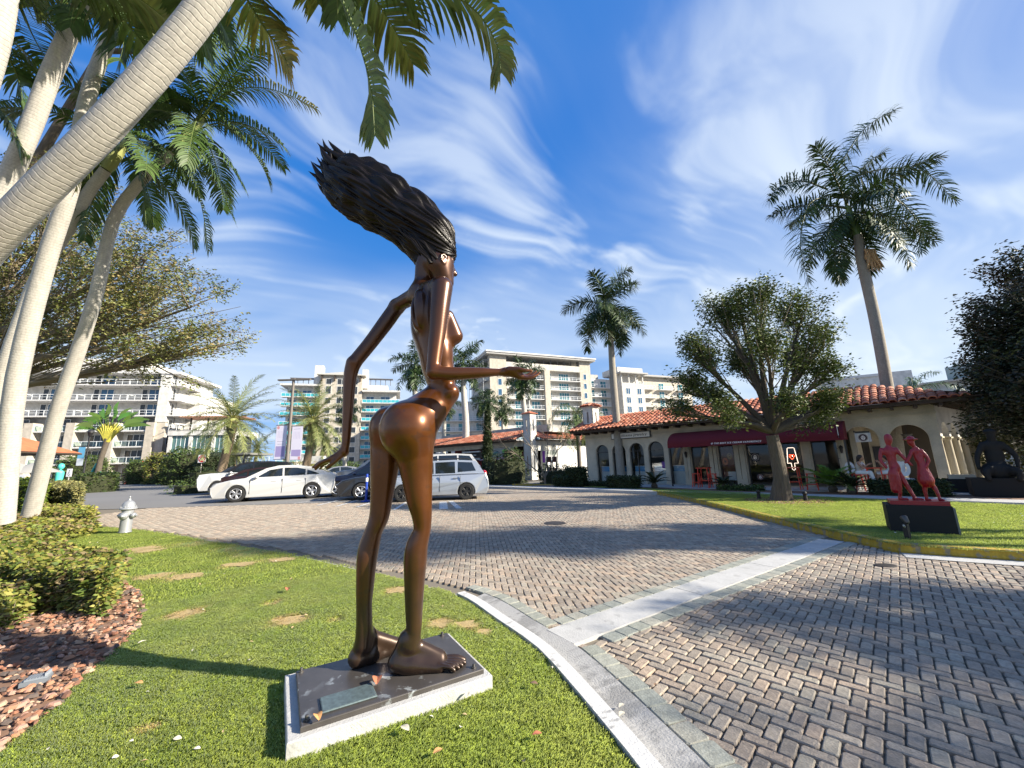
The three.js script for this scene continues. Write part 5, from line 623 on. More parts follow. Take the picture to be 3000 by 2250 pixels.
  const F = .12; stool('tall orange red table by the left part of the awning', sw(7.35, F, 1.6), SITE, .88, .52, 'table', 'red bar tables'); stool('tall red table under the neon ice lolly', sw(10.72, F, 1.75), SITE, .86, .5, 'table', 'red bar tables'); stool('red table between the two seated women', sw(13.16, F, 2.35), SITE, .84, .46, 'table', 'red bar tables');
  for (const [x, z, l] of [[6.95, 1.5, 'red bar stool left of the left red table'], [7.74, 1.75, 'red bar stool right of the left red table'], [11.3, 1.8, 'red bar stool right of the table under the neon sign'], [12.78, 2.4, 'red bar stool under the woman in white trousers'], [13.52, 2.3, 'red bar stool under the woman on the right of the table'], [12.62, 1.6, 'red bar stool behind the seated women']]) stool(l, sw(x, F, z), SITE + .1, .62, .3, 'stool', 'red bar stools');
  for (const [x, z, l, a] of [[12.45, 1.1, 'white chair back standing left behind the seated women', .2], [12.75, 1.0, 'white chair back just behind the left seated woman', .1], [13.75, 1.6, 'white chair beside the right seated woman', -.2], [13.95, 2.2, 'white chair nearest the red sculpture', .3]]) { const c = thing('white_chair', l, 'chair', sw(x, F, z), SITE + a, 'white chairs in the porch'); const s = new THREE.Shape(); s.absellipse(0, .78, .15, .24, 0, TAU); const hole = new THREE.Path(); hole.absellipse(0, .80, .06, .13, 0, TAU); s.holes.push(hole); mesh('back', new THREE.ExtrudeGeometry(s, { depth: .03, bevelEnabled: false }).translate(0, 0, -.18), M.white, c); bx(c, 'seat', M.white, -.2, .42, -.18, .2, .46, .2); for (const [sx, sz] of [[1, 1], [1, -1], [-1, 1], [-1, -1]]) mesh('leg', new MB().tube([[sx * .17, .42, sz * .16], [sx * .2, 0, sz * .19]], .014, 5).geo(), M.white, c); }
  struct('sidewalk', new MB().box(-14, .0, 3.6, 30, .125, 4.5).geo(), M.concrete).position.set(P1[0], 0, P1[2]); scene.children[scene.children.length - 1].rotation.y = SITE;
  const bed = struct('planting_bed', new MB().box(-2, .0, 2.1, 18, .10, 3.6).geo(), M.dirt); bed.position.set(...P1); bed.rotation.y = SITE;
}
// restaurant with second tower
const P2 = [1.322,0.069,-31], s2 = (x, y, z) => toWorld([P2[0], 0, P2[2]], x, y, z);
{
  const R = thing('restaurant_building', 'low restaurant with tiled roof, dark open front and red inner walls, behind the silver car', 'building', [P2[0], 0, P2[2]], SITE);
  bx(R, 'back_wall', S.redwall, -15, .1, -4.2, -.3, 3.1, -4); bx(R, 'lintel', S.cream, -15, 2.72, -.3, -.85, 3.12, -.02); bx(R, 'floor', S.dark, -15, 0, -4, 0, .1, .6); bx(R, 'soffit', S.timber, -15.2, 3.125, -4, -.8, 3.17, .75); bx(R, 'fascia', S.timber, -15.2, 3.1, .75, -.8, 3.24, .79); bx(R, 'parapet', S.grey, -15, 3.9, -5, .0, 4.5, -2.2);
  for (const x of [-13.5, -10.9, -8.2, -5.6, -2.9]) bx(R, 'pillar', S.dark, x, .1, -.3, x + .2, 2.72, -.03);
  for (const x of [-13.4, -8.0, -2.8]) bx(R, 'red_panel', S.redwall, x + .3, .12, -1.0, x + 2.2, 2.3, -.9);
  tiles(R, -15.2, -.8, 3.24, .82, 4.0, -1.4, 13, 150, 0);
  const W = new THREE.Group(); W.name = 'side_wing'; R.add(W); W.rotation.y = Math.PI / 2; W.position.set(0, 0, -.7);
  holed([[0, .1], [8.6, .1], [8.6, 3.12], [0, 3.12]], [{ x: .05, w: .6, y0: .12, y1: 2.35 }, { x: 1.1, w: 1.55, y0: .12, y1: 2.4 }], .2).build('wall', S.white, W); bx(W, 'back', S.dark, 0, .1, -2.2, 8.6, 3, -2); bx(W, 'eave', S.timber, -.1, 3.13, -.2, 8.8, 3.2, .62);
  { const g = new THREE.Group(); g.name = 'wing_roof'; R.add(g); g.rotation.y = Math.PI / 2; g.position.set(0, 0, -.7); tiles(g, -.1, 8.8, 3.22, .68, 3.85, -1.0, 15, 120, 0); }
  { const f = new MB(), z = -.08; for (const x of [1.13, 1.86, 2.6]) f.cb(x, 1.25, z, .07, 2.3, .06); f.cb(1.87, 2.36, z, 1.55, .07, .06); f.cb(1.87, 1.9, z, 1.55, .09, .06); f.build('door_frame', mat({ color: col(.42, .42, .41), roughness: .4 }), W); for (const x of [1.5, 2.23]) mesh('door_pane', new THREE.PlaneGeometry(.66, 1.7).translate(x, 1.0, -.1), S.glass, W); panel(W, 'transom_sign', canvasTex(256, 64, (g) => { g.fillStyle = '#8d948c'; g.fillRect(0, 0, 256, 64); g.fillStyle = '#39463c'; g.font = 'bold 34px serif'; g.fillText('SEAFOOD', 48, 44); }), 1.17, 1.96, 2.57, 2.32, -.07); for (const x of [1.5, 2.2]) panel(W, 'notice', canvasTex(32, 48, g => { g.fillStyle = '#e3e3df'; g.fillRect(0, 0, 32, 48); g.fillStyle = '#777'; for (let k = 0; k < 6; k++) g.fillRect(5, 7 + k * 6, 22, 2); }), x - .14, .95, x + .14, 1.4, -.06); }
  const pb = thing('purple_banner', 'vertical purple banner beside the white side door', 'banner', s2(.04, 0, -1.45), SITE + Math.PI / 2); bx(pb, 'cloth', mat({ color: col(.2, .04, .34), roughness: .8 }), -.15, 1.4, 0, .15, 2.3, .012); bx(pb, 'lower_poster', mat({ color: col(.6, .58, .35) }), -.14, .6, .0, .14, 1.36, .01);
  const cone = thing('wall_lamp', 'small shell shaped lamp on the white side wall', 'lamp', s2(.1, 2.75, -2.9), SITE); new MB().lathe([[0, -.1], [.1, -.05], [.16, .06], [0, .06]], 12).build('shade', S.white, cone);
  const T = thing('bell_tower', 'white plaster tower with long slots at the corner of the dark restaurant', 'tower', s2(-.78, 0, .0), SITE), w = .78;
  for (const [rot, px, pz] of [[0, 0, 0], [Math.PI / 2, w, 0], [Math.PI, w, -w], [-Math.PI / 2, 0, -w]]) { const m = holed([[0, .1], [w, .1], [w, 5.3], [0, 5.3]], [{ arch: 1, x: w / 2 - .08, w: .16, y0: 3.9, ys: 4.75 }, { arch: 1, x: w / 2 - .07, w: .14, y0: .7, ys: 1.9 }], .07).build('face', S.white, T); m.rotation.y = rot; m.position.set(px, 0, pz); }
  const c = new MB(), o = .12, y = 5.3, q = [[-o, y, o], [w + o, y, o], [w + o, y, -w - o], [-o, y, -w - o]], t = [w / 2, y + .22, -w / 2]; for (let k = 0; k < 4; k++) c.tri(q[k], q[(k + 1) % 4], t); c.box(-o, y - .04, -w - o, w + o, y - .001, o); c.build('cap', tileMats[0], T);
  const lab = [['dark sign strip with white lettering on the far left of the restaurant front', 'Sushi - Asian Bistro', -13.9, -11.0], ['dark sign strip with white lettering right of the white palm trunk', 'Cocktail Bar', -8.1, -5.7]];
  for (const [l, txt, a, b] of lab) { const s = thing('sign_strip', l, 'sign', s2(a, 0, .12), SITE); bx(s, 'board', S.dark, 0, 2.02, -.1, b - a, 2.42, .02); panel(s, 'lettering', canvasTex(512, 80, (g) => { g.fillStyle = '#15151a'; g.fillRect(0, 0, 512, 80); g.fillStyle = '#d8d8d8'; g.font = 'bold 46px sans-serif'; g.textAlign = 'center'; g.fillText(txt, 256, 56); }), .3, 2.06, b - a - .3, 2.38, .024); bx(s, 'upper_rail', S.white, 0, 2.44, .1, b - a, 2.56, .25); bx(s, 'lower_rail', S.grey, 0, 1.78, .1, b - a, 1.96, .2); }
  const mu = thing('mural_sign', 'pale sign with green and teal splashes above the small red awning', 'sign', s2(-4.6, 0, .2), SITE); bx(mu, 'board', S.grey, 0, 1.95, -.05, 2.9, 2.7, .0); panel(mu, 'print', canvasTex(256, 64, g => { g.fillStyle = '#9aa09c'; g.fillRect(0, 0, 256, 64); g.fillStyle = '#4fc45a'; g.beginPath(); g.ellipse(180, 28, 42, 16, .2, 0, 7); g.fill(); g.fillStyle = '#4b7d86'; g.beginPath(); g.ellipse(60, 40, 34, 14, -.3, 0, 7); g.fill(); g.strokeStyle = '#20282a'; g.lineWidth = 4; g.beginPath(); g.moveTo(20, 20); g.quadraticCurveTo(90, 5, 120, 50); g.stroke(); }), .05, 2.0, 2.85, 2.65, .004);
  const ra = thing('red_awning', 'small red and white striped awning on a white post', 'awning', s2(-4.9, 0, .2), SITE); { const a = new MB(), b = new MB(); for (let k = 0; k < 16; k++) (k % 2 ? a : b).quad([k * .21, 1.72, .95], [k * .21 + .21, 1.72, .95], [k * .21 + .21, 1.94, .05], [k * .21, 1.94, .05]); a.build('red_stripe', mat({ color: col(.55, .05, .04), side: THREE.DoubleSide }), ra); ra.children[0].userData.kind = 'stuff'; b.build('white_stripe', mat({ color: col(.7, .55, .5), side: THREE.DoubleSide }), ra); ra.children[1].userData.kind = 'stuff'; bx(ra, 'post', M.white, 3.0, .1, .85, 3.08, 1.72, .93); }
}


// ---------- apartment blocks ----------
const Fm = { wall: stucco(.6, .58, .53), white: stucco(.66, .65, .62), stone: stucco(.54, .49, .41), slab: mat({ color: col(.58, .57, .55), roughness: .9 }), teal: mat({ color: col(.03, .17, .21), roughness: .12, metalness: .2 }), blue: mat({ color: col(.05, .12, .2), roughness: .1, metalness: .2 }), dark: mat({ color: col(.035, .04, .045), roughness: .2 }), frame: M.white, cyan: mat({ color: col(.05, .36, .42), roughness: .15 }), rail: mat({ color: col(.7, .72, .72), roughness: .5 }), roof: mat({ color: col(.36, .35, .33) }), steel: mat({ color: col(.12, .12, .13) }) };
const wgeo = new Map();
function win(root, x, y, z, w, h, m = Fm.teal, mull = 2) {       // pane with its frame and bars
  const k = `${w}|${h}|${mull}`; if (!wgeo.has(k)) { const p = new MB().box(-w / 2, 0, -.03, w / 2, h, .0).geo(), f = new MB(); f.cb(0, .04, .03, w, .08, .05); f.cb(0, h - .04, .03, w, .08, .05); for (let i = 0; i <= mull; i++) f.cb(lerp(-w / 2 + .04, w / 2 - .04, i / mull), h / 2, .03, .08, h - .161, .05); wgeo.set(k, [p, f.geo()]); }
  const [p, f] = wgeo.get(k), o = mesh('window', p, m, root); o.position.set(x, y, z); mesh('frame', f, Fm.frame, o); return o;
}
const bgeo = new Map();
function balcony(root, x, y, z, w, d, glass) {                     // slab with a railing round its open sides
  const k = `${w}|${d}|${!!glass}`; if (!bgeo.has(k)) { const s = new MB().box(0, -.2, 0, w, 0, d).geo(), r = new MB(), pn = new MB(); r.cb(w / 2, .88, d - .06, w, .07, .06); for (const s2 of [.04, w - .04]) r.cb(s2, .88, d / 2, .06, .07, d - .2); const n = Math.max(2, Math.round(w / 1.1)); for (let i = 0; i <= n; i++) r.cb(lerp(.05, w - .05, i / n), .43, d - .06, .06, .82, .05); if (!glass) r.cb(w / 2, .45, d - .06, w - .1, .05, .03); pn.box(.08, .06, d - .075, w - .08, .82, d - .055); bgeo.set(k, [s, r.geo(), pn.geo()]); }
  const [s, r, p] = bgeo.get(k), o = mesh('balcony', s, Fm.slab, root); o.position.set(x, y, z); mesh('railing', r, Fm.rail, o); if (glass) mesh('glass_panel', p, glass, o); return o;
}
{ // large block with open roof terrace, behind the shops
  const O = [-5.411,1.966,-95], ry = Math.atan2(.375, .927), B = thing('apartment_block', 'large white apartment block with roof terrace and rows of balconies behind the shops', 'building', [O[0], 0, O[2]], ry);
  bx(B, 'body', Fm.wall, 0, 0, -16, 29.3, 25.6, -1.6); bx(B, 'end_pier', Fm.stone, 0, 0, -1.6, 4.4, 28.1, .0); bx(B, 'end_pier', Fm.stone, 25.9, 0, -1.6, 29.3, 28.1, .0); bx(B, 'parapet', Fm.wall, 4.4, 25.0, -1.6, 25.9, 26.6, .01); bx(B, 'fin', Fm.stone, 15.0, 0, -1.6, 16.6, 25, .3); bx(B, 'roof_slab', Fm.slab, -1.4, 28.6, -14, 30.6, 28.95, 1.3); bx(B, 'roof_edge', Fm.roof, -1.2, 28.12, -13.8, 30.4, 28.597, 1.1);
  for (let x = 5; x < 25.6; x += 2.05) bx(B, 'post', Fm.steel, x, 26.6, -.6, x + .16, 28.12, -.44); bx(B, 'terrace_back', Fm.grey ?? S.grey, 22, 26.6, -9, 25.8, 28.1, -4);
  for (let k = 0; k < 8; k++) { const y = 22.5 - 2.6 * k; win(B, 2.6, y + .5, .01, 1.1, 1.7, Fm.blue, 1); balcony(B, 4.45, y, -1.6, 10.5, 1.7); win(B, 13.0, y + .02, -1.57, 2.4, 2.1, Fm.teal, 3); win(B, 8.3, y + .02, -1.57, 2.4, 2.1, Fm.teal, 3); balcony(B, 16.65, y, -1.6, 9.2, 1.7); win(B, 17.4, y + .02, -1.57, 1.0, 2.1, Fm.teal, 1); win(B, 21.6, y + .02, -1.57, 3.0, 2.1, Fm.teal, 4); win(B, 27.4, y + .5, .01, 1.0, 1.6, Fm.blue, 1); bx(B, 'partition', Fm.white, 10.5, y, -1.58, 10.7, y + 2.3, -.2); }
  const side = new MB(); for (let k = 0; k < 9; k++) { const y = 26.8 - 2.6 * k; side.box(-1.5, y, -14, -.05, y + .08, -.6); for (let z = -13.5; z < -.7; z += 2.1) side.box(-1.5, y - 2.6, z, -1.42, y, z + .08); side.tube([[-1.46, y, -1], [-1.46, y - 2.5, -5]], .05, 4); side.tube([[-1.46, y, -6], [-1.46, y - 2.5, -10]], .05, 4); } const sc = thing('scaffold', 'steel scaffolding on the shaded left end of the large apartment block', 'scaffold', [O[0], 0, O[2]], ry); side.build('frame', mat({ color: col(.4, .41, .42), metalness: .4, roughness: .5 }), sc).userData.kind = 'stuff';
  const L = thing('apartment_block', 'lower white wing with terraces left of the large apartment block, behind the statue', 'building', [-19.791,-0.055,-98], .12); L.position.y = 0; bx(L, 'body', Fm.white, 0, 0, -12, 17, 15.2, -1.4); bx(L, 'parapet', Fm.white, -1, 15.2, -12, 17.2, 17.2, -1.2); for (let k = 0; k < 5; k++) { const y = 12.2 - 2.6 * k; balcony(L, 1, y, -1.4, 14, 1.5); for (const x of [3, 7, 11.5]) win(L, x, y + .02, -1.37, 2, 2.0, Fm.teal, 2); }
  const C = thing('apartment_block', 'middle apartment wing with stacked balconies seen past the royal palm trunk', 'building', toWorld([O[0], 0, O[2]], 29.4, 0, -2.4, ry), ry); bx(C, 'body', Fm.white, 0, 0, -14, 9, 24.4, -1.4); bx(C, 'roof_box', S.grey, 1.5, 24.4, -8, 6, 26.0, -3); for (let k = 0; k < 8; k++) { const y = 21.6 - 2.6 * k; balcony(C, .3, y, -1.4, 8.4, 1.7); win(C, 2.4, y + .02, -1.37, 2, 2.1, Fm.teal, 2); win(C, 6.4, y + .02, -1.37, 2, 2.1, Fm.teal, 2); }
  const D = thing('apartment_block', 'white square tower block with paired windows right of the stacked balconies', 'building', toWorld([O[0], 0, O[2]], 38.6, 0, 1.2, ry), ry); bx(D, 'body', Fm.wall, 0, 0, -12, 7.8, 22.6, 0); bx(D, 'loggia_back', Fm.white, .3, 22.6, -6, 7.5, 25.4, -2); for (const x of [.05, 2.6, 5, 7.45]) bx(D, 'post', Fm.white, x, 22.6, -.5, x + .3, 25.2, -.1); bx(D, 'roof', Fm.roof, -.9, 25.2, -7, 8.8, 25.6, 1); bx(D, 'roof_top', Fm.white, -.6, 25.61, -8, 8.2, 27.2, -.6); for (let k = 0; k < 8; k++) for (const x of [2, 5.9]) win(D, x, 19.3 - 2.6 * k, .01, 1.5, 1.8, Fm.blue, 2);
  const E = thing('apartment_block', 'shaded apartment wing partly hidden by the round oak crown', 'building', toWorld([O[0], 0, O[2]], 46.6, 0, -1.5, ry), ry); bx(E, 'body', Fm.stone, 0, 0, -12, 22, 25.5, -1.4); bx(E, 'roof', Fm.roof, -.5, 25.6, -12, 23, 26.1, 0); for (let k = 0; k < 8; k++) { const y = 21.8 - 2.6 * k; for (const x of [.4, 8, 15.5]) { balcony(E, x, y, -1.4, 6, 1.5); win(E, x + 1.8, y + .02, -1.37, 2, 2.1, Fm.teal, 2); } }
}
{ // mid tower with turquoise balconies
  const O = [-53.84,0.725,-108], ry = .28, B = thing('apartment_tower', 'cream tower with hipped roof and turquoise glass balconies behind the lamp post', 'building', [O[0], 0, O[2]], ry);
  bx(B, 'shaft', Fm.stone, 0, 0, -10, 11, 27.4, 0); const rf = new MB(), q = [[-.9, 27.4, .9], [11.9, 27.4, .9], [11.9, 27.4, -10], [-.9, 27.4, -10]]; rf.box(-.9, 27.2, -10, 11.9, 27.399, .9); rf.tri(q[0], q[1], [5.5, 29.4, -4.5]); rf.tri(q[1], q[2], [5.5, 29.4, -4.5]); rf.tri(q[2], q[3], [5.5, 29.4, -4.5]); rf.tri(q[3], q[0], [5.5, 29.4, -4.5]); rf.build('roof', mat({ color: col(.4, .38, .33) }), B); bx(B, 'chimney', Fm.white, -2.0, 24, -4, .2, 30.4, -1.5); bx(B, 'chimney', Fm.white, 10.8, 24, -4, 12.4, 29.6, -1.5); for (const x of [.15, 3.5, 6.9, 10.3]) bx(B, 'bracket', S.timber, x, 25.6, .01, x + .3, 27.19, .6);
  for (let k = 0; k < 9; k++) for (const [x, w] of [[2.1, 1.5], [5.5, 2.4], [9.1, 1.5]]) win(B, x, 24.6 - 2.75 * k, .01, w, k === 1 ? 2.3 : 1.7, Fm.dark, w > 2 ? 2 : 1);
  bx(B, 'wing', Fm.white, -8.5, 0, -12, -.01, 24, -1.5); bx(B, 'wing', Fm.white, 11.01, 0, -12, 20.5, 22.6, -1.5); bx(B, 'wing_roof', Fm.white, -10, 24.01, -12, -.1, 24.5, .6); bx(B, 'wing_roof', Fm.white, 11.1, 22.61, -12, 21.6, 23.1, .6); bx(B, 'wing_parapet', Fm.white, 11.1, 23.11, -11, 18, 25.2, -3); for (const x of [-8, 13]) { for (let i = 0; i < 5; i++) bx(B, 'pergola_post', Fm.steel, x + i * 1.4, x < 0 ? 24.5 : 25.2, -3.2, x + i * 1.4 + .15, x < 0 ? 26.6 : 27.0, -3.05); bx(B, 'pergola_top', Fm.steel, x - .4, x < 0 ? 26.6 : 27.0, -4, x + 6.4, x < 0 ? 26.8 : 27.2, -2.4); }
  for (let k = 0; k < 8; k++) { const y = 20.4 - 2.6 * k; balcony(B, -9.6, y + .6, -1.5, 9.4, 1.8, Fm.cyan); win(B, -3.6, y + .62, -1.47, 2.4, 2, Fm.blue, 2); win(B, -7, y + .62, -1.47, 2, 2, Fm.blue, 2); balcony(B, 11.2, y - .9, -1.5, 10.2, 1.8, Fm.cyan); win(B, 13.2, y - .88, -1.47, 2.2, 2, Fm.blue, 2); win(B, 17.4, y - .88, -1.47, 2.6, 2, Fm.blue, 2); }
}
{ // left block: stone piers, balconies, and a corner pavilion of glass
  const O = [-60.495,1.286,-66], ry = Math.atan2(.2, .98), B = thing('apartment_block', 'white apartment block with stone piers and long balconies, left behind the fan palm', 'building', [O[0], 0, O[2]], ry), X = -44;
  bx(B, 'body', Fm.white, X, 0, -14, 0, 9.9, -2); bx(B, 'upper_body', Fm.white, X, 9.9, -14, 1.2, 18.4, -3); bx(B, 'roof_slab', Fm.slab, X, 18.4, -14, 2.6, 18.8, -.4); bx(B, 'side_wing', Fm.white, 1.2, 0, -20, 3.2, 16, -6); bx(B, 'top_storey', Fm.white, X, 18.81, -14, -6, 22, -5);
  for (let i = 0; i < 8; i++) { const x = -i * 5.6; bx(B, 'pier', Fm.stone, x - 1.2, 0, -2, x, 9.9, .1);
    for (let k = 0; k < 3; k++) { const y = 3.3 + 2.65 * k; balcony(B, x - 5.58, y, -2, 4.36, 1.95, Fm.rail === 0 ? null : new THREE.MeshPhysicalMaterial({ color: col(.75, .85, .85), transmission: 1, thickness: 0, roughness: .05 })); win(B, x - 3.6, y + .02, -1.97, 2.8, 2.1, Fm.dark, 3); }
    win(B, x - 3.4, .2, -1.97, 3.2, 2.3, Fm.dark, 2); }
  for (let k = 0; k < 3; k++) { const y = 11.2 + 2.65 * k; for (let i = 0; i < 6; i++) { balcony(B, -i * 7.2 - 5, y, -3, 7.15, 2.4); win(B, -i * 7.2 - 2.4, y + .02, -2.97, 2.0, 2.2, Fm.blue, 2); win(B, -i * 7.2 - 4.0, y + .02, -2.97, .9, 2.2, Fm.dark, 1); } }
  const E = new THREE.Group(); E.name = 'right_face'; B.add(E); E.rotation.y = Math.PI / 2 + .06; E.position.set(1.21, 0, -.6); for (let k = 0; k < 3; k++) { const y = 11.2 + 2.65 * k; balcony(E, 0, y, 0, 11, 1.7); for (const x of [1.2, 3.6, 5.4, 7.6, 9.4]) win(E, x, y + .02, -.0, .9, 2.1, Fm.dark, 1); } for (let k = 0; k < 3; k++) for (const x of [1.2, 3.4]) { win(E, x, 3.5 + 2.65 * k, .03, 1.3, 1.7, Fm.dark, 1); } bx(E, 'pier', Fm.stone, -.1, 0, -1.4, .5, 9.9, .02); bx(E, 'wall', Fm.white, .5, 0, -1.4, 12, 9.9, 0); bx(E, 'upper_wall', Fm.white, 0, 10, -1.6, 11, 18.39, -.06);
  const G = thing('glass_pavilion', 'glass walled corner pavilion with roof terrace and brown pergola', 'building', [-54.055,1.097,-66], .2); G.position.y = 0; const gl = mat({ color: col(.09, .17, .165), roughness: .1, metalness: .1 });
  bx(G, 'core', Fm.white, -3.2, 0, -9, 6.4, 2.2, 0); bx(G, 'roof_deck', Fm.white, -3.4, 7.5, -9, 6.6, 8.4, .2); for (const x of [-3.3, -.3, 3.1, 6.1]) bx(G, 'column', Fm.white, x, 2.2, -.4, x + .5, 7.5, .05); for (const [a, b] of [[-2.8, -.3], [.2, 3.1], [3.6, 6.1]]) { bx(G, 'pane', gl, a, 2.25, -.25, b, 7.45, -.2); for (let x = a + .6; x < b - .2; x += .62) bx(G, 'mullion', Fm.rail, x, 2.25, -.195, x + .05, 7.45, -.15); } bx(G, 'inside', Fm.dark, -2.8, 2.3, -8, 6, 7.4, -2); bx(G, 'canopy', Fm.white, -3.6, 1.9, .06, 5, 2.19, 2.4);
  balcony(G, -3.4, 8.4, -2.2, 10, 2.4); for (const x of [-1.2, 1.4, 4.0, 6.2]) bx(G, 'pergola_post', S.timber, x, 8.4, -1.6, x + .2, 10.6, -1.4); const pg = new MB(); for (let x = -2.4; x < 7.2; x += .45) pg.box(x, 10.6, -6, x + .16, 10.8, -.3); pg.box(-2.6, 10.81, -1.6, 7.4, 10.95, -1.4); pg.box(-2.6, 10.81, -5, 7.4, 10.95, -4.8); pg.build('pergola_slats', mat({ color: col(.2, .11, .07) }), G).userData.kind = 'stuff';
}
{ // orange tiled pavilion at the far left, low buildings and terraces between the palms
  const K = thing('tiled_pavilion', 'low open pavilion with orange tile roof behind the palm trunks at far left', 'building', [-43.077,1.609,-30], .3); K.position.y = 0; const m = mat({ color: col(.55, .17, .07), map: mottle }); const rf = new MB(), q = [[-6, 3.0, 3], [5.2, 3.0, 3], [5.2, 3.0, -5], [-6, 3.0, -5]]; rf.quad(q[0], q[1], [2.6, 4.6, -.6], [-4, 4.6, -.6]); rf.tri(q[1], q[2], [2.6, 4.6, -.6]); rf.quad(q[2], q[3], [-4, 4.6, -.6], [2.6, 4.6, -.6]); rf.tri(q[3], q[0], [-4, 4.6, -.6]); rf.build('roof', m, K); bx(K, 'soffit', S.timber, -6, 2.86, -5, 5.2, 2.99, 3); for (const x of [-5, -1.5, 1.6, 4.8]) bx(K, 'post', S.timber, x, 0, 2.4, x + .2, 2.86, 2.6); K.position.y = .45; bx(K, 'back', S.dark, -6, 0, -4.8, -1, 2.86, -4.6); for (let k = 0; k < 9; k++) { const b = mesh('bulb', new THREE.SphereGeometry(.06, 8, 6), M.white, K); b.position.set(-4.6 + k * 1.05, 2.72, 2.9); }
  for (const [u, z, l, c] of [[45, -27, 'pale grey parasol under the orange roof, left of the palm trunk', .2], [95, -27.5, 'second pale grey parasol under the orange roof', .22]]) { const U = thing('parasol', l, 'parasol', u === 45 ? [-33.715,1.675,-27] : [-33.157,1.643,-27.5]); U.position.y = 0; new MB().lathe([[1.4, 1.75], [1.38, 1.78], [.05, 2.45], [0, 2.47]], 8).build('canopy', mat({ color: col(.32, .31, .28), side: THREE.DoubleSide }), U); new MB().tube([[0, 0, 0], [0, 2.45, 0]], .03, 6).build('pole', Fm.steel, U); }
  const W = thing('terrace_house', 'low white terrace with railings behind the parked cars, right of the thick date palm', 'building', [-42.644,1.141,-62], .1); W.position.y = 0; bx(W, 'lower', Fm.white, 0, 0, -6, 8.4, 2.6, 0); bx(W, 'opening', Fm.dark, 1.8, .1, .001, 4.6, 1.9, .02); balcony(W, 0, 2.65, -3, 8.4, 3); bx(W, 'bay', Fm.white, 8.4, 0, -6, 12, 3.4, -1); const ca = thing('canopy_roof', 'flat dark canopy among the palms left of the banner lamp post', 'canopy', [-39.324,1.303,-52]); ca.position.y = 0; bx(ca, 'roof', mat({ color: col(.16, .16, .14) }), -4, 3.4, -3, 6, 3.65, 3); for (const x of [-3.6, 1, 5.4]) bx(ca, 'post', Fm.steel, x, 0, 2, x + .2, 3.4, 2.2);
  const H = thing('white_house', 'white upper storey with small square windows rising over the tiled roof', 'building', [53.841,2.72,-62], -.5); H.position.y = 0; bx(H, 'body', Fm.white, -3, 0, -8, 4, 13.0, 0); bx(H, 'cornice', Fm.slab, -3.2, 13.01, -8.2, 4.2, 13.4, .2); bx(H, 'stair_tower', Fm.white, 5, 0, -7, 8, 13.6, -1); bx(H, 'wing', Fm.white, -9, 0, -10, -3.01, 11.2, -2); for (const x of [-1.2, 0, 1.2]) win(H, x, 10.4, .01, .8, .8, Fm.dark, 2);
  const N = thing('white_house', 'pale grey house with green roof edge near the right edge of the view', 'building', [44.259,2.005,-40], -.9); N.position.y = 0; bx(N, 'body', stucco(.5, .53, .52), -2, 0, -6, 5, 8.2, 0); bx(N, 'eave', S.grey, -2.5, 8.21, -6.5, 5.5, 8.4, .5); bx(N, 'upper', stucco(.4, .48, .46), .5, 8.41, -5, 5, 9.8, -.5); const N2 = thing('white_house', 'cream house with tile roof peeping over the end of the arcade roof', 'building', [30.792,1.813,-27], -.85); N2.position.y = 0; bx(N2, 'body', S.cream, -1, 0, -5, 6, 4.9, 0); bx(N2, 'roof', tileMats[1], -1.4, 4.91, -5.4, 6.4, 5.2, .5);
}


// ---------- parked cars ----------
const paint = (r, g, b, metal = .2) => new THREE.MeshPhysicalMaterial({ color: col(r, g, b), metalness: metal, roughness: .38, clearcoat: 1, clearcoatRoughness: .06 });
const CM = { tyre: mat({ color: col(.018, .018, .018), roughness: .9 }), rim: mat({ color: col(.55, .55, .56), metalness: .8, roughness: .3 }), darkRim: mat({ color: col(.03, .03, .03), metalness: .3, roughness: .5 }), glass: new THREE.MeshPhysicalMaterial({ color: col(.012, .016, .018), roughness: .05, metalness: 0, clearcoat: 1, clearcoatRoughness: .03 }), trim: mat({ color: col(.02, .02, .02), roughness: .5 }), lamp: new THREE.MeshPhysicalMaterial({ color: col(.5, .52, .54), roughness: .1, clearcoat: 1, metalness: .3 }), tail: new THREE.MeshPhysicalMaterial({ color: col(.45, .01, .015), roughness: .15, clearcoat: 1 }), plate: mat({ color: col(.5, .5, .48) }) };
function wheel(root, x, y, z, R, w, side, rimM, spokes = 10) { const g = new THREE.Group(); g.name = 'wheel'; g.position.set(x, y, z); g.rotation.y = side > 0 ? 0 : Math.PI; root.add(g); const t = new MB(); const pr = [[R * .64, -w / 2], [R * .94, -w / 2], [R, -w / 2 + .03], [R, w / 2 - .03], [R * .94, w / 2], [R * .66, w / 2], [R * .62, w / 2 - .03], [R * .62, -w / 2]]; const lg = new THREE.LatheGeometry(pr.map(p => new THREE.Vector2(...p)), 28); lg.rotateX(Math.PI / 2); t.add(lg); t.build('tyre', CM.tyre, g); const r = new MB(); for (let k = 0; k < spokes; k++) { const a = Math.floor(k / 2) / (spokes / 2) * TAU + (k % 2 ? .17 : -.17); r.tube([[Math.cos(a) * R * .1, Math.sin(a) * R * .1, w / 2 - .035], [Math.cos(a) * R * .63, Math.sin(a) * R * .63, w / 2 - .02]], [.026, .022], 5); } r.add(new THREE.TorusGeometry(R * .62, .02, 6, 28).translate(0, 0, w / 2 - .015)); r.add(new THREE.CylinderGeometry(.07, .07, .04, 12).rotateX(Math.PI / 2).translate(0, 0, w / 2 - .03)); r.build('rim', rimM, g); mesh('disc', new THREE.CylinderGeometry(R * .6, R * .6, .02, 20).rotateX(Math.PI / 2).translate(0, 0, w / 2 - .08), CM.trim, g); }
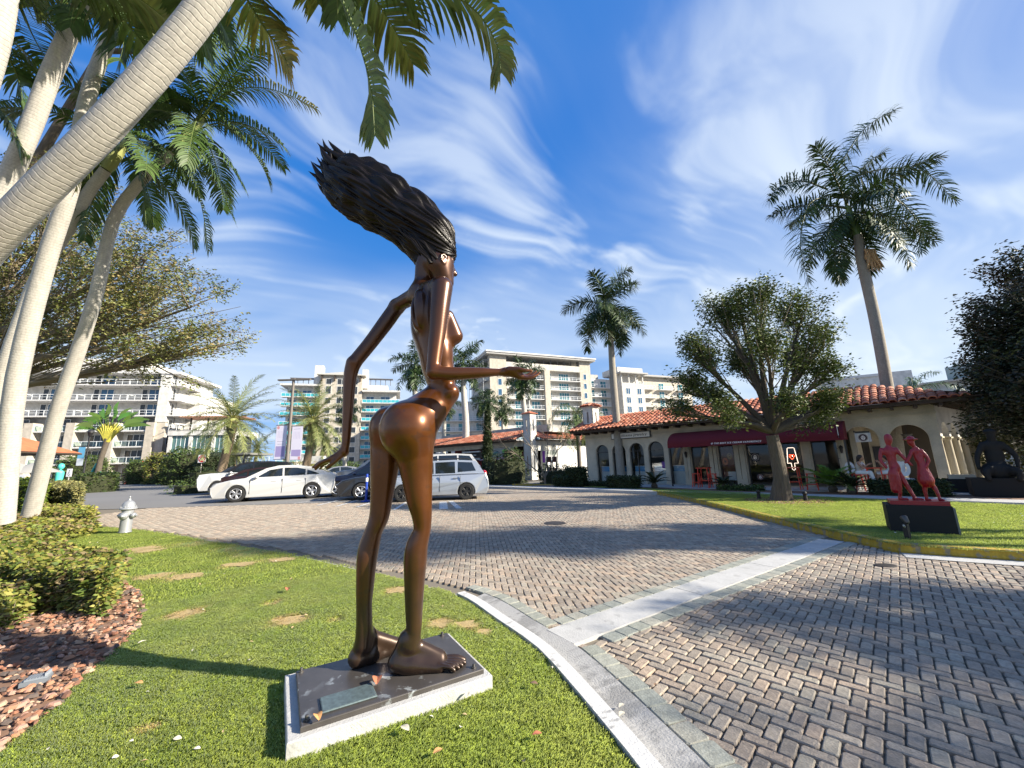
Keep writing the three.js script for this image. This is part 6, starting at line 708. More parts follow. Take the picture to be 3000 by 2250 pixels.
// side outline with wheel arches; front at +x
function car(label, p, ry, o) {
  const t = thing('car', label, o.cat ?? 'car', p, ry), L = o.L, W = o.W, h = o.H, R = o.R ?? .34, fx = o.fx, rx = o.rx, b = o.belt, s = new THREE.Shape(), bev = .07, g0 = o.clear ?? .2, ar = R + .055;
  const P = o.outline; s.moveTo(-L / 2 + .12, g0); s.lineTo(rx - ar, g0); s.absarc(rx, R, ar, Math.PI + Math.asin((R - g0) / ar), -Math.asin((R - g0) / ar), true); s.lineTo(fx - ar, g0); s.absarc(fx, R, ar, Math.PI + Math.asin((R - g0) / ar), -Math.asin((R - g0) / ar), true); s.lineTo(L / 2 - .1, g0);
  s.splineThru ? 0 : 0; for (const q of P) s.lineTo(q[0], q[1]); s.closePath();
  const g = new THREE.ExtrudeGeometry(s, { depth: W - 2 * bev, bevelEnabled: true, bevelSize: bev * .6, bevelThickness: bev, bevelSegments: 3, curveSegments: 14 }); g.translate(0, 0, -W / 2 + bev);
  { const q = g.attributes.position; for (let i = 0; i < q.count; i++) { const x = q.getX(i), y = q.getY(i), z = q.getZ(i), e = 1 - .10 * sst(L * .30, L * .5, Math.abs(x)) - .07 * sst(b - .15, b + .12, y) - .03 * sst(g0 + .25, g0, y); q.setZ(i, z * e); } g.computeVertexNormals(); }
  mesh('body', g, o.paint, t);
  // cabin: glass house narrowing to the roof
  const C = o.cabin, yT = h, w0 = W / 2 - .10, w1 = W / 2 - (o.tumble ?? .26), wy = y => lerp(w0, w1, clamp((y - b) / (yT - b))), mb = new MB(), n = C.length;
  for (let i = 0; i < n - 1; i++) { const a = C[i], c = C[i + 1]; mb.quad([a[0], a[1], wy(a[1])], [c[0], c[1], wy(c[1])], [c[0], c[1], -wy(c[1])], [a[0], a[1], -wy(a[1])]); }
  for (const sd of [1, -1]) { const f = new THREE.ShapeGeometry(new THREE.Shape(C.map(q => new THREE.Vector2(...q)))); const q = f.attributes.position; for (let i = 0; i < q.count; i++) q.setZ(i, sd * wy(q.getY(i))); f.computeVertexNormals(); const nn = f.attributes.normal; for (let i = 0; i < nn.count; i++) nn.setXYZ(i, 0, .25, sd * .97); mb.add(f); }
  mb.build('cabin', o.roofPaint ?? o.paint, t);
  for (const wv of o.windows) for (const sd of [1, -1]) { const f = new THREE.ShapeGeometry(new THREE.Shape(wv.map(q => new THREE.Vector2(...q)))); const q = f.attributes.position; for (let i = 0; i < q.count; i++) q.setZ(i, sd * (wy(q.getY(i)) + .006)); f.deleteAttribute('normal'); f.computeVertexNormals(); const nn = f.attributes.normal; for (let i = 0; i < nn.count; i++) nn.setXYZ(i, 0, .22, sd * .975); const m2 = new MB().add(f); m2.build('side_window', CM.glass, t); }
  const slope = (a, c, nm, k = .1) => { const A = [lerp(a[0], c[0], k), lerp(a[1], c[1], k)], B2 = [lerp(a[0], c[0], 1 - k), lerp(a[1], c[1], 1 - k)], d = [c[1] - a[1], a[0] - c[0]], l = Math.hypot(...d), sg = nm === 'windscreen' ? (d[0] > 0 ? 1 : -1) : (d[0] < 0 ? 1 : -1), e = .008 / l * sg, q = (u, s2) => [u[0] + d[0] * e, u[1] + d[1] * e, s2 * (wy(u[1]) - .07)]; new MB().quad(q(A, 1), q(A, -1), q(B2, -1), q(B2, 1)).build(nm, CM.glass, t); };
  slope(C[o.ws], C[o.ws + 1], 'windscreen'); slope(C[o.rw], C[o.rw + 1], 'rear_window', .15);
  for (const sd of [1, -1]) { for (const x of [fx, rx]) wheel(t, x, R, sd * (W / 2 - .13), R, .23, sd, o.rim ?? CM.rim, o.spokes); const md = mesh('mirror', new THREE.SphereGeometry(.1, 10, 8).scale(.8, .65, 1), o.paint, t); md.position.set(o.mir[0], o.mir[1], sd * (W / 2 + .02)); for (const x of o.doors) { bx(t, 'door_handle', o.trimH ?? o.paint, x - .1, b - .13, sd > 0 ? W / 2 - .035 : -W / 2 - .0, x + .1, b - .10, sd > 0 ? W / 2 + .0 : -W / 2 + .035); } for (const x of o.seams) bx(t, 'door_seam', CM.trim, x - .006, g0 + .12, sd > 0 ? W / 2 - .05 : -W / 2 - .003, x + .006, b - .02, sd > 0 ? W / 2 + .003 : -W / 2 + .05);
    const hl = mesh('headlight', new THREE.SphereGeometry(.16, 12, 8).scale(1.25, .45, .8), CM.lamp, t); hl.position.set(L / 2 - .2, o.hl, sd * (W / 2 - .26)); const tl = mesh('tail_light', new THREE.SphereGeometry(.13, 12, 8).scale(.7, o.tlh ?? .6, .9), CM.tail, t); tl.position.set(-L / 2 + .13, o.tl, sd * (W / 2 - .25)); }
  bx(t, 'grille', CM.trim, L / 2 - .08, o.hl - .22, -W * .28, L / 2 + .015, o.hl - .02, W * .28); bx(t, 'lower_intake', CM.trim, L / 2 - .1, g0 + .05, -W * .36, L / 2 - .005, g0 + .2, W * .36); bx(t, 'number_plate', CM.plate, -L / 2 - .02, .72, -.16, -L / 2 + .02, .84, .16); bx(t, 'underside', CM.trim, -L / 2 + .3, g0 - .04, -W / 2 + .2, L / 2 - .3, g0 + .1, W / 2 - .2);
  if (o.rails) for (const sd of [1, -1]) { const y = h + .05; new MB().tube([[-1.5, h - .02, sd * (w1 - .08)], [-1.35, y, sd * (w1 - .08)], [.25, y, sd * (w1 - .08)], [.45, h - .04, sd * (w1 - .08)]], .02, 6).build('roof_rail', CM.trim, t); }
  t.scale.setScalar(o.scale ?? 1.08); return t;
}
const sedan = (o) => ({ L: 4.75, W: 1.84, H: 1.46, R: .345, fx: 1.44, rx: -1.46, belt: .93, hl: .68, tl: .88, mir: [.72, 1.02], doors: [.05, -.95], seams: [.95, -.28, -1.2], outline: [[2.36, .38], [2.37, .62], [2.2, .78], [1.7, .88], [1.1, .95], [0, .97], [-1.6, 1.0], [-2.2, 1.02], [-2.33, .95], [-2.36, .55], [-2.3, .3]], cabin: [[1.15, .93], [.35, 1.36], [-.1, 1.455], [-.7, 1.46], [-1.4, 1.36], [-2.1, 1.0]], windows: [[[.78, .98], [.28, 1.3], [-.22, 1.38], [-.25, .98]], [[-.33, .98], [-.3, 1.385], [-.8, 1.375], [-1.15, 1.3], [-1.15, .98]], [[-1.22, .99], [-1.22, 1.28], [-1.7, 1.1], [-1.75, 1.02]]], ws: 0, rw: 4, ...o });
const suv = (o) => ({ L: 4.85, W: 1.95, H: 1.78, R: .37, fx: 1.48, rx: -1.45, belt: 1.08, hl: .86, tl: 1.05, tlh: 1, mir: [.85, 1.18], doors: [.1, -.9], seams: [1.0, -.22, -1.25], clear: .25, tumble: .22, outline: [[2.38, .45], [2.42, .8], [2.34, .98], [1.9, 1.07], [1.3, 1.12], [0, 1.12], [-1.8, 1.14], [-2.3, 1.13], [-2.4, .9], [-2.42, .5], [-2.36, .33]], cabin: [[1.3, 1.1], [.55, 1.66], [.2, 1.755], [-1.0, 1.78], [-1.9, 1.72], [-2.34, 1.1]], windows: [[[.95, 1.14], [.45, 1.6], [-.15, 1.68], [-.17, 1.14]], [[-.25, 1.14], [-.23, 1.685], [-1.15, 1.69], [-1.18, 1.14]], [[-1.26, 1.14], [-1.24, 1.69], [-1.8, 1.64], [-2.1, 1.18]]], ws: 0, rw: 4, ...o });
{
  const ground = (a, b) => { const dx = a[0] - b[0], dz = a[2] - b[2]; return [[(a[0] + b[0]) / 2, 0, (a[2] + b[2]) / 2], Math.atan2(-dz, dx)]; };
  const [pw, rw] = ground([-13.804,0,-20.433], [-10.739,0,-21.546]);
  car('white four door hatchback coupe parked nearest, side on, left of the statue', pw, rw, sedan({ paint: paint(.5, .5, .49, 0), scale: 1.13, outline: [[2.36, .38], [2.38, .6], [2.2, .76], [1.7, .88], [1.1, .96], [0, .98], [-1.6, 1.02], [-2.2, 1.08], [-2.36, 1.0], [-2.38, .6], [-2.3, .34]], H: 1.5, cabin: [[1.25, .94], [.42, 1.38], [-.05, 1.49], [-.7, 1.5], [-1.5, 1.38], [-2.2, 1.08]] }));
  const f = V(Math.cos(rw), 0, -Math.sin(rw)), sd = V(-f.z, 0, f.x), place = (a, s) => V(...pw).addScaledVector(f, a).addScaledVector(sd, s).toArray();
  const back = sd.z < 0 ? 1 : -1;
  const by = (g, k) => V(...g).addScaledVector(f, -k).toArray();     // from the spot under a wheel back to the middle
  car('glossy dark sedan with red tail light, directly behind the white coupe', by([-16.153,0,-24.352], 1.5), rw + Math.PI, sedan({ paint: paint(.03, .012, .014), scale: 1.12 }));
  car('large white luxury SUV with black roof, nose left, behind the dark sedan', by([-19.727,0,-27.282], 1.66), rw, suv({ paint: paint(.58, .58, .57, 0), roofPaint: paint(.015, .015, .018), H: 1.86, scale: 1.16, outline: [[2.40, .45], [2.45, .85], [2.38, 1.06], [1.9, 1.12], [1.3, 1.14], [0, 1.14], [-1.8, 1.16], [-2.3, 1.15], [-2.4, .9], [-2.42, .5], [-2.36, .33]] }));
  car('silver white SUV at the far end of the row, nose just showing beside the planting', by([-24.25,0,-32.504], 1.6), rw, suv({ paint: paint(.42, .43, .44, .4), roofPaint: paint(.02, .02, .022), scale: 1.04 }));
  car('champagne coloured SUV facing left behind the dark sedans', [-9.355,0,-27.448], rw - .02, suv({ paint: paint(.40, .36, .31, .5), scale: 1.16, rails: 1 }));
  car('dark blue sedan with chrome grille, nose left, just right of the white coupe', [-8.07,0,-22.591], rw - .03, sedan({ paint: paint(.008, .012, .04, .3), scale: 1.12 }));
  car('black sedan with its front end by the blue post', [-5.898,0,-20.072], rw - .03, sedan({ paint: paint(.012, .013, .016), scale: 1.1 }));
  car('grey car roof glimpsed between the white coupe and champagne SUV', [-15.87,0,-35.838], rw, sedan({ paint: paint(.25, .26, .28, .4), scale: 1.1 }));
  const [ph, rh] = ground([-4.772,0,-17.78], [-2.199,0,-18.083]);
  car('silver retro styled wagon with roof rails and black steel wheels right of the statue legs', ph, rh, suv({ L: 4.47, W: 1.76, H: 1.66, R: .34, fx: 1.33, rx: -1.3, belt: 1.02, rim: CM.darkRim, paint: paint(.44, .47, .5, .55), rails: 1, scale: 1.01, mir: [.8, 1.12], doors: [.15, -.85], seams: [.92, -.2, -1.05], hl: .78, outline: [[2.2, .42], [2.23, .7], [2.15, .92], [1.8, 1.0], [1.2, 1.06], [0, 1.06], [-1.7, 1.07], [-2.12, 1.04], [-2.2, .8], [-2.23, .5], [-2.18, .34]], cabin: [[1.25, 1.04], [.72, 1.5], [.35, 1.63], [-.8, 1.66], [-1.7, 1.6], [-2.1, 1.05]], windows: [[[.95, 1.1], [.62, 1.46], [.08, 1.56], [.06, 1.1]], [[-.02, 1.1], [0, 1.565], [-.82, 1.58], [-.84, 1.1]], [[-.95, 1.14], [-.95, 1.57], [-1.55, 1.53], [-1.72, 1.18]]] }));
  car('white van roof behind the silver wagon', [-5.032,0,-25.502], rh, suv({ paint: paint(.5, .5, .49, 0), H: 2.0, scale: 1.2 }));
  // bay lines and the hatched strip on the parking surface
  const lines = new THREE.Group(); lines.name = 'parking_markings'; lines.userData.kind = 'structure'; scene.add(lines);
  const ln = (a, b, w = .12) => { const d = [b[0] - a[0], b[2] - a[2]], l = Math.hypot(...d), nx = -d[1] / l * w / 2, nz = d[0] / l * w / 2, y = .0075; new MB().quad([a[0] - nx, y, a[2] - nz], [b[0] - nx, y, b[2] - nz], [b[0] + nx, y, b[2] + nz], [a[0] + nx, y, a[2] + nz]).build('painted_line', mk, lines); };
  const mk = mat({ map: tex(128, .6, (u, v) => { const k = sst(-.5, .2, tfbm(u, v, 14, 4, 3)) * .45 + .2; return [k, k, k * .97]; }), roughness: .9 });
  ln([-9.78,0,-17.935], [-9.172,0,-19.857]); ln([-8.086,0,-16.634], [-8.204,0,-19.542]); ln([-7.024,0,-15.97], [-7.208,0,-18.875]); ln([-6.023,0,-15.467], [-6.121,0,-17.586]); ln([-4.203,0,-14.144], [-4.511,0,-16.814]); ln([-2.446,0,-13.897], [-2.956,0,-16.628], .3); ln([-1.933,0,-13.965], [-2.681,0,-16.829], .2); ln([-11.272,0,-23.306], [-6.868,0,-18.6], .1);
}


// ---------- hedges, mulch, small things ----------
const HT = { near: [[.16, .20, .03], [.24, .25, .05], [.30, .27, .06], [.10, .15, .025], [.20, .15, .07]], dark: [[.03, .05, .015], [.045, .07, .02]], mid: [[.08, .13, .03], [.12, .17, .04], [.06, .1, .025]], yellow: [[.22, .24, .04], [.30, .28, .05], [.16, .2, .04], [.25, .19, .09]] };
const coreM = mat({ color: col(.03, .035, .014), roughness: 1 });
function hedge(name, label, poly, y0, y1, o) { // clipped block: leafy skin over a dark woody core
  const c = poly.reduce((a, p) => [a[0] + p[0] / poly.length, a[1] + p[1] / poly.length], [0, 0]), root = thing(name, label, o.cat ?? 'hedge', [c[0], y0, c[1]], 0, o.group), r = rng(o.seed), P = poly.map(p => [p[0] - c[0], p[1] - c[1]]), h = y1 - y0, spots = [], ins = o.in ?? .06;
  const sh = new THREE.Shape(P.map(p => { const l = Math.hypot(...p), k = Math.max(.1, (l - ins) / l); return new THREE.Vector2(p[0] * k, -p[1] * k); })); const g = new THREE.ExtrudeGeometry(sh, { depth: Math.max(.05, h - ins), bevelEnabled: false }); g.rotateX(-Math.PI / 2); mesh('core', g, coreM, root);
  const d = o.step ?? .05; let [x0, x1, z0, z1] = [1e9, -1e9, 1e9, -1e9]; for (const [x, z] of P) { x0 = Math.min(x0, x); x1 = Math.max(x1, x); z0 = Math.min(z0, z); z1 = Math.max(z1, z); }
  for (let x = x0; x < x1; x += d) for (let z = z0; z < z1; z += d) if (inside(P, x, z)) spots.push([x + (r() - .5) * d, h - ins * .5 + (r() - .4) * (o.rough ?? .05), z + (r() - .5) * d]);
  for (let k = 0; k < P.length; k++) { const a = P[k], b = P[(k + 1) % P.length], l = Math.hypot(b[0] - a[0], b[1] - a[1]); for (let s = 0; s < l; s += d) for (let y = .03; y < h; y += d) { const t = s / l, q = [lerp(a[0], b[0], t), lerp(a[1], b[1], t)], m = Math.hypot(...q), w = 1 - (ins * .4 + (r() - .5) * (o.rough ?? .05)) / m; spots.push([q[0] * w + (r() - .5) * d, y + (r() - .5) * d, q[1] * w + (r() - .5) * d]); } }
  foliage(root, 'foliage', o.kinds ?? LC.hedge, spots, o.tones ?? HT.near, r, o.size ?? 1); if (o.sprigs) { const mb = new MB(); for (let k = 0; k < o.sprigs; k++) { const q = spots[Math.floor(r() * spots.length)]; mb.tube([[q[0], q[1] - .08, q[2]], [q[0] + (r() - .5) * .1, q[1] + .03, q[2] + (r() - .5) * .1]], [.005, .003], 4, false); } mesh('twigs', mb.geo(), VEG.twig, root).userData.kind = 'stuff'; } return root;
}
hedge('clipped_hedge', 'clipped yellow green hedge in the left foreground bed, striped by shadow', [[-4.22, -4.34], [-4.98, -5.28], [-8.6, -6.9], [-9.4, -5.9], [-6.6, -5.2], [-5.3, -4.66]], .09, .5, { seed: 3, step: .042, sprigs: 260 });
hedge('clipped_hedge', 'low leafy front row of shrubs at the left edge above the wood chips', [[-4.9, -4.05], [-5.2, -4.62], [-9, -5.6], [-9, -4.2], [-5.6, -3.3]], .07, .30, { seed: 5, step: .05, rough: .12, sprigs: 120 });
hedge('ground_cover', 'bright green ground cover under the palm trunks at left', [[-10.457,-10.084], [-12.858,-12.344], [-15.668,-14.081], [-19, -10], [-19, -7.2], [-8.8, -7.0]], .06, .26, { cat: 'plants', seed: 7, step: .11, kinds: LC.bush, size: .75, rough: .12, tones: HT.yellow });
hedge('clipped_hedge', 'low square clipped hedge end beside the fire hydrant', [[-11.608,-11.168], [-13.882,-13.287], [-17.652,-15.16], [-14.445,-12.319]], .08, .44, { seed: 9, step: .08, size: 1.5, tones: HT.yellow });
hedge('shrub_bed', 'pale twiggy shrub with bare stems behind the curved palm foot', [[-16.348,-15.152], [-21.395,-19.817], [-26.038,-22.569], [-19.37,-16.612]], .08, 1.05, { cat: 'shrub', seed: 11, step: .14, kinds: LC.bush, size: .7, rough: .3, tones: [[.25, .25, .08], [.3, .27, .1], [.2, .2, .08]], sprigs: 120 });
hedge('shrub_bed', 'leafy green shrub left of the curved palm foot', [[-17.515,-14.939], [-23.738,-20.16], [-28.399,-22.334], [-20.185,-15.54]], .08, 1.2, { cat: 'shrub', seed: 13, step: .15, kinds: LC.bush, size: 1, rough: .3, tones: [[.16, .22, .03], [.24, .28, .04], [.1, .16, .02]] });
hedge('clipped_hedge', 'dark green clipped hedge block behind the yellow bollard', [[-35.337,-35.535], [-46.294,-46.435], [-49.275,-45.415], [-36.554,-33.705]], 0, 1.45, { seed: 15, step: .3, kinds: LC.bush, size: 1.5, rough: .2, tones: [[.04, .07, .015], [.07, .1, .02]] });
for (const [a, b, z, h, l, t] of [[262, 505, -70, 1.9, 'long bright green clipped hedge in front of the left apartment block', [[.13, .2, .03], [.17, .24, .04]]], [460, 510, -66, 3.6, 'taller grey green clipped hedge left of the car park entrance', [[.12, .16, .07], [.15, .18, .08]]], [535, 612, -66, 3.4, 'grey green clipped hedge behind the no entry sign', [[.13, .16, .08], [.16, .19, .1]]]]) { const A = z === -70 ? [-74.235,0.87,-70] : a === 460 ? [-58.791,0.415,-66] : [-54.565,0.292,-66], B = z === -70 ? [-59.722,0.678,-70] : a === 460 ? [-56.552,0.459,-66] : [-50.25,0.329,-66]; hedge('clipped_hedge', l, [[A[0], A[2]], [B[0], B[2]], [B[0] + .3, B[2] - 1.4], [A[0] - .3, A[2] - 1.4]], 0, h, { seed: a, step: .34, kinds: LC.bush, size: 1.7, rough: .2, tones: t }); }
const bush = (name, label, p, r0, h, o) => { const poly = []; for (let k = 0; k < 9; k++) { const a = -k / 9 * TAU; poly.push([p[0] + Math.cos(a) * r0, p[2] + Math.sin(a) * r0]); } return hedge(name, label, poly, p[1], p[1] + h, { cat: 'shrub', kinds: LC.bush, rough: r0 * .5, ...o }); };
for (const [p, r0, h, l, s, t] of [[[-48.086,0.797,-55], 1.8, 3.6, 'yellow green bush before the left apartment block, right of the red sculpture', 1.6, HT.yellow], [[-54.18,0.86,-58], 1.5, 3.0, 'green bush directly above the red forked sculpture', 1.6, HT.mid], [[-60.461,1.12,-56], 2.4, 3.4, 'broad leafy bush behind the lamp with the blue banner', 1.7, HT.mid], [[-40.298,0.761,-50], 2.6, 3.6, 'dark green bush under the flat canopy', 1.7, HT.mid], [[-36.046,0.912,-48], 1.6, 3.2, 'dark bush right beside the thick date palm trunk', 1.5, HT.dark], [[-23.317,0.29,-30], .9, 1.5, 'dark shrub beside the noses of the parked cars', 1, HT.dark], [[-23.248,0.114,-29], 1.1, .6, 'low green plants at the corner of the parking row', .9, HT.mid], [[-36.625,0.587,-58], 1.5, 2.2, 'small dark tree before the white terrace', 1.4, HT.dark], [[-29.248,0.285,-54], 2.2, 1.8, 'pale green bushes under the banners', 1.4, HT.yellow], [[-23.046,0.104,-54], 2.2, 1.6, 'low bushes behind the champagne SUV', 1.4, HT.mid], [[-4.286,0.131,-31], .8, 1.5, 'dark planter bush beside the silver wagon', 1, HT.dark], [[-0.703,0.028,-29], 1.5, 1.6, 'dense dark shrubs before the small red awning', 1.1, HT.dark], [[-0.202,0.501,-29.4], .6, 2.4, 'sunlit slender shrub below the mural sign', 1, HT.mid], [[2.993,0.112,-27], 1.2, .9, 'potted shrubs before the glass side door', 1, HT.dark]]) bush('leafy_bush', l, [p[0], 0, p[2]], r0, h, { seed: Math.round(p[0] * 10) + 400, step: .22 + r0 * .03, size: s, tones: t });
{ const c = thing('cypress', 'slim dark columnar cypress in front of the restaurant', 'tree', [-2.07,0.095,-30.4]); c.position.y = 0; const r = rng(6), sp = []; for (let k = 0; k < 1500; k++) { const u = Math.pow(r(), .8), R = .50 * Math.sin(Math.PI * Math.min(1, .18 + .82 * (1 - u) * .62 + .0)) * (1 - u * .6), a = r() * TAU, q = Math.sqrt(r()); sp.push([Math.cos(a) * R * q + u * .1, .15 + 5.4 * u, Math.sin(a) * R * q]); } new MB().tube([[0, 0, 0], [0, 2, 0], [.1, 5, 0]], [.1, .07, .02], 7).build('trunk', VEG.bark, c); foliage(c, 'foliage', LC.bush, sp, [[.03, .05, .015], [.06, .085, .025]], r, .9); }
for (const [x, z, w, d, h, l, s] of [[4.05, 3.05, 1.5, .6, .52, 'dark clipped box hedge at the foot of the pale royal palm', 21], [1.0, 2.6, .9, .8, .95, 'tall dark rounded topiary at the left end of the arcaded shop', 22], [.35, 2.9, .9, .7, .55, 'low dark topiary block beside the taller one', 23], [13.9, 2.75, 1.7, .5, .42, 'low dark hedge behind the red couple sculpture', 24], [9.0, 2.5, 1.6, .5, .14, 'low green edging plants behind the oak trunk', 25], [2.3, 2.4, 1.4, .4, .2, 'low plants under the first arched windows', 26]]) { const q = [[-w / 2, d / 2], [w / 2, d / 2], [w / 2, -d / 2], [-w / 2, -d / 2]].map(([a, b]) => { const p = sw(x + a, 0, z + b); return [p[0], p[2]]; }); hedge('clipped_hedge', l, q, .1, .1 + h, { seed: s, step: .075, size: 1.7, tones: s === 25 ? HT.mid : HT.dark }); }
// cycads
function cycad(label, p, R, n, seed, tone) { const root = thing('cycad', label, 'plant', p); new MB().lathe([[0, 0], [.13, 0], [.15, .12], [.09, .24], [0, .26]], 10).build('stem', VEG.bark, root); const r = rng(seed); for (let i = 0; i < n; i++) frond(root, arc([0, .22, 0], i * 2.4 + r() * .3, lerp(1.15, .25, i / n), R * (.85 + .3 * r()), .8, 8), { n: 30, leaf: R * .17, w: .03, hang: .05, plume: .35, fwd: .5, r0: .014, seed: seed * 50 + i, tone, age: .02, t0: .1 }); }
cycad('bright green cycad between the red stools and the seated women', sw(11.95, .1, 2.25), 1.15, 20, 3, [.14, .26, .03]); cycad('dark spiky cycad beside the left awning post', sw(5.35, .1, 2.5), .8, 16, 5, [.03, .05, .018]); cycad('dark cycad low behind the oak, left of its trunk', sw(8.3, .1, 2.4), .55, 14, 6, [.03, .045, .015]); cycad('dark drooping cycad just right of the bright one', sw(12.5, .1, 2.7), .75, 14, 7, [.025, .04, .015]);
// bark chips and stones in the near bed, and round the oak
{ const r = rng(44), root = scene.children.find(o => o.name.startsWith('mulch_bed')), chip = (s) => { const q = rng(s), mb = new MB(), n = 7, ring = [], top = []; for (let k = 0; k < n; k++) { const a = k / n * TAU, R = .6 + .4 * q(); ring.push([Math.cos(a) * R * .5, 0, Math.sin(a) * R * .32]); top.push([Math.cos(a) * R * .34, .16 + .1 * q(), Math.sin(a) * R * .2]); } for (let k = 0; k < n; k++) mb.quad(ring[(k + 1) % n], ring[k], top[k], top[(k + 1) % n], [q(), q()]); for (let k = 1; k < n - 1; k++) mb.tri(top[0], top[k + 1], top[k]); const g = mb.geo(); return g; }, gs = [1, 2, 3, 4].map(chip), tones = [[.34, .15, .085], [.42, .22, .13], [.22, .11, .07], [.50, .34, .23], [.13, .1, .085], [.46, .27, .2]], ms = tones.map(c => mat({ color: col(...c), map: grain, roughness: .95 })), all = [];
  for (let k = 0; k < 11000; k++) { const x = lerp(-7.5, -2.4, r()), z = lerp(-6.3, -1.6, r()); if (!inside(mulchPoly, x, z) || Math.abs(x) > 1.5 * -z + .6) continue; const s = .03 + .075 * Math.pow(r(), 2.4); all.push([x, z, s, r() * TAU, (r() - .5) * .9, (r() - .5) * .9, Math.floor(r() * 6), Math.floor(r() * 4), r()]); }
  all.sort((a, b) => b[2] / Math.hypot(b[0], b[1]) - a[2] / Math.hypot(a[0], a[1])); for (const a of all.slice(0, 290)) { const m = mesh('chip', gs[a[7]], ms[a[6]], root); m.position.set(a[0], LAWN + a[2] * .05, a[1]); m.rotation.set(a[4] * .6, a[3], a[5] * .6); m.scale.setScalar(a[2]); }
  gs.forEach((g, k) => { const own = all.slice(290).filter(a => a[7] === k); stuff('chips', g, mat({ map: grain, roughness: .95 }), own.map(a => M4(a[0], LAWN + a[8] * .02, a[1], a[3], a[2], a[4], a[5])), root, own.map(a => col(...tones[a[6]]))); });
  const ring = struct('mulch_ring', new THREE.CircleGeometry(1.15, 28).rotateX(-Math.PI / 2).translate(8.2, .122, -12.35), M.dirt), rr = []; for (let k = 0; k < 420; k++) { const a = r() * TAU, q = Math.sqrt(r()) * 1.12; rr.push([8.2 + Math.cos(a) * q, -12.35 + Math.sin(a) * q * .95]); } gs.slice(0, 2).forEach((g, k) => { const own = rr.filter((_, i) => i % 2 === k); stuff('chips', g, mat({ map: grain, roughness: .95 }), own.map(a => M4(a[0], .125, a[1], r() * TAU, .05 + .05 * r(), (r() - .5) * .7, 0)), ring, own.map(() => col(...tones[Math.floor(r() * 4)]))); });
  const bx2 = thing('irrigation_box', 'small grey plastic ground box with ridged lid among the wood chips', 'ground box', [-3.383,0.09,-3.073], .55); bx2.scale.setScalar(.8); bx(bx2, 'base', mat({ color: col(.16, .18, .2), roughness: .5 }), -.085, 0, -.055, .085, .035, .055); bx(bx2, 'lid', mat({ color: col(.22, .25, .28), roughness: .4 }), -.06, .036, -.05, .082, .05, .05); for (let k = 0; k < 6; k++) bx(bx2, 'rib', mat({ color: col(.2, .22, .25), roughness: .4 }), -.05 + k * .018, .0505, -.045, -.041 + k * .018, .056, .045); bx(bx2, 'hinge', mat({ color: col(.3, .33, .36) }), .06, .0505, -.045, .075, .075, .045);
  // fallen leaves
  const leafG = (s, curl) => { const mb = new MB(), n = 6, A = []; for (let i = 0; i <= n; i++) { const t = i / n, w = .32 * Math.sin(Math.PI * (.06 + .9 * t)), y = curl * Math.sin(t * 3.1) * .3; A.push([[t - .5, y + w * curl, -w], [t - .5, y, 0], [t - .5, y + w * curl * .8, w]]); } for (let i = 0; i < n; i++) for (const k of [0, 1]) mb.quad(A[i][k], A[i][k + 1], A[i + 1][k + 1], A[i + 1][k]); return mb.geo(); }, lg = [leafG(1, .25), leafG(2, .5)], lm = [[.42, .14, .07], [.52, .27, .1], [.5, .46, .36], [.2, .12, .07]].map(c => mat({ color: col(...c), roughness: .8, side: THREE.DoubleSide }));
  const leaves = [[[-0.882,0.2,-2.715], .09, 1, 0, .01, 'curled rust brown leaf on the bronze plate near the right heel'], [[-1.08,0.2,-2.372], .07, 1, 1, .01, 'curled tan leaf on the corner of the plate beside the plaque'], [[-2.691,0.1,-4.953], .1, 1, 0, .02, 'red brown curled leaf alone on the open lawn'], [[-2.568,0.1,-2.962], .06, 0, 1, .02, 'orange leaf on the lawn beside the wood chips'], [[-3.151,0.1,-3.618], .06, 0, 2, .02, 'pale leaf at the edge of the statue shadow'], [[-0.629,0.1,-2.419], .065, 0, 2, .02, 'pale fallen leaf below the front edge of the slab'], [[-0.418,0.1,-2.241], .05, 0, 1, .02, 'small orange leaf at the bottom of the near lawn'], [[-0.328,0.1,-2.72], .045, 0, 2, .02, 'pale leaf on the grass under the right slab corner'], [[0.075,0.1,-2.343], .05, 0, 0, .02, 'brown leaf on the grass near the kerb'], [[0.083,0.1,-2.816], .05, 0, 3, .02, 'dark leaf in the grass beside the kerb'], [[0.612,0.01,-2.743], .05, 0, 2, .01, 'upper pale leaf lying in the gutter'], [[0.592,0.01,-2.661], .055, 0, 2, .01, 'lower pale leaf lying in the gutter'], [[0.894,0.01,-2.962], .03, 0, 3, .01, 'dark leaf on the gutter concrete']];
  for (const [p, s, g, m, up, l] of leaves) { const t = mesh('fallen_leaf', lg[g], lm[m]); t.position.set(p[0], p[1] + up, p[2]); t.scale.setScalar(s); t.rotation.y = r() * TAU; tag(t, l, 'leaf'); }
  const litter = []; for (let k = 0; k < 130; k++) { const z = -1.9 - 7 * Math.pow(r(), 1.4), x = lerp(1.3 * z, .8, r()); if (inside(leftLawn, x, z) && !inside(plate, x, z) && !inside(mulchPoly, x, z)) litter.push([x, LAWN + .014, z]); } for (let k = 0; k < 160; k++) { const x = lerp(6.4, 11, r()), z = lerp(-12, -6.4, r()); if (inside(rightLawn, x, z)) litter.push([x, .135, z]); } const lt = stuff('leaf_litter', lg[0], mat({ roughness: .9, side: THREE.DoubleSide }), litter.map(p => M4(p[0], p[1], p[2], r() * TAU, .018 + .022 * r(), (r() - .5), (r() - .5))), scene, litter.map(() => col(...[[.5, .46, .36], [.42, .3, .16], [.55, .52, .45]][Math.floor(r() * 3)]))); tag(lt, 'tiny dry leaf fragments scattered over both lawns', 'leaf litter', null, 'stuff');
}
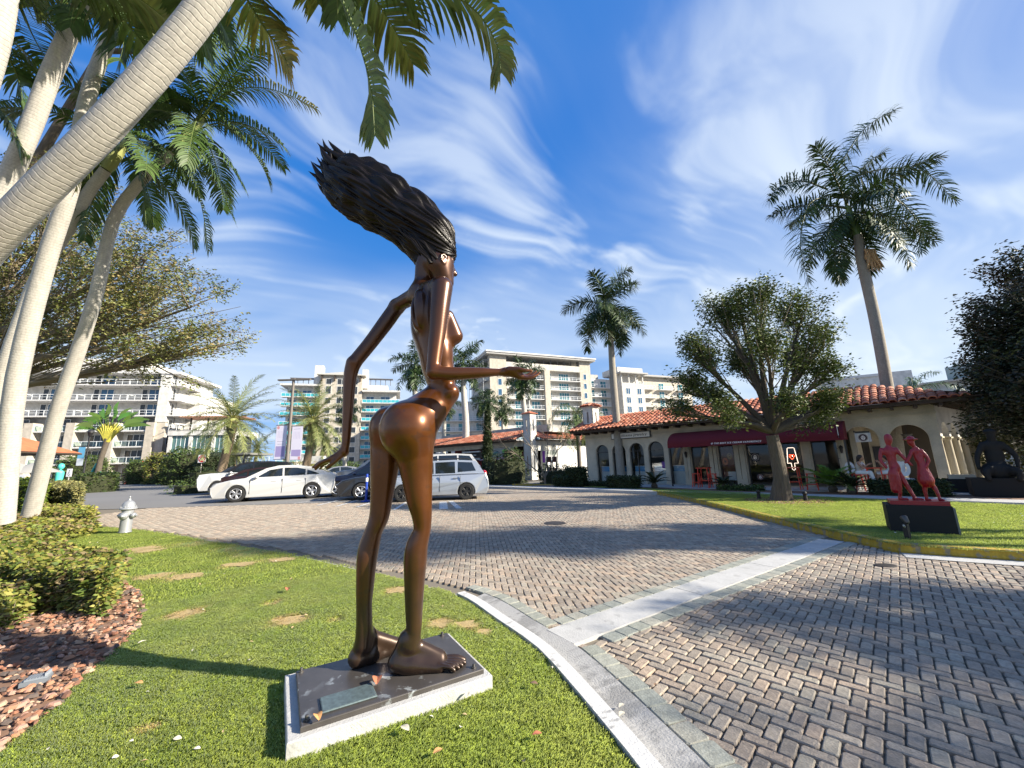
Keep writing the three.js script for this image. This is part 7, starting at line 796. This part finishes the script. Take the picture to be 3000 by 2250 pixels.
// fire hydrant
{ const m = new THREE.MeshStandardMaterial({ color: col(.34, .35, .36), metalness: .4, roughness: .4 }), p = [-9.615,0.08,-10.107], h = thing('fire_hydrant', 'silver painted fire hydrant at the lawn edge on the left', 'fire hydrant', p, .3); h.scale.setScalar(1.02);
  new MB().lathe([[0, 0], [.13, 0], [.13, .03], [.115, .035], [.112, .5], [.125, .52], [.125, .545]], 22).build('barrel', m, h); new MB().lathe([[.165, .546], [.17, .56], [.165, .585], [.13, .6], [.125, .65], [.105, .70], [.07, .735], [.035, .75], [.03, .775], [.02, .80], [0, .805]], 22).build('bonnet', m, h); for (let k = 0; k < 8; k++) { const a = k / 8 * TAU; const b = mesh('bolt', new THREE.CylinderGeometry(.013, .013, .03, 6), m, h); b.position.set(Math.cos(a) * .145, .605, Math.sin(a) * .145); }
  for (const [a, r, l, nm] of [[-.35, .055, .2, 'hose_cap'], [2.79, .055, .2, 'hose_cap'], [-1.55, .075, .19, 'pump_cap']]) { const g = new MB().lathe([[0, -.02], [r * .8, -.02], [r * .8, l - .07], [r * 1.15, l - .065], [r * 1.15, l - .02], [r * .8, l], [r * .4, l + .01], [r * .35, l + .05], [0, l + .05]], 14).geo(); g.rotateZ(-Math.PI / 2); g.rotateY(a); const c = mesh(nm, g, m, h); c.position.y = .40; } new MB().lathe([[0, .0], [.018, 0], [.018, .05], [0, .05]], 5, [0, .8, 0]).build('nut', m, h); }
// ---------- sculptures and people ----------
const bodyOf = (J, s = 1) => J;   // joints [x, y, z, r]
{ // red couple: a striding man and a woman, arms linked, on a black block
  const pb = [(7.106 + 7.873) / 2 * .9375, .1, (-7.902 - 7.425) / 2 * .9375], a = [6.555,0.1,-7.276], b = [7.204,0.1,-6.787], dx = b[0] - a[0], dz = b[2] - a[2], ry = Math.atan2(-dz, dx), w = Math.hypot(dx, dz), block = thing('plinth_block', 'black rectangular plinth with pale right side on the right lawn', 'plinth', [(a[0] + b[0]) / 2, .1, (a[2] + b[2]) / 2], ry);
  bx(block, 'block', mat({ color: col(.006, .006, .006), roughness: .75 }), -w / 2, 0, -.55, w / 2, .47, 0); bx(block, 'end_panel', mat({ color: col(.16, .17, .16), roughness: .7 }), w / 2 + .002, 0, -.53, w / 2 + .03, .44, -.02);
  const S2 = thing('couple_sculpture', 'glossy red sculpture of a man and woman standing close together', 'sculpture', [block.position.x, .57, block.position.z], ry), rm = new THREE.MeshPhysicalMaterial({ color: col(.26, .002, .008), roughness: .42, clearcoat: .25, clearcoatRoughness: .25 });
  bx(S2, 'base', rm, -.36, .002, -.47, .42, .06, -.03); const Z = -.24, q = (x, y, z, r) => [x, y, Z + z, r];
  const man = [{ prims: [...chain(q(-.20, .50, .03, .055), q(-.17, .30, .05, .042), q(-.19, .10, .03, .026)), ...chain(q(-.15, .50, -.05, .055), q(-.07, .30, -.04, .04), q(.01, .10, -.02, .025)), cap(q(-.20, .07, .03, .025), q(-.10, .075, .07, .02)), cap(q(.0, .07, -.02, .025), q(.11, .07, .02, .02))], k: .02 }, { prims: [ell(q(-.175, .54, 0).slice(0, 3), [.085, .09, .065]), ell(q(-.19, .68, 0).slice(0, 3), [.07, .15, .055]), ell(q(-.20, .79, 0).slice(0, 3), [.11, .08, .06]), cap(q(-.20, .86, 0, .032), q(-.19, .92, .0, .03)), ell(q(-.18, .985, 0).slice(0, 3), [.062, .085, .06])], k: .04 }, { prims: [...chain(q(-.31, .82, .0, .034), q(-.355, .67, .03, .028), q(-.30, .55, .07, .022)), ...chain(q(-.10, .82, .0, .034), q(-.01, .67, .05, .027), q(.06, .58, .06, .02))], k: .015 }, { prims: [cap(q(-.22, .44, .02, .075), q(-.24, .22, .02, .06))], k: .02 }];
  const woman = [{ prims: [...chain(q(.18, .36, .0, .04), q(.17, .22, .0, .034), q(.165, .09, 0, .02)), ...chain(q(.24, .36, -.03, .038), q(.31, .22, -.02, .032), q(.335, .09, 0, .02)), cap(q(.165, .07, 0, .022), q(.20, .07, .07, .018)), cap(q(.335, .07, 0, .022), q(.37, .07, .05, .018))], k: .02 }, { prims: [cap(q(.20, .62, 0, .055), q(.21, .36, 0, .115)), ell(q(.185, .71, 0).slice(0, 3), [.07, .12, .05]), cap(q(.17, .80, .0, .05), q(.15, .87, .01, .026)), ell(q(.12, .93, .02).slice(0, 3), [.05, .065, .05])], k: .04 }, { prims: [ell(q(.125, .965, .02).slice(0, 3), [.115, .014, .10]), ell(q(.125, .985, .02).slice(0, 3), [.055, .035, .055])], k: .015 }, { prims: [...chain(q(.11, .79, .02, .03), q(.04, .68, .06, .025), q(-.02, .62, .09, .019)), ...chain(q(.24, .79, .0, .03), q(.30, .66, .02, .025), q(.25, .55, .05, .019))], k: .015 }];
  const nm = ['man_figure', 'woman_figure']; [man, woman].forEach((g, i) => mesh(nm[i], solid(g, { cell: .011, K: .025, warp: (x, y, z) => .004 * n3(x * 30, y * 12, z * 30) }), rm, S2)); S2.scale.set(.94, 1.16, .94);
  const sp = thing('spotlight', 'black garden spotlight on a stake in front of the black plinth', 'spotlight', [6.237,0.1,-6.651], .4); new MB().box(-.035, 0, -.03, .035, .24, .03).build('stake_box', S.dark, sp); const hd = mesh('head', new MB().lathe([[0, -.06], [.035, -.05], [.05, .05], [.045, .06], [0, .045]], 12).geo(), mat({ color: col(.06, .06, .06), roughness: .3, metalness: .3 }), sp); hd.position.set(.03, .30, 0); hd.rotation.set(-.5, 0, -.3); new MB().tube([[-.03, .2, 0], [-.12, .235, .03]], [.016, .014], 6).build('arm', mat({ color: col(.3, .32, .3) }), sp);
  for (const [p, l] of [[[7.747,0.12,-13.005], 'small dark ground light left of the oak trunk'], [[8.564,0.12,-12.084], 'small dark ground light right of the oak trunk']]) { const g = thing('ground_light', l, 'ground light', p, 0, 'ground lights at the oak'); new MB().tube([[0, 0, 0], [0, .17, 0]], [.055, .05], 10).build('post', S.dark, g); const h = mesh('head', new MB().lathe([[0, -.05], [.05, -.04], [.062, .04], [0, .06]], 12).geo(), S.dark, g); h.position.y = .215; h.rotation.z = .4; }
}
{ // dark sculpture at the right edge, arms wide over a round seat
  const p = [14.292,0.12,-11.956], t = thing('dark_sculpture', 'black silhouetted seated figure sculpture at the right edge', 'sculpture', p, -.7), m = mat({ color: col(.006, .006, .006), roughness: .8 }); t.scale.set(.72, 1.12, .72); bx(t, 'pedestal', m, -.9, 0, -.5, .9, .45, .5);
  mesh('figure', solid([{ prims: [ell([0, .62, 0], [.5, .26, .34]), ell([0, 1.0, -.05], [.27, .34, .2]), ell([0, 1.28, -.02], [.3, .16, .17]), cap([0, 1.35, 0, .09], [.02, 1.46, .02, .08]), ell([.03, 1.56, .02], [.13, .16, .14]), ...chain([-.28, 1.3, 0, .09], [-.5, 1.0, .1, .08], [-.55, .72, .2, .06]), ...chain([.28, 1.3, 0, .09], [.52, 1.02, .1, .08], [.5, .74, .2, .06]), ...chain([-.2, .65, .2, .14], [-.42, .6, .5, .11], [-.4, .45, .55, .08]), ...chain([.2, .65, .2, .14], [.42, .6, .5, .11], [.4, .45, .55, .08])], k: .07 }, { prims: [ell([.03, 1.66, 0], [.19, .07, .17])], k: .03 }], { cell: .02, K: .05 }), m, t);
  const o = thing('dark_planter', 'long black planter beside the dark sculpture', 'planter', [14.819,0.12,-13.071], -.75); bx(o, 'box', m, -.7, 0, -.3, .6, .42, .3); bx(o, 'stone', S.stone, -.6, .421, -.2, .0, .55, .2);
}
{ // two women seated at the red table; built in the shop's own axes
  const skin = mat({ color: col(.38, .2, .12), roughness: .6 }), hair = mat({ color: col(.025, .016, .012), roughness: .6 }), cream = mat({ color: col(.55, .48, .42), roughness: .9 }), white = mat({ color: col(.72, .72, .7), roughness: .9 });
  function sitter(label, p, turn, o) { // faces +x, hips on the stool at height .63
    const t = thing('person', label, 'person', p, turn), h = .64, hip = [0, h + .07, 0], ch = [.05, h + .36, 0], nk = [.09, h + .50, 0], hd = [.14, h + .64, 0];
    const legs = [-1, 1].flatMap(s => { const sp = s * .07, K = [.36, h + .02 + (s > 0 ? .05 : 0), sp * 1.3], A = [o.foot[0] + (s > 0 ? .06 : 0), o.foot[1], sp * 1.2]; return [...chain([0, h + .06, sp, .085], [.2, h + .06, sp * 1.2, .075], [...K, .055]), ...chain([...K, .055], [lerp(K[0], A[0], .4), lerp(K[1], A[1], .4), K[2], .052], [...A, .032]), cap([...A, .032], [A[0] + .12, A[1] - .04, A[2], .022])]; });
    const fingers = (w, d) => [-1.5, -.5, .5, 1.5].map(k => cap([w[0] + .05, w[1], w[2] + k * .013, .008], [w[0] + .09 + (k === -.5 ? .008 : 0), w[1] - .01, w[2] + k * .015, .006])).concat([cap([w[0] + .015, w[1] + .01, w[2] - .02 * d, .009], [w[0] + .05, w[1] + .02, w[2] - .035 * d, .007])]);
    const arms = [-1, 1].flatMap(s => { const S0 = [ch[0] + .0, h + .44, s * .15], E = s > 0 ? [.19, h + .24, .20] : [.2, h + .27, -.19], W = s > 0 ? o.handR : o.handL; return [...chain([...S0, .045], [lerp(S0[0], E[0], .5), lerp(S0[1], E[1], .5), s * .19, .04], [...E, .034]), ...chain([...E, .034], [...W, .022]), cap([...W, .022], [W[0] + .05, W[1] + .005, W[2], .022]), ...fingers(W, s)]; });
    const torso = [ell(hip, [.11, .11, .14]), ell([.02, h + .22, 0], [.09, .15, .12]), ell(ch, [.10, .15, .145]), cap([...nk, .042], [.12, h + .58, 0, .04])], head = [ell(hd, [.082, .105, .075]), ell([hd[0] + .03, hd[1] - .05, 0], [.05, .06, .05]), cap([hd[0] + .075, hd[1] + .0, 0, .008], [hd[0] + .092, hd[1] - .025, 0, .013]), ell([hd[0] + .076, hd[1] - .055, 0], [.012, .008, .022])];
    mesh('body', solid([{ prims: legs, k: .03 }, { prims: torso, k: .05 }, { prims: arms, k: .012 }, { prims: head, k: .02 }], { cell: .0105, K: .03, cuts: [-1, 1].map(s => ell([hd[0] + .077, hd[1] + .012, s * .03], [.01, .008, .014])), kc: .008 }), skin, t);
    mesh('top', solid([{ prims: torso.slice(0, 3).map((e, i) => ell(e.c, [[.118, .118, .148], [.098, .158, .128], [.108, .14, .152]][i])), k: .05 }], { cell: .012, cuts: [cap([.1, h + .55, 0, .1], [.1, h + .6, 0, .1])], kc: .02 }), o.top, t);
    const lg = o.short ? legs.filter((_, i) => i % 3 === 0) : legs.filter((_, i) => i % 3 !== 2); mesh(o.short ? 'shorts' : 'trousers', solid([{ prims: lg.map(e => ({ ...e, f: (x, y, z) => e.f(x, y, z) - .012, near: undefined })), k: .03 }, { prims: [ell([0, h + .05, 0], [.125, .10, .155])], k: .03 }], { cell: .012, K: .03 }), o.bottom, t);
    mesh('hair', solid([{ prims: [ell([hd[0] - .025, hd[1] + .03, 0], [.095, .10, .088]), cap([hd[0] - .07, hd[1], 0, .07], [hd[0] - .12, hd[1] - (o.long ? .26 : .08), 0, .045])], k: .04 }], { cell: .012, cuts: [ell([hd[0] + .10, hd[1] - .03, 0], [.075, .10, .085])], kc: .01, warp: (x, y, z) => .004 * Math.sin(z * 160 + y * 20) }), hair, t);
    t.scale.setScalar(.86); return t; }
  sitter('seated woman with long dark hair, cream top and white trousers, left of the red table', sw(12.76, .12 + .07, 2.4), SITE - .1, { foot: [.42, .17], handR: [.34, 1.02, .1], handL: [.36, 1.05, -.1], top: cream, bottom: white, long: 1 });
  sitter('seated woman in white shorts with raised arms, right of the red table', sw(13.56, .12 + .07, 2.3), SITE + Math.PI + .15, { foot: [.46, .2], handR: [.3, 1.16, .1], handL: [.3, 1.12, -.12], top: white, bottom: white, short: 1 });
}
// ---------- street furniture ----------
{ const lp = thing('lamp_post', 'tall brown lamp post with two lilac event banners behind the cars', 'street lamp', [-19.365,1.044,-34]); lp.position.y = 0; const m = mat({ color: col(.16, .14, .12), roughness: .6 }), H = 9.2; new MB().tube([[0, 0, 0], [0, H, 0]], [.17, .11], 8).build('pole', m, lp); for (const s of [-1, 1]) { new MB().box(s < 0 ? -1.35 : .12, H - .02, -.15, s < 0 ? -.12 : 1.5, H + .1, .15).build('lamp_head', m, lp); } bx(lp, 'cap', m, -.16, H + .001, -.16, .16, H + .16, .16);
  const art = (k) => canvasTex(128, 320, (g) => { g.fillStyle = '#e6e0ec'; g.fillRect(0, 0, 128, 320); g.fillStyle = '#a79ac6'; g.fillRect(8, k ? 222 : 195, 112, k ? 60 : 100); g.fillStyle = '#d99a9a'; g.beginPath(); g.arc(k ? 108 : 22, k ? 300 : 18, 16, 0, 7); g.fill(); g.strokeStyle = '#8b87a0'; g.lineWidth = 3; g.beginPath(); g.moveTo(20, k ? 26 : 150); g.lineTo(100, k ? 24 : 152); g.moveTo(26, k ? 280 : 176); g.lineTo(96, k ? 284 : 176); g.stroke(); g.fillStyle = '#c9c2d6'; for (let i = 0; i < 5; i++) g.fillRect(24 + i * 17, 50, 5, 70); });
  for (const s of [-1, 1]) { const b = thing('event_banner', s < 0 ? 'left lilac and white banner on the lamp post' : 'right lilac and white banner on the lamp post', 'banner', [lp.position.x, 0, lp.position.z]); const y0 = s < 0 ? 2.3 : 2.2; bx(b, 'cloth', M.white, s < 0 ? -1.15 : .22, y0, -.015, s < 0 ? -.22 : 1.15, y0 + 2.9, .005); panel(b, 'print', art(s > 0), s < 0 ? -1.14 : .23, y0 + .01, s < 0 ? -.23 : 1.14, y0 + 2.89, .009); for (const y of [y0, y0 + 2.91]) bx(b, 'bracket', m, s < 0 ? -1.2 : .1, y, -.02, s < 0 ? -.1 : 1.2, y + .05, .02); } }
{ const b = thing('marker_post', 'slim blue plastic marker post with white band by the hatched bay', 'post', [-6.503,0,-17.702]); const m = mat({ color: col(.01, .05, .35), roughness: .5 }); new MB().tube([[0, .03, 0], [0, 1.18, 0]], .055, 10).build('tube', m, b); new MB().tube([[0, .85, 0], [0, 1.02, 0]], .058, 10).build('band', M.white, b); new MB().lathe([[0, 0], [.24, 0], [.22, .04], [.06, .06]], 12).build('foot', m, b); }
{ const b = thing('bollard', 'yellow bollard in front of the dark hedge block at left', 'bollard', [-38.337,0,-36.76]); new MB().lathe([[0, 0], [.13, 0], [.13, .95], [.11, 1.05], [0, 1.1]], 12).build('tube', mat({ color: col(.72, .42, .02), roughness: .6 }), b); b.scale.setScalar(1.15); }
{ const Y = thing('forked_sculpture', 'bright red Y shaped sculpture on a red disc beyond the road', 'sculpture', [-58.344,0.275,-64]); Y.position.y = 0; const m = mat({ color: col(.65, .02, .02), roughness: .4 }); new MB().tube([[-.1, .2, 0], [0, 1.5, 0], [-1.5, 3.3, 0]], [.3, .28, .22], 6).build('left_arm', m, Y); new MB().tube([[.2, .2, .1], [.15, 1.4, .1], [1.8, 3.3, 0]], [.3, .28, .22], 6).build('right_arm', m, Y); new MB().lathe([[0, .0], [2.9, 0], [2.7, .28], [0, .4]], 20).build('disc', mat({ color: col(.3, .03, .03), roughness: .6 }), Y); }
function signPost(name, label, p, h, draw, w, hh) { const t = thing(name, label, 'sign', p); t.position.y = 0; new MB().tube([[0, 0, -.03], [0, h, -.03]], .035, 6).build('post', S.grey, t); bx(t, 'plate', M.white, -w / 2, h - hh, -.01, w / 2, h, .004); panel(t, 'face', canvasTex(64, 64, draw), -w / 2 + .01, h - hh + .01, w / 2 - .01, h - .01, .007); return t; }
const bay = g => { g.fillStyle = '#eee'; g.fillRect(0, 0, 64, 64); g.fillStyle = '#444'; g.beginPath(); g.arc(30, 16, 5, 0, 7); g.fill(); g.fillRect(27, 22, 6, 16); g.strokeStyle = '#444'; g.lineWidth = 4; g.beginPath(); g.arc(30, 42, 11, 0, 5); g.stroke(); };
signPost('parking_sign', 'white parking sign left of the curved palm trunk', [-29.575,1.444,-24], 1.62, bay, .42, .55); signPost('parking_sign', 'white parking sign right of the curved palm trunk', [-33.418,1.326,-30], 2.0, bay, .42, .6);
signPost('no_entry_sign', 'red DO NOT ENTER sign at the car park entrance', [-36.107,0.602,-46], 3.4, g => { g.fillStyle = '#eee'; g.fillRect(0, 0, 64, 64); g.fillStyle = '#c01b22'; g.beginPath(); g.arc(32, 32, 30, 0, 7); g.fill(); g.fillStyle = '#fff'; g.font = 'bold 11px sans-serif'; g.textAlign = 'center'; g.fillText('DO NOT', 32, 22); g.fillRect(9, 28, 46, 9); g.fillText('ENTER', 32, 50); }, .9, .9);
{ const l = thing('street_lantern', 'black street lantern with a pale blue banner before the left apartments', 'street lamp', [-40.962,1.24,-38]); l.position.y = 0; const m = mat({ color: col(.02, .02, .022), roughness: .5 }); new MB().tube([[0, 0, 0], [0, 5.1, 0]], [.09, .05], 8).build('pole', m, l); new MB().lathe([[0, 5.1], [.12, 5.12], [.2, 5.5], [.34, 5.56], [.05, 5.85], [0, 5.95]], 10).build('lantern', m, l); bx(l, 'arm', m, -1.4, 4.2, -.03, 0, 4.26, .03); const b = thing('blue_banner', 'pale blue and white banner hanging from the street lantern', 'banner', [l.position.x, 0, l.position.z]); panel(b, 'cloth', canvasTex(64, 128, g => { g.fillStyle = '#6fb9dd'; g.fillRect(0, 0, 64, 80); g.fillStyle = '#e8eef0'; g.fillRect(0, 80, 64, 48); }), -.85, 2.4, -.2, 4.15, .02); bx(b, 'rod', m, -.9, 4.155, -.0, -.1, 4.19, .03); b.children[0].material.side = THREE.DoubleSide; }
{ const m = mat({ color: col(.08, .5, .42), roughness: .5 }); for (const [p, l, g] of [[[-37.523,1.331,-33], 'turquoise standing figure sculpture left of the parking sign', 0], [[-42.432,1.207,-40], 'turquoise leaning post sculpture beside the fan palm trunk', 1]]) { const t = thing('turquoise_sculpture', l, 'sculpture', p); t.position.y = 0; if (g) { new MB().tube([[-.5, 0, 0], [.5, 2.6, 0]], [.16, .1], 6).build('beam', m, t); new MB().tube([[.9, 0, 0], [1.0, 1.8, 0]], [.1, .08], 6).build('beam', m, t); } else mesh('figure', solid([{ prims: [cap([0, .5, 0, .2], [0, 1.7, 0, .26]), ell([0, 2.25, 0], [.22, .26, .2]), cap([-.15, .1, 0, .12], [-.08, .8, 0, .16]), cap([.15, .1, 0, .12], [.08, .8, 0, .16])], k: .1 }], { cell: .05, K: .06 }), m, t); } }
for (const [p, l] of [[[4.9,0,-5.626], 'flat dark leaf shaped drain lid on the paving near the yellow kerb']]) { const t = thing('drain_cover', l, 'drain cover', p); new MB().lathe([[0, .012], [.13, .012], [.14, -.01]], 16).build('lid', S.dark, t); t.scale.set(1, 1, .7); }
{ const t = thing('manhole_cover', 'small dark round cover in the paving beyond the statue legs', 'manhole cover', [0.944,0,-10.12]); new MB().lathe([[0, .012], [.26, .012], [.28, -.01]], 20).build('lid', S.dark, t); }
{ const b = thing('bare_branches', 'thin leafless branches reaching out of the planting beside the bell tower', 'shrub', sw(-2.2, 0, 1.5)), r = rng(12), br = (p, d, l, R, k) => { const pts = [p]; let q = V(...p), e = d.clone(); for (let i = 0; i < 5; i++) { e.add(V((r() - .5) * .25, (r() - .5) * .2 - .04 * i, (r() - .5) * .25)).normalize(); q = q.clone().addScaledVector(e, l / 5); pts.push(q.toArray()); } mb.tube(pts, pts.map((_, i) => R * (1 - .8 * i / 5)), 5, false); if (k) for (let i = 0; i < 3; i++) br(pts[2 + i], e.clone().add(V((r() - .5), (r() - .3), (r() - .5))).normalize(), l * .55, R * .45, k - 1); }, mb = new MB(); for (let i = 0; i < 4; i++) br([0, .5, 0], V(lerp(-.9, .6, i / 3), .95, lerp(.2, -.5, i / 3)).normalize(), 3.6, .05, 2); mb.tube([[0, 0, 0], [0, .6, 0]], [.07, .055], 6); mb.build('branch', VEG.twig, b); b.children[0].userData.kind = 'stuff'; }

scene.traverse(o => { if (o.isMesh) o.castShadow = o.receiveShadow = true; });
renderer.render(scene, camera);
